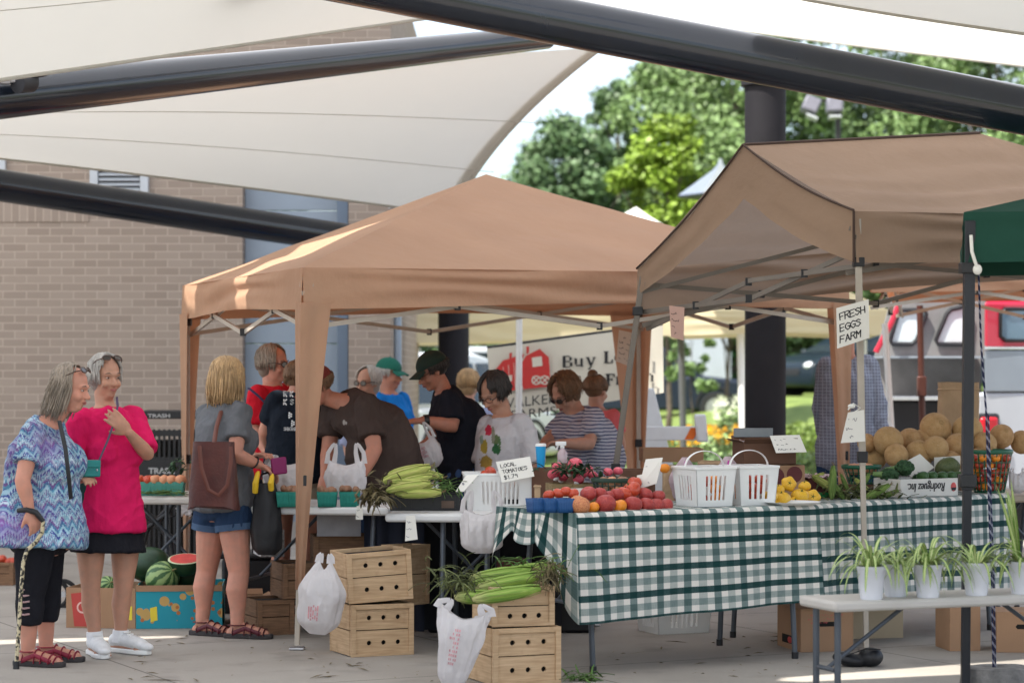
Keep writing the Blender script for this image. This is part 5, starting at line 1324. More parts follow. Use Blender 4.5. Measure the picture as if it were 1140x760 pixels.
# clear bags with pink ties behind the white baskets
m_clear = mat('clear bag film', (.55,.42,.45), .2, .25, 20, .6, 40, spec=.8, transl=.3, bdist=.02)
for k, (px, lb) in enumerate(((762,'clear plastic bag with a pink tie behind the left white basket'),(812,'clear plastic bag with a purple tie behind the right white basket'))):
    c = Vector((P(px,0,13.0).x,12.98+.12*k,.79)); th = thing('clear_bag', lb, 'plastic bag', c); mb = MB()
    mb.grid(30, 20, lambda u, v: c+Vector(((.075*math.sin(math.pi*(.15+.8*v))+.004)*math.cos(6.283*u)*(1+.25*nz((u*9,v*4,k))), (.045*math.sin(math.pi*(.15+.8*v))+.004)*math.sin(6.283*u), .25*v))); mb.build('bag_film', m_clear, th, angle=180)
    mb = MB(); mb.tube([c+Vector((.0,-.05,.23)),c+Vector((-.01,-.06,.17)),c+Vector((-.012,-.062,.12))], [.004,.006,.003], 6); mb.build('tie', mat('magenta ribbon', (.55,.04,.35), .5, .05), th)

# ---------------------------------------------------------------- potted spider plants
m_pot = mat('white pot plastic', (.66,.67,.71), .5, .04, 6, spec=.4)
m_soil = mat('potting soil', (.03,.02,.015), 1, .3, 40)
m_spid, t = raw('striped spider leaf', .45, .4)
uv = t.coord('UV'); x, y, z = t.sep(uv); e = t.math('GREATER_THAN', t.math('ABSOLUTE', t.math('SUBTRACT', x, .5)), .27)
t.base(t.mix(t.math('MULTIPLY', t.noise(t.coord(), 8, 3), .5), t.mix(e, (.50,.55,.25), (.13,.26,.035)), (.25,.36,.09)))
def spider(label, px, Y, n, seed, wtop=.062, tall=0, zb=.52):
    rr = random.Random(seed); c = Vector((P(px,0,Y).x, Y, zb)); h = .143
    th = thing('spider_plant', label, 'potted plant', c, 0, 'spider plants on the low table')
    mb = MB(); mb.lathe([(wtop*.74,0),(wtop*.78,.015),(wtop*.97,h-.02),(wtop*1.0,h-.018),(wtop*1.03,h),(wtop*.97,h),(wtop*.93,h-.02)], 30, c, capt=False); pt = mb.build('pot', m_pot, th)
    mb = MB(); mb.lathe([(wtop*.93,h-.025),(.001,h-.02)], 20, c); mb.build('soil', m_soil, pt)
    mb = MB()
    for k in range(n):
        a = rr.uniform(0,6.283); L = rr.uniform(.15,.33); el_ = rr.uniform(.7,1.35); w_ = rr.uniform(.005,.0085)
        if tall and k % 5 == 0: el_ = rr.uniform(1.3,1.5); L = rr.uniform(.3,.4); w_ = .011
        p = c+Vector((.02*math.cos(a), .02*math.sin(a), h-.02)); d = Vector((math.cos(a)*math.cos(el_), math.sin(a)*math.cos(el_), math.sin(el_)))
        side = Vector((-math.sin(a), math.cos(a), 0)); N_ = 12; pts = []
        g_ = rr.uniform(.18,.34) if not (tall and k % 5 == 0) else .06
        for j in range(N_+1):
            pts.append(p.copy()); p = p+d*L/N_; d = (d+Vector((0,0,-g_))).normalized()
        b = len(mb.v); vs = []; uvs = []
        for j, q_ in enumerate(pts):
            t_ = j/N_; ww = w_*(math.sin(math.pi*min(1,t_*.72+.28))**.8+.03)
            up_ = Vector((math.cos(a),math.sin(a),.5))*.25*ww
            vs += [q_-side*ww+up_, q_, q_+side*ww+up_]; uvs += [(0,t_),(.5,t_),(1,t_)]
        fs = []
        for j in range(N_):
            for s in (0,1): i0 = j*3+s; fs.append((i0,i0+1,i0+4,i0+3))
        mb.add(vs, fs, uvs)
    mb.build('leaf_tuft', m_spid, th, angle=180)
    return th
spider('spider plant in a white pot nearest the left end of the low table', 970, 10.44, 46, 1)
spider('spider plant in a white pot set behind the leftmost one', 997, 10.58, 30, 2)
spider('spider plant with curled arching leaves, middle of the low table', 1033, 10.53, 60, 3)
spider('spider plant in front of the black canopy pole', 1087, 10.63, 46, 4)
spider('tall leaved spider plant at the right edge of the low table', 1138, 10.70, 60, 5, tall=1)

# ---------------------------------------------------------------- rope, weights
m_rope, t = raw('blue and white twisted rope', .8, .2)
o = t.coord(); x, y, z = t.sep(o); s = t.math('SINE', t.math('ADD', t.math('MULTIPLY', z, 150.0), t.math('MULTIPLY', x, 200.0)))
t.base(t.mix(t.math('GREATER_THAN', s, .45), (.018,.022,.06), (.26,.26,.32)))
mb = MB(); pts = [P(1089,290,11.35), P(1092,380,11.36), P(1098,460,11.36), P(1101,560,11.36), P(1104,640,11.37), P(1106,748,11.38)]
mb.tube(pts, .0050, 8); mb.tube([p+Vector((.010,0,0)) for p in pts[2:]], .004, 8)
tag(mb.build('tie_down_rope', m_rope), 'blue and white twisted rope hanging from the green canopy to its weight', 'rope')
mb = MB(); mb.tube([P(1081,262,11.27),P(1082,280,11.25),P(1087,296,11.26),P(1090,302,11.27)], .008, 8); mb.ell(P(1088,300,11.27), (.022,.018,.025)); mb.build('tie_cord', m_paper, t3th)
c = G(1112,768); mb = MB()
mb.grid(30, 12, lambda u, v: c+Vector((.0+.19*math.cos(6.283*u)*(1-.12*v-(.9*max(0,v-.8)/.2 if v > .8 else 0)), .13*math.sin(6.283*u)*(1-.12*v-(.9*max(0,v-.8)/.2 if v > .8 else 0)), .115*min(1,v/.8)+.006*nz((u*9,v*5,2)))))
tag(mb.build('canopy_weight', mat('rough grey concrete', (.20,.19,.18), .95, .3, 18, .8, 60)), 'lump of grey concrete weighting the rope of the green canopy', 'weight')
c = G(966,744); th = thing('weight_bag', 'black sandbag weight at the foot of the brown canopy pole', 'weight', c+Vector((-.01,.1,0)))
mb = MB(); mb.ell(c+Vector((.03,.1,.048)), (.065,.07,.05)); mb.ell(c+Vector((-.08,.1,.035)), (.09,.06,.035), rotm(0,0,.2)); me = voxel(mb.mesh(), .008, 6); MB().build('bag_body', mat('black nylon', (.012,.013,.016), .5, .2, 20, .3, 60), th, me=me)
mb = MB(); mb.tube([c+Vector((-.1,.06,.06)), c+Vector((.0,.03,.10)), c+Vector((.07,.06,.09))], [(.003,.012)]*3, 8); mb.build('strap', m_blkpl, th)
# ---------------------------------------------------------------- people
UP = Vector((0,0,1))
def skinmat(name, c): return mat(name, c, .55, .11, 24, .10, 220, col2=tuple(np.array(c)*np.array((1.08,.98,.95))), spec=.35, sss=.12)
m_sk = skinmat('fair skin', (.50,.285,.205)); m_sk2 = skinmat('rosy skin', (.52,.255,.18)); m_sk3 = skinmat('tanned skin', (.45,.245,.165)); m_sk4 = skinmat('ruddy skin', (.46,.21,.14))
m_eye = mat('eye white', (.42,.37,.34), .3, .02); m_iris = mat('dark iris', (.03,.022,.018), .2, .05)
m_lip = mat('lip colour', (.36,.12,.10), .5, .1); m_brow = mat('brow hair', (.16,.11,.08), .8, .1)
m_lens = mat('dark sunglass lens', (.02,.014,.012), .12, .05, spec=.8); m_frame = mat('tortoise frame', (.06,.025,.015), .3, .2)
def hairmat(name, c, c2): return attrmat(name, tuple((np.array(c)+np.array(c2))/2), .5, .4, 0, .2)
def cloth_m(name, c, **k): return mat(name, c, k.pop('rough',.9), .10, 7, .75, 12, spec=.12, stretch=(1.25,1.25,.7), bdist=.03, **k)
def caps(mb, pts, rs, n=14): 
    mb.tube(pts, rs, n)
    for p, r in ((pts[0], rs[0]), (pts[-1], rs[-1])): mb.ell(p, r if not hasattr(r,'__len__') else max(r), None, n, 8)
def rings(J, infl=0, t0=-.18, t1=1.13, bw=1.0, bd=1.0, flare=0, prof=None):
    hm = (J['hl']+J['hr'])/2; sm = (J['sl']+J['sr'])/2; ax0 = (J['hr']-J['hl']); ax1 = (J['sr']-J['sl'])
    hw = ax0.length/2+.070*bw; sw = ax1.length/2+.004; cw = max(.13, ax1.length/2-.01)*bw; ww = (.5*hw+.5*cw)*.92
    tab = prof or [(-.18,hw*.62,.09),(-.08,hw*.96,.118*bd),(.02,hw,.128*bd),(.2,(hw+ww)/2,.122*bd),(.42,ww,.115*bd),(.68,cw,.122*bd),(.86,cw*1.02,.108*bd),(.97,sw*.97,.082),(1.03,sw*.72,.07),(1.09,.072,.06),(1.2,.055,.052)]
    out = []
    spine = sm-hm; L = spine.length; mid = J.get('mid')
    ts = [t0]+[t for t, _, _ in tab if t0 < t < t1]+[t1]
    nb = sm+(J['hc']-sm).normalized()*.10
    for t in ts:
        w_ = np.interp(t, [k[0] for k in tab], [k[1] for k in tab]); d_ = np.interp(t, [k[0] for k in tab], [k[2] for k in tab])
        if t <= 1: 
            c = hm+spine*t
            if mid is not None and 0 < t < 1: c = c+(mid-(hm+sm)/2)*(4*t*(1-t))
        else: c = sm+(nb-sm)*((t-1)/.2)
        a = ax0.normalized().lerp(ax1.normalized(), min(1,max(0,t))).normalized()
        fw = J['tf']; a = (a-fw*a.dot(fw)*0).normalized()
        pth = spine.normalized() if t <= 1 else (nb-sm).normalized()
        dep = a.cross(pth).normalized(); k = max(0, (.55-t))*flare
        out.append((c, a, dep, w_+infl+k, d_+infl+k))
    return out
def loft(mb, rg, n=30):
    vs = []; fs = []
    for c, a, d, w_, dp in rg:
        for j in range(n):
            an = 2*math.pi*j/n; ca, sa = math.cos(an), math.sin(an); e = .85
            vs.append(c+a*(w_*math.copysign(abs(ca)**e,ca))+d*(dp*math.copysign(abs(sa)**e,sa)))
    m = len(rg)
    for i in range(m-1):
        for j in range(n):
            j2 = (j+1)%n; fs.append((i*n+j, i*n+j2, (i+1)*n+j2, (i+1)*n+j))
    fs.append(tuple(range(n-1,-1,-1))); fs.append(tuple((m-1)*n+j for j in range(n)))
    mb.add(vs, fs)
def hand(mb, wr, hd, n_, side, curl=.5, thumb=1):
    d = (hd-wr).normalized(); n_ = Vector(n_); n_ = (n_-d*n_.dot(d)).normalized(); x = d.cross(n_)
    M3 = Matrix((x, d, n_)).transposed()
    mb.ell(wr+d*.045, (.040,.054,.018), M3, 14, 10)
    for k, ln in zip((-1.5,-.5,.5,1.5), (.84,1.0,.96,.76)):
        p = wr+d*.082+x*(.0215*k); dd = (d+x*k*.06).normalized(); pts = [p-d*.02]; 
        for j, sl in enumerate((.040,.027,.022)):
            ang = curl*(.55+.45*j); dd = (dd*math.cos(ang)+n_*math.sin(ang)).normalized(); pts.append(p.copy()) if j == 0 else None; p = p+dd*sl*ln; pts.append(p.copy())
        caps(mb, pts, [.0095,.0095,.009,.0082,.0072], 10)
    p = wr+d*.022+x*.030*thumb; dd = (d*.75+x*.6*thumb+n_*.35).normalized()
    caps(mb, [p, p+dd*.036, p+dd*.036+(dd+n_*.5+d*.3).normalized()*.03], [.012,.0105,.008], 10)
def wrinkle(me, amp=.006, sc=(9,9,5), seed=0, extra=None):
    n = len(me.vertices); co = np.empty(n*3); no = np.empty(n*3)
    me.vertices.foreach_get('co', co); me.vertices.foreach_get('normal', no); c3 = co.reshape(-1,3); d = np.empty(n)
    for i, (x, y, z) in enumerate(c3.tolist()):
        wx = .35*nz((x*3+seed, y*3, z*2)); h = x*.8+y*.6
        f_ = nz(((x+wx*.3)*sc[0]+seed, y*sc[1], (z+wx)*sc[2])); g_ = nz((h*15+wx*6+seed, z*3.2+h*5, 2.0)); e_ = nz((h*9-z*11+wx*7, seed, z*4))
        d[i] = (.9*(1-2*abs(f_)**.7)+.8*(.5-abs(g_)**.8)+.8*(.5-abs(e_)**.8)+.35*nz((x*26+seed,y*26,z*20)))*amp*.95
    me.vertices.foreach_set('co', (c3+no.reshape(-1,3)*d[:,None]).ravel()); me.update()
def person(label, Y, head, face, sh, hip, arms, legs=None, hs=1.0, tilt=None, skin=None, top=None, bottom=None, shoes=None, hair=None, bw=1.0, bd=1.0, bust=.0, belly=.0, vox=.008, mid=None, glasses=None, cap=None, sleeve=.62, hem=-.1, flare=0, topinf=.014, colfn=None, hands=None, tf=None, old=False, arm_k=1.0, leg_k=1.0, brow=True):
    skin = skin or m_sk; q_ = lambda p: P(p[0], p[1], Y+(p[2] if len(p) > 2 else 0))
    J = dict(hc=q_(head), sl=q_(sh[0]), sr=q_(sh[1]), hl=q_(hip[0]), hr=q_(hip[1]))
    f = Vector(face).normalized(); r_ = f.cross(UP).normalized(); u = r_.cross(f).normalized()
    if tilt: u = (u+r_*tilt).normalized(); r_ = f.cross(u).normalized()
    J['tf'] = Vector((*(tf or face)[:2], 0)); J['tf'].normalize()
    if mid: J['mid'] = q_(mid)
    C = J['hc']; hm = (J['hl']+J['hr'])/2
    th = thing('person', label, 'person', (hm.x, hm.y, 0), 0)
    # orient shoulders so that torso depth axis is well defined
    mb = MB(); K = hs*.93
    H = lambda a, b, c: C+f*a*K+r_*b*K+u*c*K
    M3 = Matrix((f, r_, u)).transposed()
    E = lambda a, rr, nu=18, nv=12: mb.ell(H(*a), [k*K for k in rr], M3, nu, nv)
    # head
    E((-.014,0,.03), (.097,.076,.086), 24, 16); E((.022,0,-.03), (.066,.062,.088)); E((.056,0,-.098), (.028,.030,.020)); E((.02,0,-.085),(.052,.05,.03))
    caps(mb, [H(.080,0,.004), H(.098,0,-.018), H(.110,0,-.036)], [.008*K,.010*K,.0135*K], 10)
    E((.100,.011,-.040), (.011,.010,.008)); E((.100,-.011,-.040), (.011,.010,.008))
    caps(mb, [H(.072,-.042,.016), H(.084,-.02,.02), H(.086,0,.017), H(.084,.02,.02), H(.072,.042,.016)], [.011*K]*5, 8)
    for s in (-1,1):
        E((.062,s*.038,-.038), (.026,.024,.024)); E((-.006,s*.078,-.012), (.017,.009,.030)); E((-.002,s*.082,-.012),(.008,.006,.018))
    E((.086,0,-.062), (.010,.024,.008)); E((.083,0,-.074), (.010,.022,.009))
    if old: E((.03,0,-.115),(.04,.035,.02))
    sm = (J['sl']+J['sr'])/2
    caps(mb, [H(-.022,0,-.06), H(-.025,0,-.10), sm+(C-sm).normalized()*.03], [.050*K,.052*K,.058*K], 16)
    loft(mb, rings(J, 0, bw=bw, bd=bd))
    if bust:
        sd_ = (J['sr']-J['sl']).normalized(); MT = Matrix((J['tf'], sd_, UP)).transposed()
        for s in (-1,1): mb.ell(sm.lerp(hm,.30)+J['tf']*(.07*bd)+sd_*s*.075, (bust,bust,bust))
    if belly: mb.ell(sm.lerp(hm,.72)+J['tf']*.05*bd, (belly*1.25,belly*1.25,belly*1.6))
    # arms
    A = []
    for i, a in enumerate(arms):
        s_, e_, w_, h_ = (J['sl'] if i == 0 else J['sr']), q_(a[0]), q_(a[1]), q_(a[2]); A.append((s_, e_, w_, h_)); k = arm_k
        caps(mb, [s_, s_.lerp(e_,.35), s_.lerp(e_,.8), e_, e_.lerp(w_,.25), e_.lerp(w_,.7), w_], [.058*k,.052*k,.044*k,.042*k,.043*k,.033*k,.027*k], 14)
        hn = (hands[i] if hands else {}); hand(mb, w_, h_, hn.get('n',(0,-.3,-1)), 0, hn.get('curl',.45), hn.get('thumb',1))
    # legs
    gy = lambda p: Vector((p.x,p.y,.0))
    if legs is None:
        lg = []
        for hj in (J['hl'], J['hr']):
            z0 = hj.z; kn = Vector((hj.x,hj.y,z0*.53))+J['tf']*.02; an = Vector((hj.x,hj.y,.085)); lg.append((hj, kn, an, an+J['tf']*.15+Vector((0,0,-.06))))
    else: lg = [(J['hl'] if i == 0 else J['hr'], q_(l[0]), q_(l[1]), q_(l[2])) for i, l in enumerate(legs)]
    FT = []
    for hj, kn, an, toe in lg:
        k = leg_k; hj = hj+(J['sl']+J['sr']-J['hl']-J['hr']).normalized()*-.04
        an.z = max(.075, an.z); toe.z = .03
        cal = kn.lerp(an,.32)-J['tf']*.012
        caps(mb, [hj, hj.lerp(kn,.45), hj.lerp(kn,.85), kn, cal, kn.lerp(an,.7), an], [.092*k,.08*k,.062*k,.056*k,.058*k,.042*k,.036*k], 16)
        td = (toe-an); td.z = 0; td = td.normalized() if td.length > .01 else J['tf']; heel = Vector((an.x,an.y,.03))-td*.035; toe = heel+td*.235
        sd = td.cross(UP)
        caps(mb, [heel, heel.lerp(toe,.35)+Vector((0,0,.018)), heel.lerp(toe,.75), toe-td*.03], [.03,.036,.030,.02], 12); caps(mb, [an, heel.lerp(toe,.12)+Vector((0,0,.02))], [.036*k,.034], 12)
        for j in range(5): q2 = toe-td*(.035+.008*abs(j-1))+sd*(.017*(j-2)); caps(mb, [q2, q2+td*.03-Vector((0,0,.012))], [.011,.009], 8)
        FT.append((heel, toe, td, sd, an, kn))
    me = voxel(mb.mesh(), vox, 3, .5)
    body = MB().build('body', skin, th, me=me, angle=180)
    # face details
    for s in (-1,1):
        mb2 = MB(); mb2.ell(H(.0775,s*.032,-.001), [.0085*K,.0125*K,.0037*K], M3, 14, 10); mb2.cm = 1; mb2.ell(H(.0825,s*.032,-.001), [.0056*K,.0056*K,.0040*K], M3, 12, 8)
        mb2.build('eye', [m_eye, m_iris], th)
        if brow:
            mb2 = MB(); mb2.tube([H(.088,s*.014,.021), H(.090,s*.03,.028), H(.078,s*.05,.022)], [(.002,.0035),(.0025,.004),(.002,.002)], 8); mb2.build('eyebrow', m_brow, th)
    mb2 = MB(); mb2.tube([H(.087,-.020,-.066), H(.096,-.008,-.064), H(.0975,0,-.065), H(.096,.008,-.064), H(.087,.020,-.066)], [.0015,.0042,.0045,.0042,.0015], 8); mb2.tube([H(.087,-.019,-.068), H(.094,-.008,-.072), H(.095,.0,-.073), H(.094,.008,-.072), H(.087,.019,-.068)], [.0015,.0045,.005,.0045,.0015], 8); mb2.build('lips', m_lip, th)
    # top
    if top:
        mb = MB(); loft(mb, rings(J, topinf, hem, 1.10, bw, bd, flare))
        if bust:
            for s in (-1,1): mb.ell(sm.lerp(hm,.31)+J['tf']*(.07*bd)+sd_*s*.07, (bust+topinf*1.2,)*3)
            c0_ = sm.lerp(hm,.33)+J['tf']*(.06*bd); c1_ = sm.lerp(hm,.85)+J['tf']*(.045*bd)
            for k in range(8): mb.ell(c0_.lerp(c1_,k/7), (bust+topinf*.9, .12*bw, .09), MT, 20, 12)
        if belly: mb.ell(sm.lerp(hm,.70)+J['tf']*.05*bd, (belly*1.25+topinf,belly*1.25+topinf,belly*1.9+topinf))
        for s_, e_, w_, h_ in A:
            if sleeve <= 1: en = s_.lerp(e_, sleeve); mb.tube([s_+(sm-s_)*.25, s_, s_.lerp(e_,sleeve*.6), en], [.055,.065*arm_k,.062*arm_k+.003,.064*arm_k+.006], 18); mb.ell(s_, .064*arm_k)
            else: mb.ell(s_,.072); mb.tube([s_, s_.lerp(e_,.6), e_, e_.lerp(w_,sleeve-1)], [.072,.064,.058,.048], 18); mb.ell(e_, .058)
        me = voxel(mb.mesh(), top.get('vox', vox*.9), 14, .6)
        me.update(); wrinkle(me, top.get('wr', .009), top.get('sc',(6,6,3.2)), seed=head[0])
        o_ = MB().build(top['name'], top['m'], th, me=me, angle=180, colfn=None)
        if colfn:
            Wt = WM[th.name]; ca = o_.data.color_attributes.new('Col','FLOAT_COLOR','POINT')
            ca.data.foreach_set('color', [x for v in o_.data.vertices for x in (*colfn(Wt @ v.co, v.normal), 1.0)])
        th_top = o_
    # bottom
    if bottom:
        kind = bottom['kind']; mb = MB()
        if kind == 'skirt':
            rg = rings(J, .016, -.05, .22, bw, bd); rg2 = []
            c0 = rg[0]; hemz = bottom['z']
            for k in range(5): t_ = k/4; z_ = hemz+(c0[0].z-hemz)*t_; rg2.append((Vector((c0[0].x,c0[0].y,z_)), c0[1], c0[2], c0[3]+.02*(1-t_), c0[4]+.02*(1-t_)))
            loft(mb, rg2[:-1]+rg)
        else:
            loft(mb, rings(J, .012, -.16, .2, bw, bd))
            for i, (hj, kn, an, toe) in enumerate(lg):
                hj2 = hj+(J['sl']+J['sr']-J['hl']-J['hr']).normalized()*-.02; k = leg_k
                if kind == 'shorts': en = hj.lerp(kn, bottom.get('f',.42)); mb.tube([hj2, hj.lerp(en,.5), en], [.104*k,.102*k,.100*k], 20)
                else:
                    f_ = bottom.get('f',1.0); an2 = kn.lerp(an, f_)
                    mb.tube([hj2, hj.lerp(kn,.45), kn, kn.lerp(an2,.4), an2], [.104*k,.092*k,.070*k,bottom.get('calf',.066)*k,bottom.get('cuff',.055)*k], 20)
        me = voxel(mb.mesh(), vox*1.0, 4, .5); me.update(); wrinkle(me, .006, (8,8,4), seed=head[1])
        MB().build(bottom['name'], bottom['m'], th, me=me, angle=180)
        if kind == 'shorts' and bottom.get('cuffm'):
            for i, (hj, kn, an, toe) in enumerate(lg):
                en = hj.lerp(kn, bottom.get('f',.42)); d_ = (kn-hj).normalized(); mb = MB(); mb.tube([en-d_*.03, en+d_*.006], [.107*leg_k,.107*leg_k], 26); mb.build('rolled_cuff', bottom['cuffm'], th)
    if shoes:
        for i, (heel, toe, td, sd, an, kn) in enumerate(FT):
            if shoes['kind'] == 'sneaker':
                mb = MB(); c = Vector((0,0,0)); mb.tube([heel+Vector((0,0,.03)), heel.lerp(toe,.4)+Vector((0,0,.035)), heel.lerp(toe,.75)+Vector((0,0,.026)), toe+Vector((0,0,.012))], [(.036,.038),(.042,.042),(.034,.046),(.020,.034)], 18, up=UP); mb.ell(heel+Vector((0,0,.035)), (.04,.04,.04)); mb.ell(toe+Vector((0,0,.012)), (.034,.034,.022)); mb.tube([heel+Vector((0,0,.04))+td*.03, an+Vector((0,0,.02))], [.045,.043], 16)
                me = voxel(mb.mesh(), .006, 3); sh_ = MB().build('shoe', shoes['m'], th, me=me, angle=180)
                mb = MB(); mb.prism([(-.038,-.03),(-.02,-.038),(.06,-.036),(.15,-.047),(.215,-.042),(.25,-.018),(.25,.018),(.215,.042),(.15,.047),(.06,.036),(-.02,.038),(-.038,.03)], .026, frame(td, sd, td.cross(sd), heel+Vector((0,0,-.015)))); mb.build('sole', shoes.get('sole', m_wpl), sh_, bevel=.006)
                mb = MB()
                for k in range(5): p = heel.lerp(toe,.36+.09*k)+Vector((0,0,.082-.009*k)); mb.bar(p-sd*.025, p+sd*.025, .008, .006)
                mb.build('laces', shoes.get('lace', m_wpl), sh_)
                if shoes.get('sock'): mb = MB(); mb.tube([an+Vector((0,0,-.02)), an.lerp(kn,.17)], [.046,.043], 18); mb.build('sock', shoes['sock'], th)
            elif shoes['kind'] == 'sandal':
                mb = MB(); mb.prism([(-.038,-.03),(-.02,-.037),(.06,-.036),(.15,-.047),(.215,-.042),(.245,-.018),(.245,.018),(.215,.042),(.15,.047),(.06,.036),(-.02,.037),(-.038,.03)], .028, frame(td, sd, td.cross(sd), heel+Vector((0,0,-.016)))); sh_ = mb.build('sandal_sole', shoes['sole'], th, bevel=.006)
                mb = MB()
                for t_, h_, w_ in ((.08,.05,.036),(.38,.062,.042),(.55,.05,.046),(.74,.036,.048),(.86,.028,.044)):
                    p = heel.lerp(toe,t_)-Vector((0,0,.012)); mb.tube([p+sd*(w_*math.cos(math.pi*k/10))+Vector((0,0,h_*math.sin(math.pi*k/10))) for k in range(11)], [(.003,.013)]*11, 8)
                mb.tube([an+Vector((.045*math.cos(k*.628),.045*math.sin(k*.628),.0)) for k in range(10)], [(.003,.012)]*10, 8, closed=True)
                for s in (-1,1): mb.tube([heel.lerp(toe,.08)+sd*.038*s, heel.lerp(toe,.4)+sd*.04*s+Vector((0,0,.03)), heel.lerp(toe,.8)+sd*.045*s+Vector((0,0,.0))], [(.012,.004)]*3, 8)
                mb.build('sandal_straps', shoes['m'], sh_)
            else:
                mb = MB(); mb.tube([heel+Vector((0,0,.02)), heel.lerp(toe,.4)+Vector((0,0,.03)), toe+Vector((0,0,.01))], [(.04,.04),(.044,.046),(.024,.036)], 16, up=UP); mb.ell(toe+Vector((0,0,.005)),(.034,.034,.022)); mb.build('shoe', shoes['m'], th)
    # hair
    if hair:
        rr = random.Random(int(head[0]*7)); st = hair['style']; Ln = hair.get('len',.1); mb = MB(); mh = hair['m']
        hc = H(-.018,0,.028); rad = Vector((.106,.087,.097))*K
        cp = MB(); cp.ell(H(-.034,0,.030), [.086*K,.081*K,.088*K], M3, 26, 18)
        if st in ('long','bob','curly'): cp.ell(H(-.045,0,-.02), [.066*K,.078*K,.085*K], M3, 20, 14)
        if st == 'bun': cp.ell(H(-.06,0,.125), [.042*K,.042*K,.042*K], M3, 20, 14)
        nl = int(hair.get('n', 190)*4.4)
        for k in range(nl):
            ph = rr.uniform(-math.pi, math.pi); front = abs(ph) < hair.get('open', 1.0)
            if front and rr.random() < .10: continue
            if cap and front: continue
            cr = Vector((hair.get('part',-.2)+rr.gauss(0,.12), rr.gauss(0,.10)+hair.get('pside',0), 1)).normalized()
            sgn = 1 if math.sin(ph) >= 0 else -1
            el_ = rr.uniform(-.3,.05) if not front else hair.get('fringe',.62)-.16+rr.uniform(-.1,.1)
            if front: ph2 = ph+sgn*hair.get('sweep',.5)
            else: ph2 = ph
            ed = Vector((math.cos(ph2)*math.cos(el_), math.sin(ph2)*math.cos(el_), math.sin(el_)))
            if cap: cr = Vector((ed.x,ed.y,.12)).normalized()
            pts = []; thick_ = rr.uniform(.975,1.05)+hair.get('vol',0)*.7
            for j in range(8):
                t_ = j/7; d_ = cr.lerp(ed, t_).normalized(); bul = 1+.05*math.sin(math.pi*t_)
                l_ = Vector((d_.x*rad.x, d_.y*rad.y, d_.z*rad.z))*thick_*bul
                pts.append(hc+f*l_.x+r_*l_.y+u*l_.z+Vector((rr.gauss(0,1),rr.gauss(0,1),rr.gauss(0,1)))*hair.get('jit',.002))
            if not front or Ln > .05:
                ll = Ln*rr.uniform(.62,1.15)*(1 if not front else .75); p = pts[-1]; d_ = (pts[-1]-pts[-2]).normalized(); out_ = (p-hc); out_.z = 0; out_.normalize()
                steps = max(2, int(ll/.03))
                for j in range(steps):
                    d_ = (d_*.55+Vector((0,0,-1))*.6+out_*hair.get('curlin',-.05)*(j/steps)+Vector(hair.get('fall',(0,0,0)))*.25+Vector((rr.gauss(0,.06),rr.gauss(0,.06),0))).normalized(); p = p+d_*ll/steps; pts.append(p)
            mb.cc = (rr.choice((.74,.85,.95,1,1.06,1.18)),)*3
            m_ = len(pts); w0 = hair.get('w',.012)*.29*rr.uniform(.6,1.4)
            mb.tube(pts, [(.0018, w0*(.5+.5*math.sin(math.pi*min(1,.25+.75*j/m_)))*(1 if j < m_-2 else .6)) for j in range(m_)], 5, up=(pts[1]-hc).normalized())
        mb.cc = (.7,.7,.7); mb.add(cp.v, cp.f)
        ho = mb.build('hair', mh, th, angle=180)
        if st == 'bun': pass
    if glasses:
        up_ = .062 if glasses == 'onhead' else 0; bk = -.005 if glasses == 'onhead' else 0; fr = MB(); ln = MB()
        for s in (-1,1):
            c = H(.062,s*.036,.112) if up_ else H(.098,s*.034,.001); nrm = (f*.9+u*(.95 if up_ else 0)+r_*s*.2).normalized(); xx = (r_-nrm*r_.dot(nrm)).normalized(); yy = nrm.cross(xx)
            pts = [c+xx*(.025*K*math.cos(k*.3927))+yy*(.018*K*math.sin(k*.3927)) for k in range(16)]
            fr.tube(pts, .0032 if glasses != 'clear' else .0018, 6, closed=True)
            if glasses != 'clear': ln.add([p+nrm*.001 for p in pts]+[p-nrm*.002 for p in pts], [tuple(range(16)), tuple(range(31,15,-1))])
            e0 = c+xx*s*.027*K; fr.tube([e0, H(.03 if up_ else .05,s*.083,.095 if up_ else .01), H(-.03 if up_ else -.01,s*.090,.05 if up_ else 0)], .0028, 6)
        c = (.068,.118) if up_ else (.103,.004); fr.tube([H(c[0],-.01,c[1]), H(c[0],.01,c[1])], .003, 6)
        go = fr.build('sunglasses' if glasses != 'clear' else 'glasses', m_frame, th)
        if glasses != 'clear': ln.build('lens', m_lens, go)
    if cap:
        mb = MB(); M4 = M3; vs = MB(); vs.ell(H(-.016,0,.040), [.112*K,.092*K,.094*K], M3, 30, 18)
        # keep only the part above the brow line
        bmx = bmesh.new(); mm = vs.mesh(); bmx.from_mesh(mm); bmesh.ops.bisect_plane(bmx, geom=bmx.verts[:]+bmx.edges[:]+bmx.faces[:], plane_co=H(0,0,.038), plane_no=u, clear_inner=True); bmx.to_mesh(mm); bmx.free()
        co_ = MB().build('cap', cap, th, me=mm, angle=180)
        mb = MB(); mb.grid(12, 6, lambda a, b: H(.066+.10*b*math.cos((a-.5)*2.2)**.7, .084*math.sin((a-.5)*2.6)*(1-.1*b), .042-.028*b-.02*(2*a-1)**2)); mb.build('brim', cap, co_, angle=180, thick=.004)
        mb = MB(); mb.ell(H(-.014,0,.134), (.008,.008,.005)); mb.build('button', cap, co_)
    return th, dict(J=J, A=A, H=H, f=f, r=r_, u=u, th=th, FT=FT)

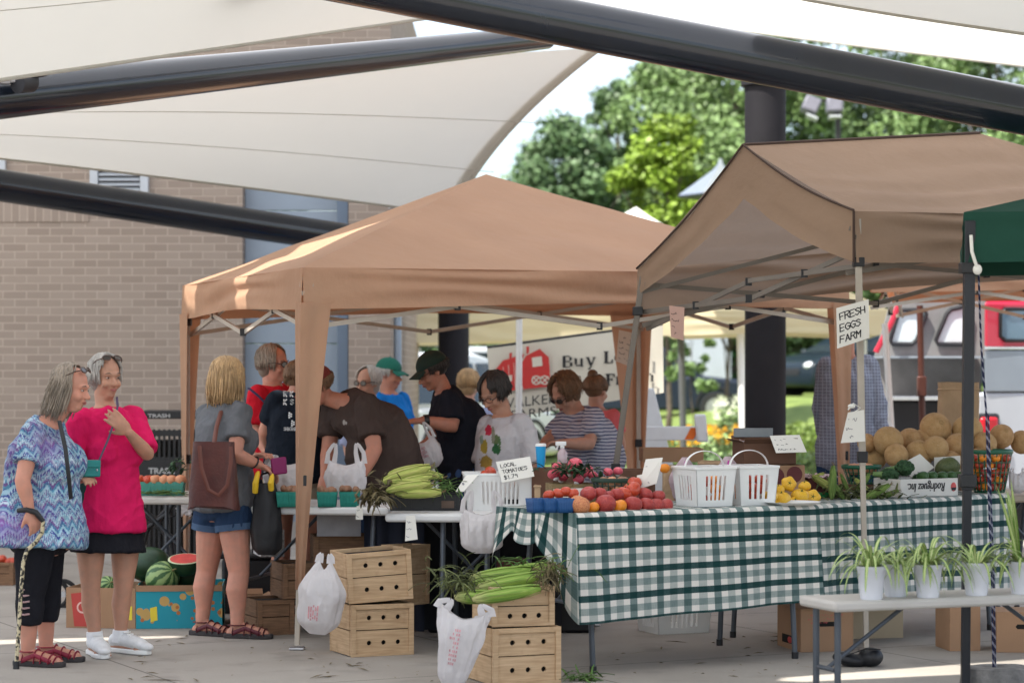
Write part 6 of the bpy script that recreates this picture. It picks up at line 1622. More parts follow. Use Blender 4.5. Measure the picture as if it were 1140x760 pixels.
m_grey = hairmat('grey hair', (.30,.27,.24), (.50,.47,.43)); m_greyb = hairmat('grey brown hair', (.20,.155,.115), (.36,.30,.24)); m_bl = hairmat('blonde hair', (.36,.22,.10), (.56,.38,.20))
m_brn = hairmat('brown hair', (.14,.075,.04), (.27,.155,.085)); m_blk = hairmat('dark hair', (.022,.018,.017), (.06,.05,.045)); m_white = hairmat('white grey hair', (.42,.40,.37), (.60,.58,.55))
m_bpant = cloth_m('black leggings', (.014,.014,.018)); m_chev = mat('chevron blouse print', (1,1,1), .85, .08, 8, .6, 13, attr=True, spec=.12, bdist=.025)
def chev(p, n):
    h = p.x*1.0+p.y*.8; tri = abs(((h/.075) % 1)-.5)*2; z = p.z+.040*tri+.02*nz((p.x*7,p.y*7,p.z*7))
    b = math.floor(z/.0165); k = (b*7919) % 6; s = nz((h*40,p.z*60,1))*.25+.95
    pal = [(.05,.075,.26),(.26,.46,.56),(.50,.60,.68),(.17,.10,.27),(.10,.27,.40),(.34,.50,.60)]; c = pal[int(k)]
    if ((h/.011)+b*.4) % 1 < .3: c = pal[int((k+2) % 6)]
    g = .72+.35*(nz((p.x*5,p.y*5,p.z*6))+.4); mixp = max(0, nz((p.x*6+9,p.y*6,p.z*5)))*.9
    c = tuple(c[i]*(1-mixp)+(.24,.10,.34)[i]*mixp for i in range(3))
    return tuple(max(.01,x*s*g) for x in c)
# A: chevron blouse with cane
thA, dA = person('person in a blue chevron blouse and black cropped leggings leaning on a patterned cane', 12.45, (80,431), (.96,-.22,-.22), ((37,483,-.15),(60,478,.17)), ((40,597,-.10),(48,597,.10)),
  [((25,535,-.25),(33,567,-.25),(41,587,-.25)), ((76,538,.12),(85,578,.0),(83,600,-.02))],
  [((34,664,-.09),(31,728,-.09),(50,741,-.12)), ((52,662,.11),(51,722,.11),(76,734,.09))], hs=1.0, skin=m_sk2, top=dict(name='blouse', m=m_chev, vox=.0055, wr=.008), bottom=dict(kind='pants', name='leggings', m=m_bpant, f=.5, calf=.07, cuff=.058), shoes=dict(kind='sandal', m=mat('maroon sandal strap', (.22,.015,.035), .6, .1), sole=mat('dark sole', (.04,.035,.035), .8)),
  hair=dict(style='long', m=m_greyb, len=.17, fall=(-.9,.1,0), open=1.15, fringe=.75, sweep=1.2, curlin=-.1, n=230), bw=1.06, bd=1.32, bust=.092, belly=.10, glasses='onhead', sleeve=.62, hem=-.10, flare=.10, topinf=.02, colfn=chev, vox=.007, old=True, hands=[dict(n=(.2,.2,-1),curl=.9,thumb=-1),dict(n=(-.6,-.2,-.2),curl=.35)], leg_k=1.0, arm_k=.95)
m_cane, t = raw('leopard cane wrap', .4, .5)
o = t.coord(); t.base(t.ramp(t.noise(o, 46, 2), [(.44,(.02,.017,.015)),(.52,(.55,.47,.30))]))
w_ = dA['A'][0][3]; Yc = w_.y; cn = thing('walking_cane', 'curved black and cream patterned walking cane', 'cane', G(17,745))
pts = [P(20,568,Yc),P(30,567,Yc-.02),P(40,570,Yc-.02),P(48,580,Yc-.01),P(47,592,Yc),P(40,603,Yc),P(30,612,Yc),P(26,625,Yc),P(24,650,Yc+.01),P(21,700,Yc+.02),P(18,742,Yc+.03)]
mb = MB(); mb.tube(pts[3:], .0105, 12); mb.build('shaft', m_cane, cn); mb = MB(); mb.tube(pts[:4], [.012,.0145,.0145,.012], 12); mb.build('grip', m_blkpl, cn)
mb = MB(); e = pts[-1]; mb.tube([e+Vector((0,0,.03)), Vector((e.x,e.y,.0))], [.014,.017], 12); mb.build('rubber_tip', m_blkpl, cn)
# lanyard and bracelet
mb = MB(); mb.tube([P(66,468,12.2),P(73,500,12.14),P(77,535,12.15),P(79,555,12.2)], [(.003,.012)]*4, 8); mb.build('lanyard', m_blkpl, thA)
mb = MB(); mb.tube([P(19,612,12.35),P(22,640,12.34),P(20,660,12.33)], [(.004,.03),(.004,.035),(.004,.02)], 8)
mb = MB()
for k in range(5): z = P(22,655+7*k,12.28); mb.tube([P(21,655+7*k,12.31),P(27,656+7*k,12.285),P(33,655+7*k,12.29)], .005, 6)
mb.build('calf_straps', mat('pinkish trim', (.4,.25,.25), .7), thA)
# B: pink shirt
m_pink = cloth_m('hot pink jersey', (.60,.012,.095))
thB, dB = person('person in a hot pink shirt, black skirt and white sneakers', 12.9, (118,419), (.62,-.76,-.08), ((91,466,-.09),(146,464,.09)), ((101,588,-.06),(140,588,.06)),
  [((76,520,-.15),(84,537,-.28),(98,529,-.36)), ((164,505,-.03),(143,481,-.20),(126,464,-.25))],
  [((101,655,-.08),(106,712,-.08),(116,726,-.26)), ((137,655,.04),(134,710,.04),(162,724,-.07))], hs=1.0, skin=m_sk3, top=dict(name='shirt', m=m_pink, wr=.012), bottom=dict(kind='skirt', name='skirt', m=m_bpant, z=P(0,613,12.9).z), shoes=dict(kind='sneaker', m=mat('white sneaker mesh', (.68,.68,.68), .7, .08, 40), sock=mat('white sock', (.75,.75,.76), .9, .05, 60)),
  hair=dict(style='bob', m=m_grey, len=.05, open=.95, fringe=.55, sweep=.7, curlin=-.3, vol=.03, n=220), bw=.95, bd=1.0, bust=.07, belly=.07, glasses='onhead', sleeve=.92, hem=-.02, flare=.03, topinf=.018, vox=.007, old=True, hands=[dict(n=(.3,-.2,-.9),curl=.8,thumb=-1),dict(n=(.1,.9,-.4),curl=.55,thumb=1)], leg_k=.90, arm_k=.92)
# teal purse and its strap
pc = thing('shoulder_purse', 'small teal purse on a thin dark strap against the pink shirt', 'purse', P(98,533,12.5)); mb = MB(); mb.obox(P(84,531,12.52), Vector((.125,.03,0)), Vector((-.012,.04,0)), Vector((0,0,.088))); mb.build('purse_body', mat('teal leather', (.01,.20,.19), .45, .08, 12, .1, 200), pc, bevel=.008)
mb = MB(); mb.obox(P(84,520,12.515), Vector((.126,.030,0)), Vector((0,-.006,0)), Vector((0,0,.036))); mb.build('flap', MATS['teal leather'], pc, bevel=.003)
mb = MB(); mb.ell(P(108,523,12.52), .006); mb.build('snap', m_steel, pc)
mb = MB(); mb.tube([P(110,513,12.55),P(120,490,12.62),P(127,470,12.67),P(131,452,12.75),P(130,442,12.86)], [(.003,.007)]*5, 8); mb.build('strap', mat('grey purple strap', (.07,.05,.09), .7), pc)
kp = thing('key_fob', 'yellow tag held under the teal purse', 'keys', P(82,548,12.45)); mb = MB(); mb.obox(P(80,549,12.47), Vector((.03,0,0)), Vector((0,.012,0)), Vector((.004,0,.05))); mb.build('tag', mat('yellow plastic', (.75,.6,.02), .4, .04), kp, bevel=.004); mb = MB(); mb.tube([P(84,538,12.47),P(86,532,12.47),P(91,532,12.47)], .003, 6); mb.build('ring', m_steel, kp)
mb = MB(); mb.obox(P(86,600,12.75), Vector((.08,0,0)), Vector((0,.02,0)), Vector((.0,0,.30))); tag(mb.build('tote_bag', mat('dark teal cloth', (.01,.045,.045), .8, .1), bevel=.008), 'flat dark teal tote hanging between the two standing women', 'bag')
mb = MB(); q_ = dB['A'][1]; mb.tube([q_[2]+(q_[3]-q_[2]).normalized()*.085+dB['r']*.0+Vector((0.0,0,-.0))+Vector((.012*math.cos(k*.785),.0,.012*math.sin(k*.785))) for k in range(8)], .0025, 6, closed=True); mb.build('ring', mat('gold', (.7,.45,.1), .25, metal=.9), thB)
# C: grey T with leather tote
m_gt = cloth_m('heather grey jersey', (.125,.13,.14)); m_den = cloth_m('dark denim', (.02,.04,.085)); m_denl = cloth_m('faded denim cuff', (.06,.10,.17))
thC, dC = person('person with long blonde hair in a grey t-shirt and denim shorts, seen from behind', 13.75, (254,421), (.72,.62,-.28), ((230,462,.10),(267,460,-.10)), ((238,562,.05),(259,562,-.05)),
  [((252,508,.36),(284,508,.28),(298,505,.2)), ((262,506,-.20),(288,517,-.12),(301,524,-.07))],
  [((230,636,.07),(225,695,.05),(244,706,.0)), ((266,638,-.08),(264,698,-.10),(297,708,-.14))], hs=.99, skin=m_sk2, top=dict(name='shirt', m=m_gt, wr=.011), bottom=dict(kind='shorts', name='shorts', m=m_den, f=.36, cuffm=m_denl), shoes=dict(kind='sandal', m=mat('oxblood sandal strap', (.09,.012,.02), .5, .1), sole=MATS['dark sole']),
  hair=dict(style='long', m=m_bl, len=.17, open=.8, fringe=.5, sweep=.5, curlin=-.05, n=300, fall=(-.12,-.1,0)), bw=1.0, bd=1.05, belly=.07, bust=.07, sleeve=.62, hem=-.05, flare=.03, topinf=.018, vox=.007, hands=[dict(n=(.2,-.2,-1),curl=.4),dict(n=(.35,.3,-.8),curl=.55,thumb=-1)], leg_k=1.06, arm_k=.98)
mb = MB(); w_ = dC['A'][1][2]; d_ = (dC['A'][1][3]-w_).normalized(); x_ = d_.orthogonal().normalized(); y_ = d_.cross(x_); mb.tube([w_-d_*.03+x_*.033*math.cos(k*.524)+y_*.033*math.sin(k*.524) for k in range(12)], .005, 6, closed=True); mb.build('bracelet', m_blkpl, thC)
m_lea = mat('oxblood leather', (.075,.022,.018), .45, .2, 9, .3, 60, col2=(.10,.03,.022))
tt = thing('leather_tote', 'brown leather tote bag with long handles slung behind the grey t-shirt', 'tote bag', P(238,565,13.40)); mb = MB()
def tote(u, v):
    a = 6.283*u; ca, sa = math.cos(a), math.sin(a); e = .45; wd = lerp(.145,.118,v); dp = lerp(.06,.03,v)
    k = 1+.04*nz((ca*3,sa*3,v*4)); c = P(238,565,13.42); ax = Vector((.96,-.28,0)); ay = Vector((.28,.96,0))
    return c+ax*(wd*math.copysign(abs(ca)**e,ca)*k)+ay*(dp*math.copysign(abs(sa)**e,sa))+Vector((0,0,.365*v-.012*(1-v)*math.cos(a*2)))
mb.grid(48, 16, tote); b_ = [tote(k/24, 0) for k in range(24)]; mb.add(b_, [tuple(range(23,-1,-1))]); mb.build('bag_body', m_lea, tt, angle=60)
mb = MB(); mb.tube([P(222,496,13.33),P(224,520,13.31),P(232,545,13.30),P(243,551,13.29),P(253,540,13.28),P(257,515,13.285),P(257,497,13.30)], [(.003,.011)]*7, 8, up=(0,-1,0)); mb.build('handle', mat('brown strap leather', (.12,.035,.022), .5, .1), tt); mb = MB(); mb.tube([P(238,495,13.40),P(241,475,13.55),P(248,452,13.66),P(256,441,13.74),P(262,447,13.86),P(262,470,13.95)], [(.004,.013)]*6, 8); mb.build('handle', mat('brown strap leather', (.12,.035,.022), .5, .1), tt)
bb = thing('shopping_bag', 'black cloth shopping bag hanging from the hand of the grey shirted shopper', 'bag', P(297,618,13.6)); mb = MB(); c0 = P(297,617,13.62)
def bbag(u, v):
    a = 6.283*u; ca, sa = math.cos(a), math.sin(a); wd = np.interp(v,[0,.08,.35,.75,1],[.05,.083,.092,.075,.045]); dp = wd*.7; k = 1+.10*nz((ca*2.5,sa*2.5,v*3)); return c0+Vector((wd*ca*k, dp*sa*k, .40*v))
mb.grid(44, 24, bbag); mb.add([bbag(k/24,0) for k in range(24)], [tuple(range(23,-1,-1))]); mb.build('bag_body', mat('black nylon cloth', (.010,.010,.012), .55, .15, 12, .4, 30), bb, angle=180)
mb = MB()
for s in (-1,1): mb.tube([c0+Vector((.05*s,0,.38)), c0+Vector((.03*s,0,.45)), P(301,525,13.68)], [(.004,.016),(.004,.012),(.004,.008)], 8); mb.build('handle', MATS['black nylon cloth'], bb); mb = MB()
for k, (a_, b_, lb) in enumerate((((284,548),(287,527),'yellow banana poking out of the black bag on the left'),((302,545),(303,530),'yellow banana poking out of the black bag on the right'))):
    mb = MB(); mb.tube([P(*a_,13.58), P((a_[0]+b_[0])/2-1,(a_[1]+b_[1])/2,13.56), P(*b_,13.58), P(b_[0]+1,b_[1]-3,13.58)], [.016,.018,.013,.005], 10); tag(mb.build('banana', mat('banana peel', (.72,.46,.02), .5, .08)), lb, 'banana')
mb = MB(); mb.obox(P(303,529,13.62), Vector((.085,.02,.01)), Vector((-.005,.02,0)), Vector((-.008,0,.095))); tag(mb.build('wallet', mat('magenta leather', (.20,.008,.09), .45, .08), bevel=.008), 'magenta wallet held by the grey shirted shopper', 'wallet')
mb = MB(); mb.grid(14,14,lambda u,v: P(205,566,15.9)+Vector((.10*(u-.5)*(1+.4*nz((v*5,1,2))), .03*nz((u*7,v*7,3)), .09*(v-.5)*(1+.5*nz((u*5,2,v)))))); tag(mb.build('crumpled_tissue', m_bag, angle=180), 'crumpled white plastic tied to the tan canopy leg by the melons', 'plastic scrap')
# D red
m_red = cloth_m('red jersey', (.50,.012,.025))
thD, dD = person('person in a red shirt and sunglasses looking right behind the basket table', 15.2, (305,405), (.9,-.4,-.05), ((287,440,-.14),(318,437,.14)), ((291,530,-.09),(308,530,.09)), [((284,478,-.2),(298,505,-.32),(309,508,-.36)), ((322,480,.2),(334,508,.1),(342,512,.05))], hs=1.02, skin=m_sk2, top=dict(name='shirt', m=m_red), bottom=dict(kind='pants', name='trousers', m=m_bpant), shoes=dict(kind='plain', m=m_blkpl), hair=dict(style='bob', m=m_greyb, len=.045, open=.9, fringe=.42, sweep=.9, curlin=-.3, vol=.04), bw=1.05, bd=1.15, bust=.08, belly=.08, glasses='worn', sleeve=.9, hem=-.05, topinf=.02)
mb = MB(); mb.tube([P(277,432,14.93),P(287,440,14.90),P(297,450,14.93),P(305,462,14.96)], [(.004,.02)]*4, 8); mb.build('bag_strap', mat('blue strap', (.05,.06,.16), .7), thD)
# E dark tee from behind
m_navy = cloth_m('near black navy jersey', (.010,.014,.022))
thE, dE = person('person in a near black t-shirt with white back print bending over the basket table', 14.6, (333,424), (.35,.88,-.25), ((308,447,-.05),(351,446,.05)), ((312,528,-.05),(347,528,.05)), [((295,480,.05),(302,505,.25),(310,512,.35)), ((360,482,.15),(358,508,.3),(352,514,.38))], hs=1.0, skin=m_sk2, top=dict(name='t_shirt', m=m_navy), bottom=dict(kind='shorts', name='shorts', m=cloth_m('khaki twill', (.40,.33,.24)), f=.5), shoes=dict(kind='plain', m=m_blkpl), hair=dict(style='short', m=m_brn, len=.03, open=.7, fringe=.6), bw=1.1, bd=1.15, belly=.09, sleeve=.62, hem=-.1, topinf=.02)
mb = MB(); rr = random.Random(3); Yb = 14.6-.215
for k, (py, h_, w_, n_) in enumerate(((438,.034,.10,3),(447,.034,.10,3),(477,.02,.16,9))):
    for j in range(n_):
        xw_ = 324-8+(j*22/n_); p = P(xw_,py,Yb-.005); strokes(mb, 'RKSHATMEN'[(j+k) % 9], frame((1,0,0),(0,0,1),(0,-1,0),p+Vector((0,0,-h_/2))), h_*.9, w=h_*.22, seed=j+k)
for k, (px, py) in enumerate(((330,455),(322,462),(333,464),(325,471),(331,473))):
    p = P(px,py,Yb-.006)
    for j in range(5): a = j*1.0-.9; mb.ell(p+Vector((.013*math.sin(a),0,.013*math.cos(a)))*(1 if j else 0), (.006,.002,.006), None, 8, 6)
mb.build('back_print', mat('white shirt print', (.7,.7,.7), .8), thE)
# F brown tee bending
m_brt = cloth_m('dark brown jersey', (.058,.040,.034))
thF, dF = person('person in a dark brown t-shirt and red cap bending over the bags', 14.35, (353,430), (-.75,-.45,-.5), ((372,451,.15),(408,452,-.15)), ((428,528,.12),(444,528,-.08)), [((366,500,.1),(362,528,-.05),(360,545,-.1)), ((417,500,-.27),(399,535,-.36),(388,552,-.40))], hs=.99, skin=m_sk4, top=dict(name='t_shirt', m=m_brt, wr=.012), bottom=dict(kind='pants', name='trousers', m=m_bpant), shoes=dict(kind='plain', m=m_blkpl), hair=dict(style='short', m=m_brn, len=.03, open=.8), cap=mat('red cap cloth', (.16,.025,.02), .85, .1), bw=1.0, bd=1.15, belly=.09, sleeve=.72, hem=-.1, topinf=.034, tf=(-.85,-.5), mid=(424,484,0), arm_k=1.1)
mb = MB(); c = P(383,470,14.0); mb.ell(c, (.008,.004,.016)); mb.ell(c+Vector((.012,0,-.004)), (.006,.004,.010)); mb.build('shirt_logo', mat('faded shirt print', (.3,.27,.25), .8), thF)
# G, H
m_lav = cloth_m('pale blue knit', (.30,.34,.50)); m_blu = cloth_m('bright blue jersey', (.01,.16,.50))
thG, dG = person('person with short grey hair and sunglasses in a pale blue top with a dark strap', 17.6, (409,426), (-.55,-.8,-.05), ((393,464,.05),(432,464,-.05)), ((398,545,0),(430,545,0)), [((388,498,0),(395,525,-.2),(402,530,-.3)), ((440,500,0),(438,530,-.15),(432,535,-.2))], hs=1.0, skin=m_sk, top=dict(name='top', m=m_lav), bottom=dict(kind='pants', name='trousers', m=m_den), shoes=dict(kind='plain', m=m_blkpl), hair=dict(style='bob', m=m_white, len=.02, open=.95, fringe=.45, sweep=.8, curlin=-.3, vol=.03), bw=1.05, bd=1.15, bust=.08, glasses='worn', sleeve=.95, vox=.010)
mb = MB(); mb.tube([P(420,446,17.46),P(425,470,17.38),P(431,495,17.38)], [(.004,.013)]*3, 8); mb.build('bag_strap', m_blkpl, thG)
thH, dH = person('person in a green cap and bright blue shirt behind the grey haired one', 18.6, (434,416), (.85,-.45,-.12), ((420,446,-.12),(448,446,.12)), ((426,540,-.08),(446,540,.08)), [((414,485,-.15),(420,515,-.25),(428,518,-.3)), ((456,485,.2),(458,515,.1),(462,520,.0))], hs=1.02, skin=m_sk4, top=dict(name='shirt', m=m_blu), bottom=dict(kind='pants', name='trousers', m=m_den), shoes=dict(kind='plain', m=m_blkpl), hair=dict(style='short', m=m_white, len=.02, open=1.0), cap=mat('green cap cloth', (.008,.12,.085), .85, .1), bw=1.1, bd=1.2, vox=.010, sleeve=.7)
# I man with cap and bag
m_bkt = cloth_m('black cotton', (.016,.017,.024))
thI, dI = person('person in a black t-shirt and dark green cap looking down at a plastic bag', 15.0, (481,413), (-.86,-.32,-.42), ((494,442,.16),(502,446,-.16)), ((520,535,.09),(524,535,-.09)), [((486,482,.2),(478,490,.02),(472,494,-.06)), ((504,474,-.24),(471,468,-.30),(455,469,-.32))], hs=1.0, skin=m_sk4, top=dict(name='t_shirt', m=m_bkt, wr=.01), bottom=dict(kind='pants', name='jeans', m=cloth_m('blue denim', (.05,.09,.20))), shoes=dict(kind='plain', m=m_blkpl), hair=dict(style='short', m=m_blk, len=.02, open=1.0, n=150), cap=mat('dark green cap', (.012,.03,.022), .85, .15), bw=1.05, bd=1.2, belly=.09, sleeve=.8, hem=-.12, mid=(518,485,0), tf=(-.9,-.3), arm_k=1.08, glasses='clear', hands=[dict(n=(0,0,-1),curl=.5),dict(n=(0,.2,-1),curl=.85,thumb=-1)])
mb = MB(); w_ = dI['A'][1][2]; d_ = (dI['A'][1][3]-w_).normalized(); mb.tube([w_-d_*.035, w_-d_*.005], .036, 16); mb.build('wristwatch', m_blkpl, thI)
# J white tee
m_wt = mat('white printed tee', (1,1,1), .9, .05, 6, .75, 12, attr=True, spec=.12, bdist=.03)
def jtee(p, n):
    px = CX+p.x*F/p.y; py = H0-(p.z-HC)*F/p.y; c = (.46,.44,.45)
    if n.y < .3:
        for bx_, by_, rx, ry, cc in ((544,479,4,6,(.42,.03,.06)),(551,489,4,6,(.1,.13,.06)),(539,497,4,8,(.30,.22,.04)),(553,500,5,6,(.03,.10,.04)),(541,514,7,7,(.26,.17,.04)),(549,484,2,9,(.2,.2,.15)),(536,489,2,5,(.2,.25,.2)),(556,492,1.5,7,(.08,.14,.06))):
            if ((px-bx_)/rx)**2+((py-by_)/ry)**2 < 1+.6*nz((px*.5,py*.5,bx_)): c = cc
    return c
thJ, dJ = person('person with dark hair and glasses in a white t-shirt printed with small plants', 14.65, (550,437), (-.55,-.62,-.5), ((545,473,.09),(581,472,-.09)), ((548,565,.08),(583,565,-.08)), [((536,522,.02),(546,542,-.2),(556,546,-.28)), ((598,524,-.18),(580,537,-.36),(566,541,-.42))], hs=1.0, skin=m_sk3, top=dict(name='t_shirt', m=m_wt, vox=.0065), bottom=dict(kind='pants', name='trousers', m=m_den), shoes=dict(kind='plain', m=m_blkpl), hair=dict(style='short', m=m_blk, len=.045, open=.95, fringe=.34, sweep=.5, vol=.05, jit=.004, n=240), bw=1.15, bd=1.25, belly=.10, sleeve=.85, hem=-.1, topinf=.022, colfn=jtee, glasses='clear')
# K striped
m_stp, t = raw('navy striped white jersey', .9, .15)
o = t.coord(); x, y, z = t.sep(o); s = t.math('FRACT', t.math('DIVIDE', t.math('ADD', z, t.math('MULTIPLY', t.noise(o, 7, 2), .03)), .022))
t.base(t.mix(t.math('LESS_THAN', s, .38), (.45,.46,.52), (.09,.10,.19))); t.bump(t.noise(o, 12, 5), .7, .03)
thK, dK = person('person with short brown hair in a navy and white striped shirt working with both hands', 15.8, (629,438), (-.62,-.52,-.55), ((630,466,.12),(661,464,-.12)), ((648,532,.10),(672,532,-.08)), [((613,488,.0),(602,497,-.2),(596,499,-.26)), ((656,494,-.28),(624,493,-.40),(609,493,-.46))], hs=1.02, skin=m_sk, top=dict(name='shirt', m=m_stp), bottom=dict(kind='pants', name='trousers', m=cloth_m('royal blue twill', (.012,.03,.16))), shoes=dict(kind='plain', m=m_blkpl), hair=dict(style='curly', m=m_brn, len=.035, open=.9, fringe=.42, sweep=.6, vol=.10, jit=.008, w=.014, n=260), bw=1.1, bd=1.2, bust=.08, belly=.09, glasses='worn', sleeve=.75, hem=-.08, topinf=.02, mid=(664,498,0), tf=(-.7,-.6))
# L girl
thL, dL = person('child with brown hair in a bun and a coral shirt behind the striped shirt', 17.4, (664,435), (.55,.75,-.05), ((656,466,.07),(682,466,-.07)), ((660,525,.05),(680,525,-.05)), [((650,492,.15),(655,512,.25),(662,515,.3)), ((690,492,-.1),(690,512,.05),(688,516,.1))], hs=.98, skin=m_sk, top=dict(name='shirt', m=cloth_m('coral jersey', (.72,.16,.17))), bottom=dict(kind='pants', name='leggings', m=m_navy), shoes=dict(kind='plain', m=m_blkpl), hair=dict(style='bun', m=m_brn, len=.0, open=.75, fringe=.55, sweep=.2, part=-.5), vox=.010, bw=.85, bd=.9)
# M plaid
m_pld, t = raw('grey blue checked shirting', .85, .15)
o = t.coord(); x, y, z = t.sep(o)
g1 = t.math('LESS_THAN', t.math('FRACT', t.math('DIVIDE', x, .022)), .18); g2 = t.math('LESS_THAN', t.math('FRACT', t.math('DIVIDE', z, .022)), .18)
t.base(t.mix(t.math('MULTIPLY', t.math('MAXIMUM', g1, g2), .8), (.16,.17,.22), (.33,.35,.41))); t.bump(t.noise(o, 9, 4), .4, .02)
thM, dM = person('person in a grey blue checked shirt seen from behind beside the brown canopy pole', 16.4, (943,364), (.1,.97,-.1), ((922,408,0),(964,408,0)), ((926,508,0),(960,508,0)), [((914,456,.1),(920,498,.25),(924,512,.3)), ((976,452,-.02),(984,492,-.08),(986,508,-.1))], hs=1.0, skin=m_sk4, top=dict(name='shirt', m=m_pld, wr=.014), bottom=dict(kind='pants', name='jeans', m=m_den), shoes=dict(kind='plain', m=m_blkpl), hair=dict(style='short', m=m_greyb, len=.02, open=.8), bw=1.1, bd=1.2, sleeve=1.75, hem=-.15, topinf=.028, vox=.010)
# N
thN, dN = person('person with blonde hair mostly hidden behind the man in the black t-shirt', 19.2, (522,428), (.3,.9,-.1), ((510,462,0),(540,462,0)), ((512,540,0),(538,540,0)), [((504,495,.1),(508,520,.2),(514,524,.25)), ((546,495,.1),(544,520,.2),(540,524,.25))], hs=1.02, skin=m_sk, top=dict(name='shirt', m=m_lav), bottom=dict(kind='pants', name='trousers', m=m_den), shoes=dict(kind='plain', m=m_blkpl), hair=dict(style='bob', m=m_bl, len=.04, open=.8, vol=.03), vox=.011)
# ---------------------------------------------------------------- banner with barn
m_ban = mat('cream banner vinyl', (.62,.58,.48), .6, .03, 4, spec=.3); m_barn = mat('barn red print', (.50,.035,.03), .7, .04); m_bink = mat('banner black print', (.02,.02,.022), .7, .05)
YB = 20.4
bt = thing('banner', 'cream farm banner with red barn and black lettering tied behind the stall', 'banner', P(640,470,YB)); 
tl, bl, tr, br = P(542,388,YB), P(586,466,YB), P(738,362,YB), P(739,437,YB)
bl = P(549,468,YB)
mb = MB(); mb.grid(30, 14, lambda u, v: lerp(lerp(bl,br,u), lerp(tl,tr,u), v)+Vector((0,.025*math.sin(u*7)*math.sin(v*3),0))); mb.build('sheet', m_ban, bt, angle=180)
mb = MB(); mb.tube([tl+Vector((0,.02,.01)), tr+Vector((0,.02,.01))], .012, 8); mb.build('top_cord', m_blkpl, bt)
bx = (br-bl).normalized(); bz = Vector((0,0,1)); by = Vector((0,-1,0)); upb = (tl-bl).normalized()
def Bp(px, py, d=.03): return P(px, py, YB-d)
def poly(mb, pts, d=.032): mb.add([Bp(*p, d) for p in pts], [tuple(range(len(pts)))])
mb = MB()
poly(mb, [(582,433),(577,409),(585,395),(601,387),(611,397),(613,430)]) ; poly(mb, [(553,437),(552,411),(560,401),(584,394),(577,409),(582,433)])
poly(mb, [(586,394),(586,386),(589,385),(589,393)]); poly(mb, [(567,399),(567,393),(570,392),(570,398)])
mb.build('barn_print', m_barn, bt, smooth=False)
mb = MB(); poly(mb, [(592,398),(603,396.5),(604,407),(593,408.5)], .036); poly(mb, [(556,420),(560,419),(560,426),(556,427)], .036); poly(mb, [(566,418),(570,417),(570,424),(566,425)], .036)
def ring(mb, cx, cy, r, w, d=.036):
    pts = [(cx+r*math.cos(a*.5236), cy+r*math.sin(a*.5236)) for a in range(13)]
    for p, q2 in zip(pts, pts[1:]):
        dx, dy = q2[0]-p[0], q2[1]-p[1]; l = math.hypot(dx,dy); nx, ny = -dy/l*w/2, dx/l*w/2
        poly(mb, [(p[0]-nx,p[1]-ny),(q2[0]-nx,q2[1]-ny),(q2[0]+nx,q2[1]+ny),(p[0]+nx,p[1]+ny)], d)
def seg(mb, p, q2, w, d=.036):
    dx, dy = q2[0]-p[0], q2[1]-p[1]; l = math.hypot(dx,dy); nx, ny = -dy/l*w/2, dx/l*w/2
    poly(mb, [(p[0]-nx,p[1]-ny),(q2[0]-nx,q2[1]-ny),(q2[0]+nx,q2[1]+ny),(p[0]+nx,p[1]+ny)], d)
for cx in (597,606.5):
    ring(mb, cx, 423, 4.6, 1.4, .0361)
    seg(mb, (cx-4,419), (cx+4,427), 1.2, .037); seg(mb, (cx+4,419), (cx-4,427), 1.2, .038)
seg(mb, (577.5,409), (585,395.5), .8, .0365); seg(mb, (585,395.5), (601,387.5), .8, .0366); seg(mb, (601,387.5), (611,397), .8, .0367); seg(mb, (577,409), (582,433), .8, .0364)
for k in range(4): seg(mb, (554+k*6,411-2.5*k), (556+k*6,436-.5*k), .5, .0368)
mb.build('barn_detail', m_ban, bt, smooth=False)
def btext(txt, px, py, hpx, wpx, slope=-.105, off=0.0):
    mb = MB(); k = YB/F; o = Bp(px, py, .034); x = Vector((1,0,-slope)).normalized()
    add_text(mb, txt, frame(x, (0,0,1), (0,-1,0), o), hpx*k/.70, wpx*k, offset=off, extrude=.001); mb.build('lettering', m_bink, bt, smooth=False)
btext('WALKER', 556, 455, 11, 64); btext('FARMS', 568, 467, 10, 50)
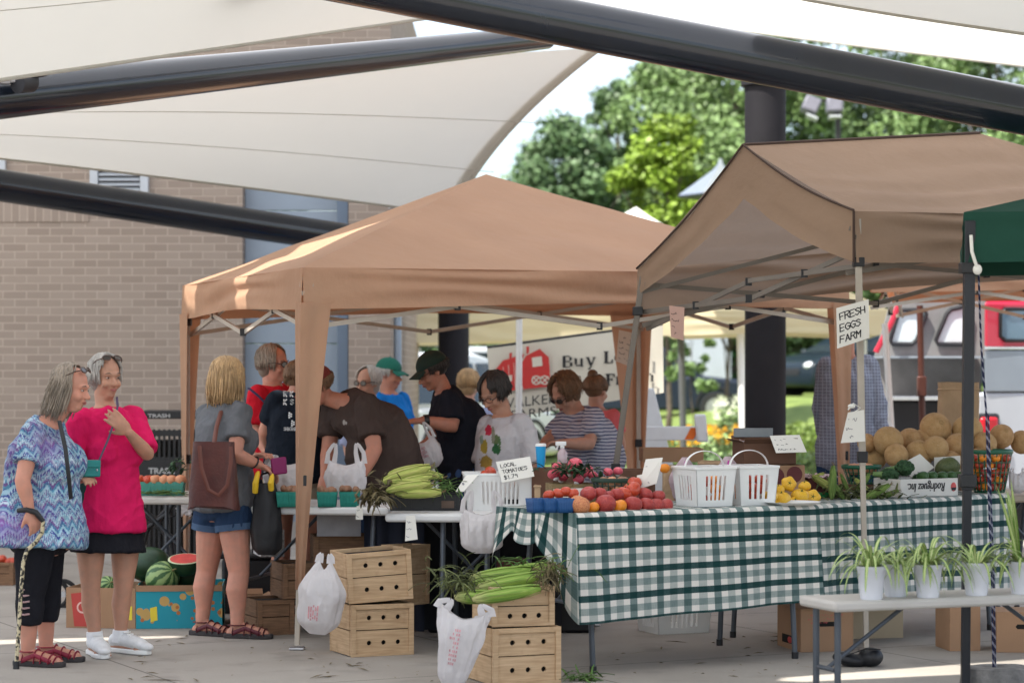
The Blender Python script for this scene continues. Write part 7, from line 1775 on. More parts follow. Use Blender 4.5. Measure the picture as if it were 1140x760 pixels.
# bold slab serif words, drawn stroke by stroke
SER = {'B':[(0,0,0,6,1.6),(0,5.8,3,5.8,.6),(0,3.1,3,3.1,.6),(0,.2,3,.2,.6),(3.3,3.6,3.3,5.4,1.3),(3.6,.6,3.6,2.7,1.4)],
'u':[(0,1,0,4,1.3),(0,.4,2.6,.4,.7),(3,0,3,4,1.3),(-.8,3.9,.5,3.9,.5),(2.2,3.9,3.4,3.9,.5),(2.5,.1,4,.1,.5)],
'y':[(0,4,1.8,0,1.3),(3.6,4,1.2,-2,.7),(-.8,3.9,1,3.9,.5),(2.6,3.9,4.4,3.9,.5),(.2,-1.9,1.3,-1.9,.7)],
'L':[(.4,0,.4,6,1.6),(-.8,5.8,1.6,5.8,.6),(-.8,.2,3.6,.2,.6),(3.5,0,3.5,1.8,.8)],
'o':[(0,1,0,3,1.3),(2.8,1,2.8,3,1.3),(.4,3.8,2.4,3.8,.6),(.4,.2,2.4,.2,.6)],'c':[(0,1,0,3,1.3),(.4,3.8,2.6,3.8,.6),(.4,.2,2.8,.2,.6),(2.6,2.8,2.6,3.8,.8)],
'a':[(2.6,0,2.6,3.4,1.3),(.3,3.8,2.4,3.8,.6),(0,.6,0,1.8,1.2),(.2,2.2,2.4,2.2,.5),(.2,.2,2,.2,.5)],'l':[(.3,0,.3,6,1.3),(-.6,5.8,.5,5.8,.5),(-.6,.1,1.2,.1,.5)],
'F':[(.4,0,.4,6,1.6),(-.8,5.8,3.6,5.8,.6),(-.8,.2,1.7,.2,.6),(.6,3.1,2.6,3.1,.6),(3.5,4.4,3.5,6,.8),(2.5,2.4,2.5,3.9,.6)],
'r':[(.3,0,.3,4,1.3),(-.6,3.9,.6,3.9,.5),(-.6,.1,1.2,.1,.5),(.9,3.5,2.2,3.8,.8),(2.3,2.8,2.3,4,.9)],'e':[(0,1,0,3,1.3),(.4,3.8,2.4,3.8,.6),(2.6,2.2,2.6,3.4,1.1),(.3,2.0,2.8,2.0,.5),(.4,.2,2.8,.2,.6)],
's':[(.3,3.8,2.6,3.8,.6),(.1,2.6,.1,3.6,.9),(.2,2.5,2.4,1.6,1),(2.5,.5,2.5,1.5,.9),(0,.2,2.3,.2,.6)],'h':[(.2,0,.2,6,1.3),(-.6,5.8,.5,5.8,.5),(.6,3.7,2.4,3.7,.7),(2.8,0,2.8,3.4,1.3),(-.6,.1,1,.1,.4),(2,.1,3.7,.1,.4)],'E':[(.4,0,.4,6,1.6),(-.8,5.8,3.6,5.8,.6),(-.8,.2,3.8,.2,.6),(.6,3.1,2.6,3.1,.6)]}
def slab(txt, px, py, h, sp):
    mb = MB(); x = px; k = h/6
    for i, ch in enumerate(txt):
        for j, (x0,y0,x1,y1,w_) in enumerate(SER.get(ch, [])):
            b = py-.105*(x-px); seg(mb, (x+x0*k, b-y0*k), (x+x1*k, b-y1*k), w_*k, .034+.0006*j)
        x += sp
    mb.build('lettering', m_bink, bt, smooth=False)
slab('Buy', 628, 409, 13, 13.0); slab('Local', 674, 404, 13, 11.5); slab('Buy', 632, 434, 13, 12.5); slab('Fresh', 676, 429, 13, 11.0)

# ---------------------------------------------------------------- trees
m_leafs = [attrmat('maple leaf', (.155,.235,.08), .5, .35, transl=.35, var=.3), attrmat('dark tree leaf', (.105,.175,.07), .5, .35, transl=.3, var=.3), attrmat('young yellow green leaf', (.20,.30,.03), .5, .35, transl=.4, var=.25), attrmat('conifer needle', (.04,.12,.025), .6, .3, transl=.2, var=.3)]
m_bark = mat('grey brown bark', (.12,.09,.07), .9, .3, 14, .6, 30, stretch=(3,3,.6))
def tree(label, base, h, rx, seed, mi=0, n=9000, leaf=.16, crown0=.10, name='broadleaf_tree', cone=False, group=None, trunk_r=.16, n_cl=120):
    rr = random.Random(seed); base = Vector(base); th = thing(name, label, 'tree', base, 0, group)
    mb = MB(); tp = base+Vector((rr.uniform(-.2,.2), 0, h*.82)); pts = [base+(tp-base)*t+Vector((.12*nz((t*3,seed,0)),.1*nz((t*3,seed,5)),0)) for t in np.linspace(0,1,8)]
    mb.tube(pts, [trunk_r*(1-.85*k/7)*(1.35 if k == 0 else 1) for k in range(8)], 12)
    cl = []
    for k in range(n_cl):
        t = rr.uniform(crown0, 1.0); z = h*t
        if cone: R0 = rx*(1-(t-crown0)/(1-crown0))**.9+.08
        else: R0 = rx*math.sin(math.pi*min(1,max(.05,(t-crown0*.6)/(1.04-crown0*.6))))**.6
        a = rr.uniform(0,6.283); r = R0*math.sqrt(rr.uniform(.05,1))*rr.choice((1,1,1.12))
        c = base+Vector((r*math.cos(a), r*math.sin(a), z)); s = rr.uniform(.4,1.0)*rx*.36*(.75+.25*(1-t)) if not cone else R0*.4
        cl.append((c, s))
        if not cone and k % 6 == 0: q0 = pts[min(6,int(t*6))]; mb.tube([q0, q0.lerp(c,.5)+Vector((0,0,.15)), c], [trunk_r*.32,trunk_r*.2,.015], 6)
    mb.build('trunk', m_bark, th, angle=180)
    # leaves: small quads scattered through uneven clumps
    N = int(n*2.2); per = max(1, N//len(cl)); V = np.zeros((len(cl)*per*4,3)); Cc = np.ones((len(cl)*per*4,4)); ng = np.random.default_rng(seed); i = 0
    for (c, s) in cl:
        d = ng.normal(size=(per,3)); d /= np.linalg.norm(d,axis=1)[:,None]; rad = s*(.25+.95*ng.random(per)**.7); p = np.array(c)+d*rad[:,None]*np.array([1,1,.8])
        nrm = d*.7+ng.normal(size=(per,3))*.6+np.array([0,0,.5]); nrm /= np.linalg.norm(nrm,axis=1)[:,None]
        a = np.cross(nrm, ng.normal(size=(per,3))); a /= np.linalg.norm(a,axis=1)[:,None]; b = np.cross(nrm, a); L = leaf*(.6+.8*ng.random(per))[:,None]
        q4 = np.stack([p-a*L*.5, p+b*L*.28, p+a*L*.5, p-b*L*.28], 1).reshape(-1,3); V[i:i+per*4] = q4
        col = (.72+.5*ng.random(per))*(.8+.4*ng.random()); col = np.repeat(col,4); Cc[i:i+per*4,:3] = col[:,None]; i += per*4
    me = bpy.data.meshes.new('crown'); nf = len(V)//4; me.from_pydata(V.tolist(), [], np.arange(len(V)).reshape(-1,4).tolist())
    ca = me.color_attributes.new('Col','FLOAT_COLOR','POINT'); ca.data.foreach_set('color', Cc.ravel())
    me.polygons.foreach_set('use_smooth', [False]*nf)
    MB().build('crown', m_leafs[mi], th, me=me, smooth=False)
    return th
gt = 'trees beyond the market'
def gx(px, Y): return (px-CX)*Y/F
tree('full broadleaf tree nearest the sail edge, left of the tall one', (gx(636,62),62,0), 7.7, 2.0, 1, 1, 16000, .17, group=gt)
tree('slim tall tree top between the two fuller crowns', (gx(682,70),70,0), 9.9, 1.1, 2, 1, 9000, .17, group=gt)
tree('tall wide tree behind the yellow green one', (gx(758,68),68,0), 10.0, 2.8, 3, 0, 20000, .18, group=gt)
tree('low tree just above the tan roof ridge at the left', (gx(545,75),75,0), 6.6, 1.5, 4, 1, 7000, .18, group=gt)
tree('young yellow green tree in front of the darker ones', (gx(742,46),46,0), 6.2, 1.05, 5, 2, 9000, .14, group=gt, crown0=.45, trunk_r=.06)
tree('small yellow green tree beside the lantern roof', (gx(808,48),48,0), 5.2, .8, 6, 2, 5000, .14, group=gt, crown0=.45, trunk_r=.05)
tree('broad tree behind the thick charcoal column', (gx(835,64),64,0), 10.6, 2.9, 7, 0, 18000, .18, group=gt)
tree('broad tree right of the charcoal column behind the flood lamp', (gx(925,66),66,0), 11.6, 3.0, 8, 0, 18000, .18, group=gt)
tree('tree above the ridge of the brown canopy', (gx(1015,70),70,0), 11.8, 3.1, 9, 0, 16000, .19, group=gt)
tree('tree at the far right above the green canopy', (gx(1110,66),66,0), 11.4, 3.1, 10, 0, 16000, .19, group=gt)
tree('dark tree at the right edge behind the other', (gx(1190,72),72,0), 9.5, 2.6, 11, 1, 9000, .2, group=gt)
tree('bushy dark tree behind the white pole', (gx(700,80),80,0), 8.5, 3.0, 12, 1, 12000, .2, group=gt)
tree('dark tree low behind the parked cars at right', (gx(905,74),74,.5), 6.2, 3.0, 13, 1, 12000, .2, crown0=.05, group=gt)
tree('dark tree low behind the barn banner', (gx(740,76),76,0), 5.5, 2.6, 14, 1, 10000, .2, crown0=.05, group=gt)
tree('green pointed arborvitae beside the white wall', (gx(812,59),59,0), 3.3, .6, 15, 3, 7000, .10, .06, 'arborvitae', True)
tree('slender sapling in front of the white wall', (gx(772,44),44,0), 2.9, .45, 16, 0, 700, .12, .4, 'sapling', trunk_r=.018, n_cl=18)
# far wood as one mass behind everything
ng = np.random.default_rng(5); N = 26000
X = ng.uniform(-22,42,N); Yk = ng.uniform(88,96,N); hh = 6.5+1.5*np.sin(X*.55)+1.2*np.sin(X*1.3+1); Z = hh*ng.random(N)**.8
V = np.zeros((N*4,3)); p = np.stack([X,Yk,Z],1); a = ng.normal(size=(N,3)); a /= np.linalg.norm(a,axis=1)[:,None]; b = np.cross(a, ng.normal(size=(N,3))); b /= np.linalg.norm(b,axis=1)[:,None]
V = np.stack([p-a*.25, p+b*.16, p+a*.25, p-b*.16],1).reshape(-1,3); me = bpy.data.meshes.new('wood'); me.from_pydata(V.tolist(), [], np.arange(N*4).reshape(-1,4).tolist())
ca = me.color_attributes.new('Col','FLOAT_COLOR','POINT'); ca.data.foreach_set('color', np.repeat(np.concatenate([np.repeat((.6+.6*ng.random(N))[:,None],3,1), np.ones((N,1))],1),4,0).ravel())
tag(MB().build('far_wood', m_leafs[1], me=me, smooth=False), 'far dark wood closing the view behind the car park', 'wood', kind='stuff')
# shrubs and flowers
def shrub(label, base, r, h, mi, n, leaf, name='shrub', flowers=None, seed=1, group=None, nf=20, fr=.05):
    rr = random.Random(seed); base = Vector(base); th = thing(name, label, 'shrub' if not flowers else 'flowers', base, 0, group); mb = MB()
    for k in range(n):
        a = rr.uniform(0,6.28); q_ = r*math.sqrt(rr.random()); z = h*rr.random()*(1-.4*(q_/r)**2); p = base+Vector((q_*math.cos(a), q_*math.sin(a), z))
        d = Vector((rr.gauss(0,1),rr.gauss(0,1),rr.gauss(.6,1))).normalized(); s = d.orthogonal().normalized()*leaf*.25; mb.cc = (rr.uniform(.6,1.4),)*3
        mb.add([p-d*leaf*.5, p+s, p+d*leaf*.5, p-s], [(0,1,2,3)])
    mb.build('foliage', m_leafs[mi], th, smooth=False)
    mb = MB()
    for k in range(7): a = k*.9; mb.tube([base+Vector((.04*math.cos(a),.04*math.sin(a),0)), base+Vector((r*.6*math.cos(a), r*.6*math.sin(a), h*.75))], .008, 5)
    mb.build('stems', m_bark, th)
    if flowers:
        mb = MB()
        for k in range(nf):
            a = rr.uniform(0,6.28); q_ = r*math.sqrt(rr.random()); p = base+Vector((q_*math.cos(a), q_*math.sin(a), h*rr.uniform(.75,1.08)))
            for j in range(9): b_ = j*.698; d = Vector((math.cos(b_), -.6, math.sin(b_)*.8)); mb.add([p, p+d*fr+Vector((.2*fr,0,0)), p+d*fr*1.3, p+d*fr-Vector((.2*fr,0,0))], [(0,1,2,3)])
            mb.ell(p+Vector((0,-.02,0)), fr*.35, None, 8, 6)
        mb.build('blossoms', flowers, th, smooth=False)
    return th
m_yfl = mat('yellow petals', (.80,.42,.01), .6, .12, 20); m_hyd = mat('white petals', (.75,.78,.62), .7, .08, 20)
gf = 'yellow flowers in the bed beyond the stalls'
for k, (px, Y, h, lb) in enumerate(((742,32.5,.60,'clump of yellow flowers just right of the tan canopy leg'),(762,33.5,.62,'clump of yellow flowers at the foot of the grey sign post'),(785,33,.68,'tall clump of yellow flowers in the middle of the bed'),(803,32.6,.70,'tall clump of yellow flowers nearest the white pole'),(724,34,.62,'clump of yellow flowers half behind the white barricade'),(842,34,.6,'low clump of orange flowers between the pole and the column'))):
    shrub(lb, (gx(px,Y),Y,.02), .30, h, 0, 500, .12, 'flower_clump', m_yfl, 40+k, gf, 26, .045)
for k, (px, Y, h, r, mi, lb) in enumerate(((816,38,.98,.32,0,'white hydrangea shrub beside the white pole'),(895,36,.75,.5,2,'bright green low shrub right of the charcoal column'),(905,30,.5,.45,0,'grassy shrub in front of the column'),(795,31,.45,.4,1,'low green plant at the front of the flower bed'),(690,36,.9,.4,0,'green shrub behind the leaning shaded pole'))):
    shrub(lb, (gx(px,Y),Y,.02), r, h, mi, 900, .10, 'shrub', m_hyd if 'hydrangea' in lb else None, 60+k, None, 16, .07)
shrub('dark hedge left of the parked car', (gx(725,62),62,0), 1.3, 2.0, 1, 1500, .16, 'hedge', None, 77)
# white wall beyond
wl = thing('white_building', 'small white outbuilding beyond the parked car', 'building', (gx(787,58),58,0)); mb = MB(); mb.box((gx(787,58),58.5,1.55), (1.15,1.0,3.1)); mb.build('wall', mat('white siding', (.42,.45,.49), .7, .05, 3), wl); mb = MB(); mb.prism([(-.7,0),(.7,0),(0,.45)], 1.2, frame((1,0,0),(0,0,1),(0,-1,0),(gx(787,58),58.5,3.1))); mb.build('roof', mat('grey roof', (.2,.2,.22), .8), wl)
# lamps
lp = thing('flood_lamp', 'pole with two flood lamps to the right of the charcoal column', 'street lamp', (gx(933,40),40,0)); mb = MB(); mb.tube([(gx(933,40),40,0),(gx(933,40),40,P(0,112,40).z)], .045, 12); mb.build('pole', m_blkpl, lp)
m_lampg = mat('grey lamp housing', (.16,.16,.20), .5, .1); 
for px, rz in ((903,R(24)),(929,0)):
    mb = MB(); mb.box(P(px,118,40), (.27,.24,.27), rotm(0,R(-15),rz)); hd = mb.build('lamp_head', m_lampg, lp, bevel=.03); mb = MB(); mb.box(P(px,118,40)+Vector((.0,-.06,-.20)), (.20,.16,.03), rotm(0,R(-15),rz)); mb.build('lens', m_lg, hd)
mb = MB(); mb.bar(P(903,112,40), P(933,112,40), .05); mb.build('cross_arm', m_blkpl, lp)
ln_ = thing('lantern', 'broad roofed lantern post half hidden behind the brown gable', 'street lamp', (gx(805,36),36,0)); mb = MB(); cz = P(0,218,36).z; mb.lathe([(.62,cz),(.60,cz+.03),(.12,cz+.38),(.05,cz+.46),(.02,cz+.55)], 6, (gx(802,36),36,0)); mb.build('lantern_roof', mat('pale grey metal roof', (.55,.60,.66), .35, .05, metal=.3), ln_, smooth=False, bevel=.01)
mb = MB(); mb.lathe([(.63,cz-.03),(.63,cz-.001)], 6, (gx(802,36),36,0)); mb.build('roof_rim', m_blkpl, ln_, smooth=False); mb = MB(); mb.tube([(gx(846,36),36,0),(gx(846,36),36,cz+.2),(gx(840,36),36,cz+.3),(gx(802,36),36,cz+.3)], .05, 10); mb.build('post', m_blkpl, ln_)

# ---------------------------------------------------------------- vehicles
def paint(name, c): return mat(name, c, .35, .04, 3, spec=.35, coat=.7 if max(c) > .05 else .12)
m_glass = mat('car glass', (.02,.028,.035), .12, .1, 2, spec=.45); m_tyre = mat('tyre rubber', (.02,.02,.02), .85, .1, 30); m_rim = mat('alloy rim', (.5,.5,.52), .3, .05, metal=.8); m_tail = mat('tail lamp red', (.45,.01,.02), .25, .05); m_head = mat('head lamp glass', (.7,.72,.75), .1, .05); m_chr = mat('bright trim', (.6,.6,.62), .2, .05, metal=.9)
def car(label, loc, rz, m, L=4.6, W=1.82, Hh=1.68, kind='suv', group='parked cars'):
    loc = Vector(loc); th = thing('parked_car', label, 'car', loc, 0, group); M = Matrix.Translation(loc) @ Matrix.Rotation(rz,4,'Z')
    # side profile, front at +x
    l = L/2
    low = [(-l,.35),(-l,.95),(-l+.1,1.02),(l*.50,1.04),(l*.86,.94),(l-.03,.80),(l,.52),(l-.05,.28),(-l+.05,.26)]
    top = [(-l+.10,1.0),(-l+.35,Hh-.08),(-l+.6,Hh),(l*.02,Hh),(l*.18,Hh-.06),(l*.52,1.03)]
    def ext_(prof, w0, w1, zt, mbx):
        n = len(prof); vs = []
        for s in (-1,1):
            for x, z in prof: wv_ = w0+(w1-w0)*max(0,min(1,(z-1.0)/(Hh-1.0))); vs.append(M @ Vector((x, s*wv_/2, z)))
        mbx.add(vs, [tuple(range(n))[::-1], tuple(range(n,2*n))]+[(i,(i+1)%n,n+(i+1)%n,n+i) for i in range(n)])
    mb = MB(); ext_(low, W, W, 0, mb); bd_ = mb.build('body', m, th, bevel=.07)
    mb = MB(); ext_(top, W-.06, W*.78, 0, mb); mb.build('cabin', m, th, bevel=.05)
    zz = lambda x: None
    for s in (-1,1):
        mb = MB()
        for x0, x1, t0, t1 in ((-l+.42,-l+1.15,-l+.62,-l+1.15),(-l+1.23,-.1,-l+1.23,-.12),(-.02,l*.42,-.02,l*.14)):
            y0 = s*((W-.06)/2+.005); y1 = s*((W-.06)/2*.84+.022)
            mb.add([M @ Vector((x0,y0,1.07)), M @ Vector((x1,y0,1.07)), M @ Vector((t1,y1,Hh-.14)), M @ Vector((t0,y1,Hh-.14))], [(0,1,2,3)])
        mb.build('side_window', m_glass, th, smooth=False)
    mb = MB(); mb.add([M @ Vector((l*.50+.01,s*(W/2-.12),1.07)) for s in (-1,1)]+[M @ Vector((l*.19,s*(W/2*.80-.06),Hh-.09)) for s in (1,-1)], [(0,1,2,3)])
    mb.build('windscreen', m_glass, th, smooth=False)
    mb = MB(); mb.add([M @ Vector((-l+.10,s*(W/2-.14),1.08)) for s in (1,-1)]+[M @ Vector((-l+.33,s*(W/2*.80-.08),Hh-.14)) for s in (-1,1)], [(0,1,2,3)]); mb.build('rear_window', m_glass, th, smooth=False)
    for x in (l*.62, -l*.60):
        for s in (-1,1):
            c = M @ Vector((x, s*(W/2-.10), .34)); ax = M.to_3x3() @ Vector((0,1,0)); mb = MB(); mb.tube([c-ax*.11, c+ax*.11], .34, 28); wh = mb.build('wheel', m_tyre, th, bevel=.02); mb = MB(); mb.tube([c+ax*s*.105, c+ax*s*.118], .21, 20)
            mb.build('rim', m_rim, wh)
            mb = MB(); c2 = M @ Vector((x, s*(W/2+.004), .38)); mb.tube([c2+M.to_3x3() @ Vector((.41*math.cos(math.pi*k/14-.15*0),0,.41*math.sin(math.pi*k/14))) for k in range(15)], .03, 6); mb.build('wheel_arch', m_blkpl, th)
    for s in (-1,1):
        mb = MB(); mb.ell(M @ Vector((l-.14, s*(W/2-.22), .76)), (.16,.17,.09), M.to_3x3(), 14, 10); mb.build('headlight', m_head, th)
        mb = MB(); mb.box(M @ Vector((-l+.0, s*(W/2-.12), .86)), (.06,.18,.3), M.to_3x3()); mb.build('tail_light', m_tail, th, bevel=.015)
        mb = MB(); mb.ell(M @ Vector((l*.40, s*(W/2+.08), 1.08)), (.07,.10,.07), M.to_3x3(), 12, 8); mb.build('mirror', m, th)
    mb = MB(); mb.box(M @ Vector((l-.01,0,.62)), (.04,W*.5,.16), M.to_3x3()); mb.build('grille', m_blkpl, th, bevel=.01)
    return th
pd = paint('dark blue black paint', (.012,.018,.032)); pt_ = paint('dark teal paint', (.006,.014,.022)); pw = paint('white paint', (.62,.65,.70)); pb = paint('steel blue paint', (.06,.11,.2)); psl = paint('silver paint', (.42,.46,.5))
car('dark sport utility car seen from the side beyond the yellow flowers', (gx(722,54),54,.36), R(-5), pd, 4.8, 1.85, 1.70)
car('dark blue green car parked on the bank to the right of the charcoal column', (gx(960,56),56,.86), R(214), pt_, 4.6, 1.8, 1.5)
car('white car seen from behind between the two left cream canopy legs', (gx(474,33),34,0), R(62), pw, 4.6, 1.85, 1.75)
car('silver car in the far car park left of the charcoal column', (gx(458,58),58,0), R(10), psl, 4.6, 1.8, 1.9)
car('dark blue car beyond the charcoal column at the banner edge', (gx(546,40),41,0), R(80), pb, 4.5, 1.8, 1.6)
car('far white car under the cream canopy valance', (gx(560,70),72,.2), R(5), pw, 4.5, 1.8, 2.0)
car('dark car at the right of the far lawn', (gx(1010,60),62,.9), R(180), pd, 4.6, 1.8, 1.5)
# truck with camper shell, open at the back
Yt = 21.3
tr_ = thing('pickup_truck', 'pickup truck with an open dark camper shell, red trim and white side', 'truck', (gx(1060,Yt),Yt,0)); m_tg = mat('dark grey shell lining', (.20,.195,.19), .7, .15, 5); m_tred = paint('truck red paint', (.50,.02,.05)); m_tw = paint('truck white paint', (.50,.53,.57)); m_tsil = mat('grey blue side panel', (.28,.32,.36), .4, .05, 3, metal=.2)
def PT(px, py, d=0): return P(px, py, Yt+d)
def panel(mb, pts, th_=.04, dep=0):
    Pp = [PT(x, y, dep) for x, y in pts]; Q = [p+Vector((0,th_,0)) for p in Pp]; n = len(pts)
    mb.add(Pp+Q, [tuple(range(n))[::-1], tuple(range(n,2*n))]+[(i,(i+1)%n,n+(i+1)%n,n+i) for i in range(n)])
# far inside wall with two slanted windows
mb = MB(); panel(mb, [(992,335),(1100,335),(1100,396),(974,396)], .04, .9); mb.build('shell_lining', m_tg, tr_, smooth=False)
m_bwin = mat('bright window glass', (.55,.62,.64), .15, .1, 3, spec=.8)
for k, pts in enumerate((((1001,345),(1033,345),(1019,383),(990,383)),((1056,345),(1078,340),(1076,383),(1040,383)))):
    fr_ = MB(); C_ = [PT(x,y,.86) for x, y in pts]
    n4 = []
    for i in range(4):
        a, b = C_[i], C_[(i+1)%4]
        for t in (.12,.5,.88): n4.append(a.lerp(b,t))
    fr_.tube(n4, .02, 8, closed=True); fo = fr_.build('window_frame', m_blkpl, tr_); mb = MB(); mb.add([p+Vector((0,.012,0)) for p in n4], [tuple(range(12))]); mb.build('pane', m_bwin, fo, smooth=False)
mb = MB(); mb.tube([PT(1001,338,.2), PT(993,358,.2), PT(975,392,.2)], [(.010,.026)]*3, 10, up=(0,1,0)); mb.build('red_edge', m_tred, tr_)
mb = MB(); panel(mb, [(974,397),(1092,397),(1092,442),(978,442)], .04, .88); mb.build('bed_lining', mat('bed lining', (.20,.195,.19), .8, .15, 6), tr_, smooth=False)
mb = MB(); mb.box(PT(1035,397.5,.6), (.95,.6,.02)); mb.build('bed_rail', m_tsil, tr_); mb = MB(); panel(mb, [(976,441),(1092,441),(1092,445.5),(976,445.5)], .9, .0); mb.build('tailgate_edge', m_chr, tr_, smooth=False, bevel=.004)
mb = MB(); panel(mb, [(978,446),(1092,446),(1092,545),(980,545)], .6, .1); mb.build('dark_bumper', m_blkpl, tr_, smooth=False, bevel=.02)
mb = MB(); mb.obox(PT(1096,388,.0), Vector((1.3,.5,0)), Vector((.17,.7,0)), Vector((0,0,.42))); sh_ = mb.build('camper_shell', m_tred, tr_, smooth=False, bevel=.03)
pw_ = [PT(1117,344,.09), PT(1150,344,.2), PT(1150,379,.2), PT(1119,379,.1), PT(1113,374,.08), PT(1113,349,.08)]
d_ = Vector((.0,-.03,0)); mb = MB(); mb.tube([p+d_ for p in pw_], .018, 8, closed=True); fo = mb.build('window_frame', m_blkpl, sh_); mb = MB(); mb.add([p+d_ for p in pw_], [tuple(range(6))[::-1]]); mb.build('pane', mat('blue side glass', (.12,.2,.27), .1, .1, 2, spec=.9), sh_, smooth=False)
mb = MB(); mb.obox(PT(1096,436,.0), Vector((1.35,.5,0)), Vector((.17,.7,0)), Vector((0,0,.365))); mb.build('side_panel', m_tsil, tr_, smooth=False, bevel=.01)
mb = MB(); mb.obox(PT(1088,545,-.01), Vector((1.4,.5,0)), Vector((.17,.7,0)), Vector((0,0,.855))); mb.build('bed_side', m_tw, tr_, smooth=False, bevel=.03)
mb = MB(); mb.obox(PT(1096,388.5,-.015), Vector((1.3,.5,0)), Vector((0,.02,0)), Vector((0,0,.022))); mb.build('trim_strip', m_chr, tr_, smooth=False)
mb = MB(); mb.box(PT(1100,477,.0), (.18,.08,.21), rotm(R(18))); tl_ = mb.build('tail_light', m_tail, tr_, bevel=.03); mb = MB(); mb.box(PT(1099,477,.015), (.235,.06,.27), rotm(R(18))); mb.build('lamp_bezel', m_blkpl, tl_, bevel=.03)
for x in (1135,):
    c = PT(x,560,.35); mb = MB(); mb.tube([Vector((c.x,c.y-.12,.36)), Vector((c.x,c.y+.12,.36))], .36, 28); mb.build('wheel', m_tyre, tr_, bevel=.02)
mb = MB(); mb.obox(PT(1096,336,.02), Vector((1.2,.5,0)), Vector((.17,.7,0)), Vector((0,0,.05))); mb.build('shell_roof', m_tred, tr_, smooth=False, bevel=.02)
# splint basket on the tailgate
mb = MB(); mb.lathe([(.11,0),(.15,.24)], 24, PT(1010,440,.2)); 

# ---------------------------------------------------------------- street furniture behind
m_binw = mat('white sign lettering', (.42,.42,.42), .7, .02)
def trash(label, px, py_top, Y, w_, word):
    c = P(px,0,Y); th = thing('trash_bin', label, 'trash bin', (c.x,Y,0), 0); zt_ = P(0,py_top,Y).z; hb = zt_-.16
    mb = MB(); n = 14
    for k in range(n+1):
        x = c.x-w_/2+w_*k/n; mb.box((x, Y-w_/2, hb/2+.04), (.018,.012,hb-.02))
        mb.box((c.x-w_/2, Y-w_/2+w_*k/n, hb/2+.04), (.012,.018,hb-.02)); mb.box((c.x+w_/2, Y-w_/2+w_*k/n, hb/2+.04), (.012,.018,hb-.02))
    for z in (.06, hb*.62, hb*.80, hb): mb.box((c.x, Y-w_/2-.004, z), (w_+.04,.02,.045)); mb.box((c.x-w_/2-.004, Y, z), (.02,w_,.045)); mb.box((c.x+w_/2+.004, Y, z), (.02,w_,.045))
    mb.build('slat_cage', m_blkpl, th, smooth=False)
    mb = MB(); mb.lathe([(w_*.40,.03),(w_*.42,hb-.06)], 20, (c.x,Y,0)); mb.build('liner', m_hole, th)
    mb = MB(); mb.box((c.x, Y-w_/2-.012, hb*.72), (w_*.9,.016,.15)); sg = mb.build('sign_plate', m_blkpl, th)
    mb = MB(); add_text(mb, word, frame((1,0,0),(0,0,1),(0,-1,0),(c.x-.155, Y-w_/2-.024, hb*.72-.02)), .062, .2, offset=.002); mb.build('lettering', m_binw, sg, smooth=False)
    mb = MB(); mb.prism([(-w_*.55,0),(w_*.55,0),(w_*.45,.06),(-w_*.45,.06)], w_*1.1, frame((1,0,0),(0,0,1),(0,-1,0),(c.x,Y,zt_-.05))); ld = mb.build('lid', m_blkpl, th, bevel=.01)
    mb = MB(); add_text(mb, word, frame((1,0,0),(0,0,1),(0,-1,0),(c.x-.16, Y-w_*.56, zt_-.04)), .04, .17, offset=.001); mb.build('lid_lettering', m_binw, ld, smooth=False)
    for s in (-1,1):
        mb = MB(); mb.box((c.x+s*w_*.42, Y-w_*.35, zt_-.11), (.03,.03,.13)); mb.build('lid_post', m_blkpl, th)
trash('black slatted trash bin against the brick wall by the tan canopy leg', 194, 458, 18.8, .54, 'TRASH')
# barricade / folding white and orange board
m_or = mat('reflective orange', (.75,.16,.02), .5, .05); m_bw = mat('white plastic board', (.66,.68,.70), .5, .04)
bc = thing('barricade', 'white folding barricade with orange stripes behind the tan canopy leg', 'barricade', (gx(722,19.5),19.5,0)); Yc_ = 19.5
mb = MB(); 
for dy in (0,.5): 
    pp = [P(x,y,Yc_+dy*.3) for x, y in ((690,560),(760,560),(728,432),(714,432))]; mb.add(pp+[p+Vector((0,.03,0)) for p in pp], [(0,1,2,3),(7,6,5,4),(0,4,5,1),(1,5,6,2),(2,6,7,3),(3,7,4,0)])
mb.build('panel', m_bw, bc, smooth=False, bevel=.01)
mb = MB(); 
for i, (x0, x1, y0, y1) in enumerate(((690,786,474,490),)): mb.obox(P(x0,y1,Yc_-.35), P(x1,y1,Yc_-.35)-P(x0,y1,Yc_-.35), Vector((0,.03,0)), Vector((0,0,.11)))
rl = mb.build('rail', m_bw, bc, smooth=False, bevel=.006)
mb = MB()
for x in (690,762): mb.add([P(x,489,Yc_-.353), P(x+10,489,Yc_-.353), P(x+17,476,Yc_-.353), P(x+7,476,Yc_-.353)], [(0,1,2,3)])
mb.build('orange_stripe', m_or, rl, smooth=False)
mb = MB(); mb.obox(P(776,492,Yc_-.4), Vector((.09,0,0)), Vector((0,.05,0)), Vector((-.02,0,.22))); mb.build('end_post', m_bw, bc, bevel=.015)
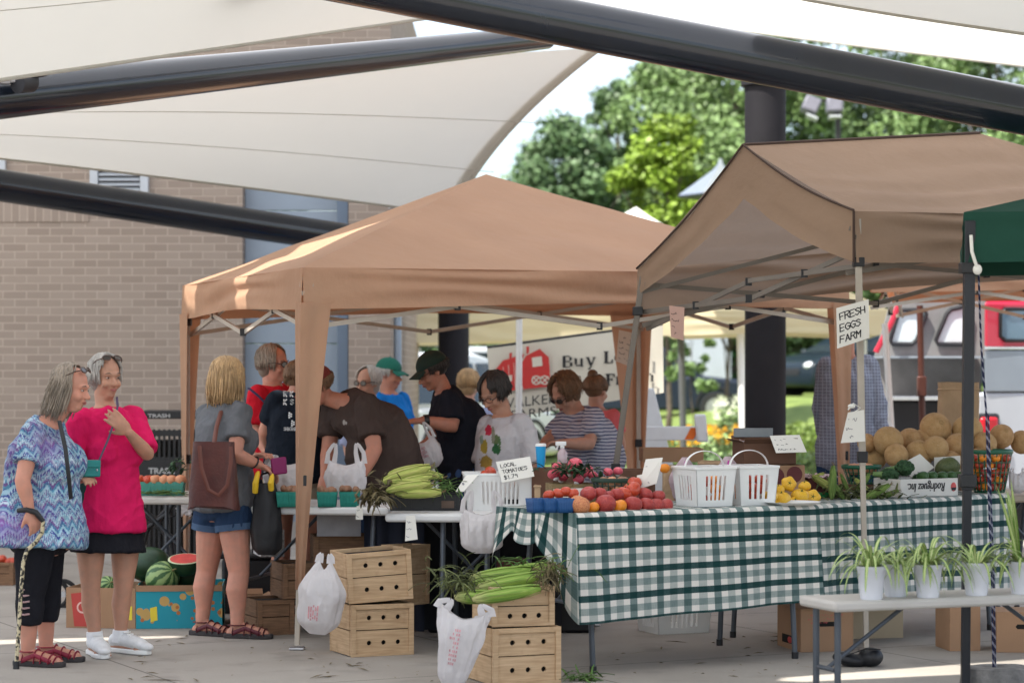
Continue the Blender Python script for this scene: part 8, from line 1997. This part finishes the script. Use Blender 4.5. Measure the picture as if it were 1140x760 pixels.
# black folded stroller chair under the far left table, red wagon etc.
st = thing('folding_chair', 'black folding chair with curved frame under the far left table', 'chair', (gx(172,15.6),15.6,0)); mb = MB(); Yq = 15.6
mb.tube([P(150,640,Yq),P(160,590,Yq),P(186,572,Yq),P(193,560,Yq)], .016, 10); mb.tube([P(196,640,Yq),P(190,600,Yq),P(170,580,Yq),P(150,566,Yq)], .016, 10); mb.tube([P(152,638,Yq+.3),P(164,590,Yq+.3),P(192,560,Yq+.3)], .016, 10); mb.tube([P(199,640,Yq+.3),P(194,600,Yq+.3),P(152,566,Yq+.3)], .016, 10); mb.build('frame', m_blkpl, st)
mb = MB(); mb.grid(10,10,lambda u,v: lerp(P(150,567,Yq),P(194,574,Yq),u)+Vector((0,.3*v,-.05*math.sin(math.pi*u)*1))); mb.build('seat', mat('black canvas', (.014,.014,.016), .8, .15, 20), st, thick=.006)
mb = MB(); mb.grid(10,10,lambda u,v: lerp(P(151,552,Yq+.3),P(193,552,Yq+.3),u)+Vector((0,.04*v+.03*math.sin(math.pi*u),.16*v-.05))); mb.build('backrest', MATS['black canvas'], st, thick=.006)
bg_ = thing('stroller', 'black wheeled cart standing behind the two women by the wall', 'cart', (gx(78,15.5),15.5,0)); Yq = 15.4; mb = MB(); mb.obox(P(62,600,Yq), Vector((.19,0,0)), Vector((0,.3,0)), Vector((.02,0,.22))); mb.build('seat_bag', MATS['black canvas'], bg_, bevel=.03)
mb = MB(); mb.tube([P(64,650,Yq),P(70,600,Yq),P(92,570,Yq)], .013, 8); mb.tube([P(98,648,Yq),P(84,606,Yq),P(66,590,Yq)], .013, 8); mb.build('frame', m_blkpl, bg_)
for px in (61, 70):
    c = P(px,640,Yq); c.z = .085; mb = MB(); mb.tube([c+Vector((.085*math.cos(k*.2618),0,.085*math.sin(k*.2618))) for k in range(24)], .014, 8, closed=True); wh = mb.build('wheel', m_tyre, bg_); mb = MB(); mb.tube([c-Vector((0,.01,0)), c+Vector((0,.01,0))], .02, 10); mb.build('hub', m_rim, wh)
mb = MB(); mb.grid(40, 12, lambda u, v: Vector((gx(432,13.65)+.98*u, 13.72+.03*math.sin(u*26), .70-.66*v))); tag(mb.build('skirt_and_shade', mat('black cloth', (.012,.012,.016), .9, .1)), 'added dark sheet standing in for the shade under the white table behind the green corn', 'cloth')  # dark sheet added to deepen the shade under the tables
# dark dressed boxes and cloths under the tables
mb = MB(); mb.grid(30, 12, lambda u, v: Vector((gx(405,13.62)+.34*u, 13.64+.02*math.sin(u*18), .70-.66*v))); tag(mb.build('skirt_and_shade', mat('navy cloth', (.01,.013,.025), .9, .1)), 'navy cloth hanging under the end of the basket table', 'cloth')
for px, Y, lb in ((250,15.0,'black plastic storage tote under the basket table, leftmost'),(480,13.9,'black plastic storage tote under the white table behind the green corn'),(540,13.7,'black plastic storage tote under the white table by the checkered cloth'),(600,13.9,'black plastic storage tote under the checkered table')):
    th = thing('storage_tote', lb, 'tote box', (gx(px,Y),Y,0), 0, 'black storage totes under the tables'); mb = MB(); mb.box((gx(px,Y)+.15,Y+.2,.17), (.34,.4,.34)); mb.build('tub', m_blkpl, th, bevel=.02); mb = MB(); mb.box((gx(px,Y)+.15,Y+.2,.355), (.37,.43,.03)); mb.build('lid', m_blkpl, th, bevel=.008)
carton('maroon carton under the hanging plastic bag', Vector((gx(556,13.2),13.25,.10)), R(5), .16, .2, .36, m_cardr, open_=False)
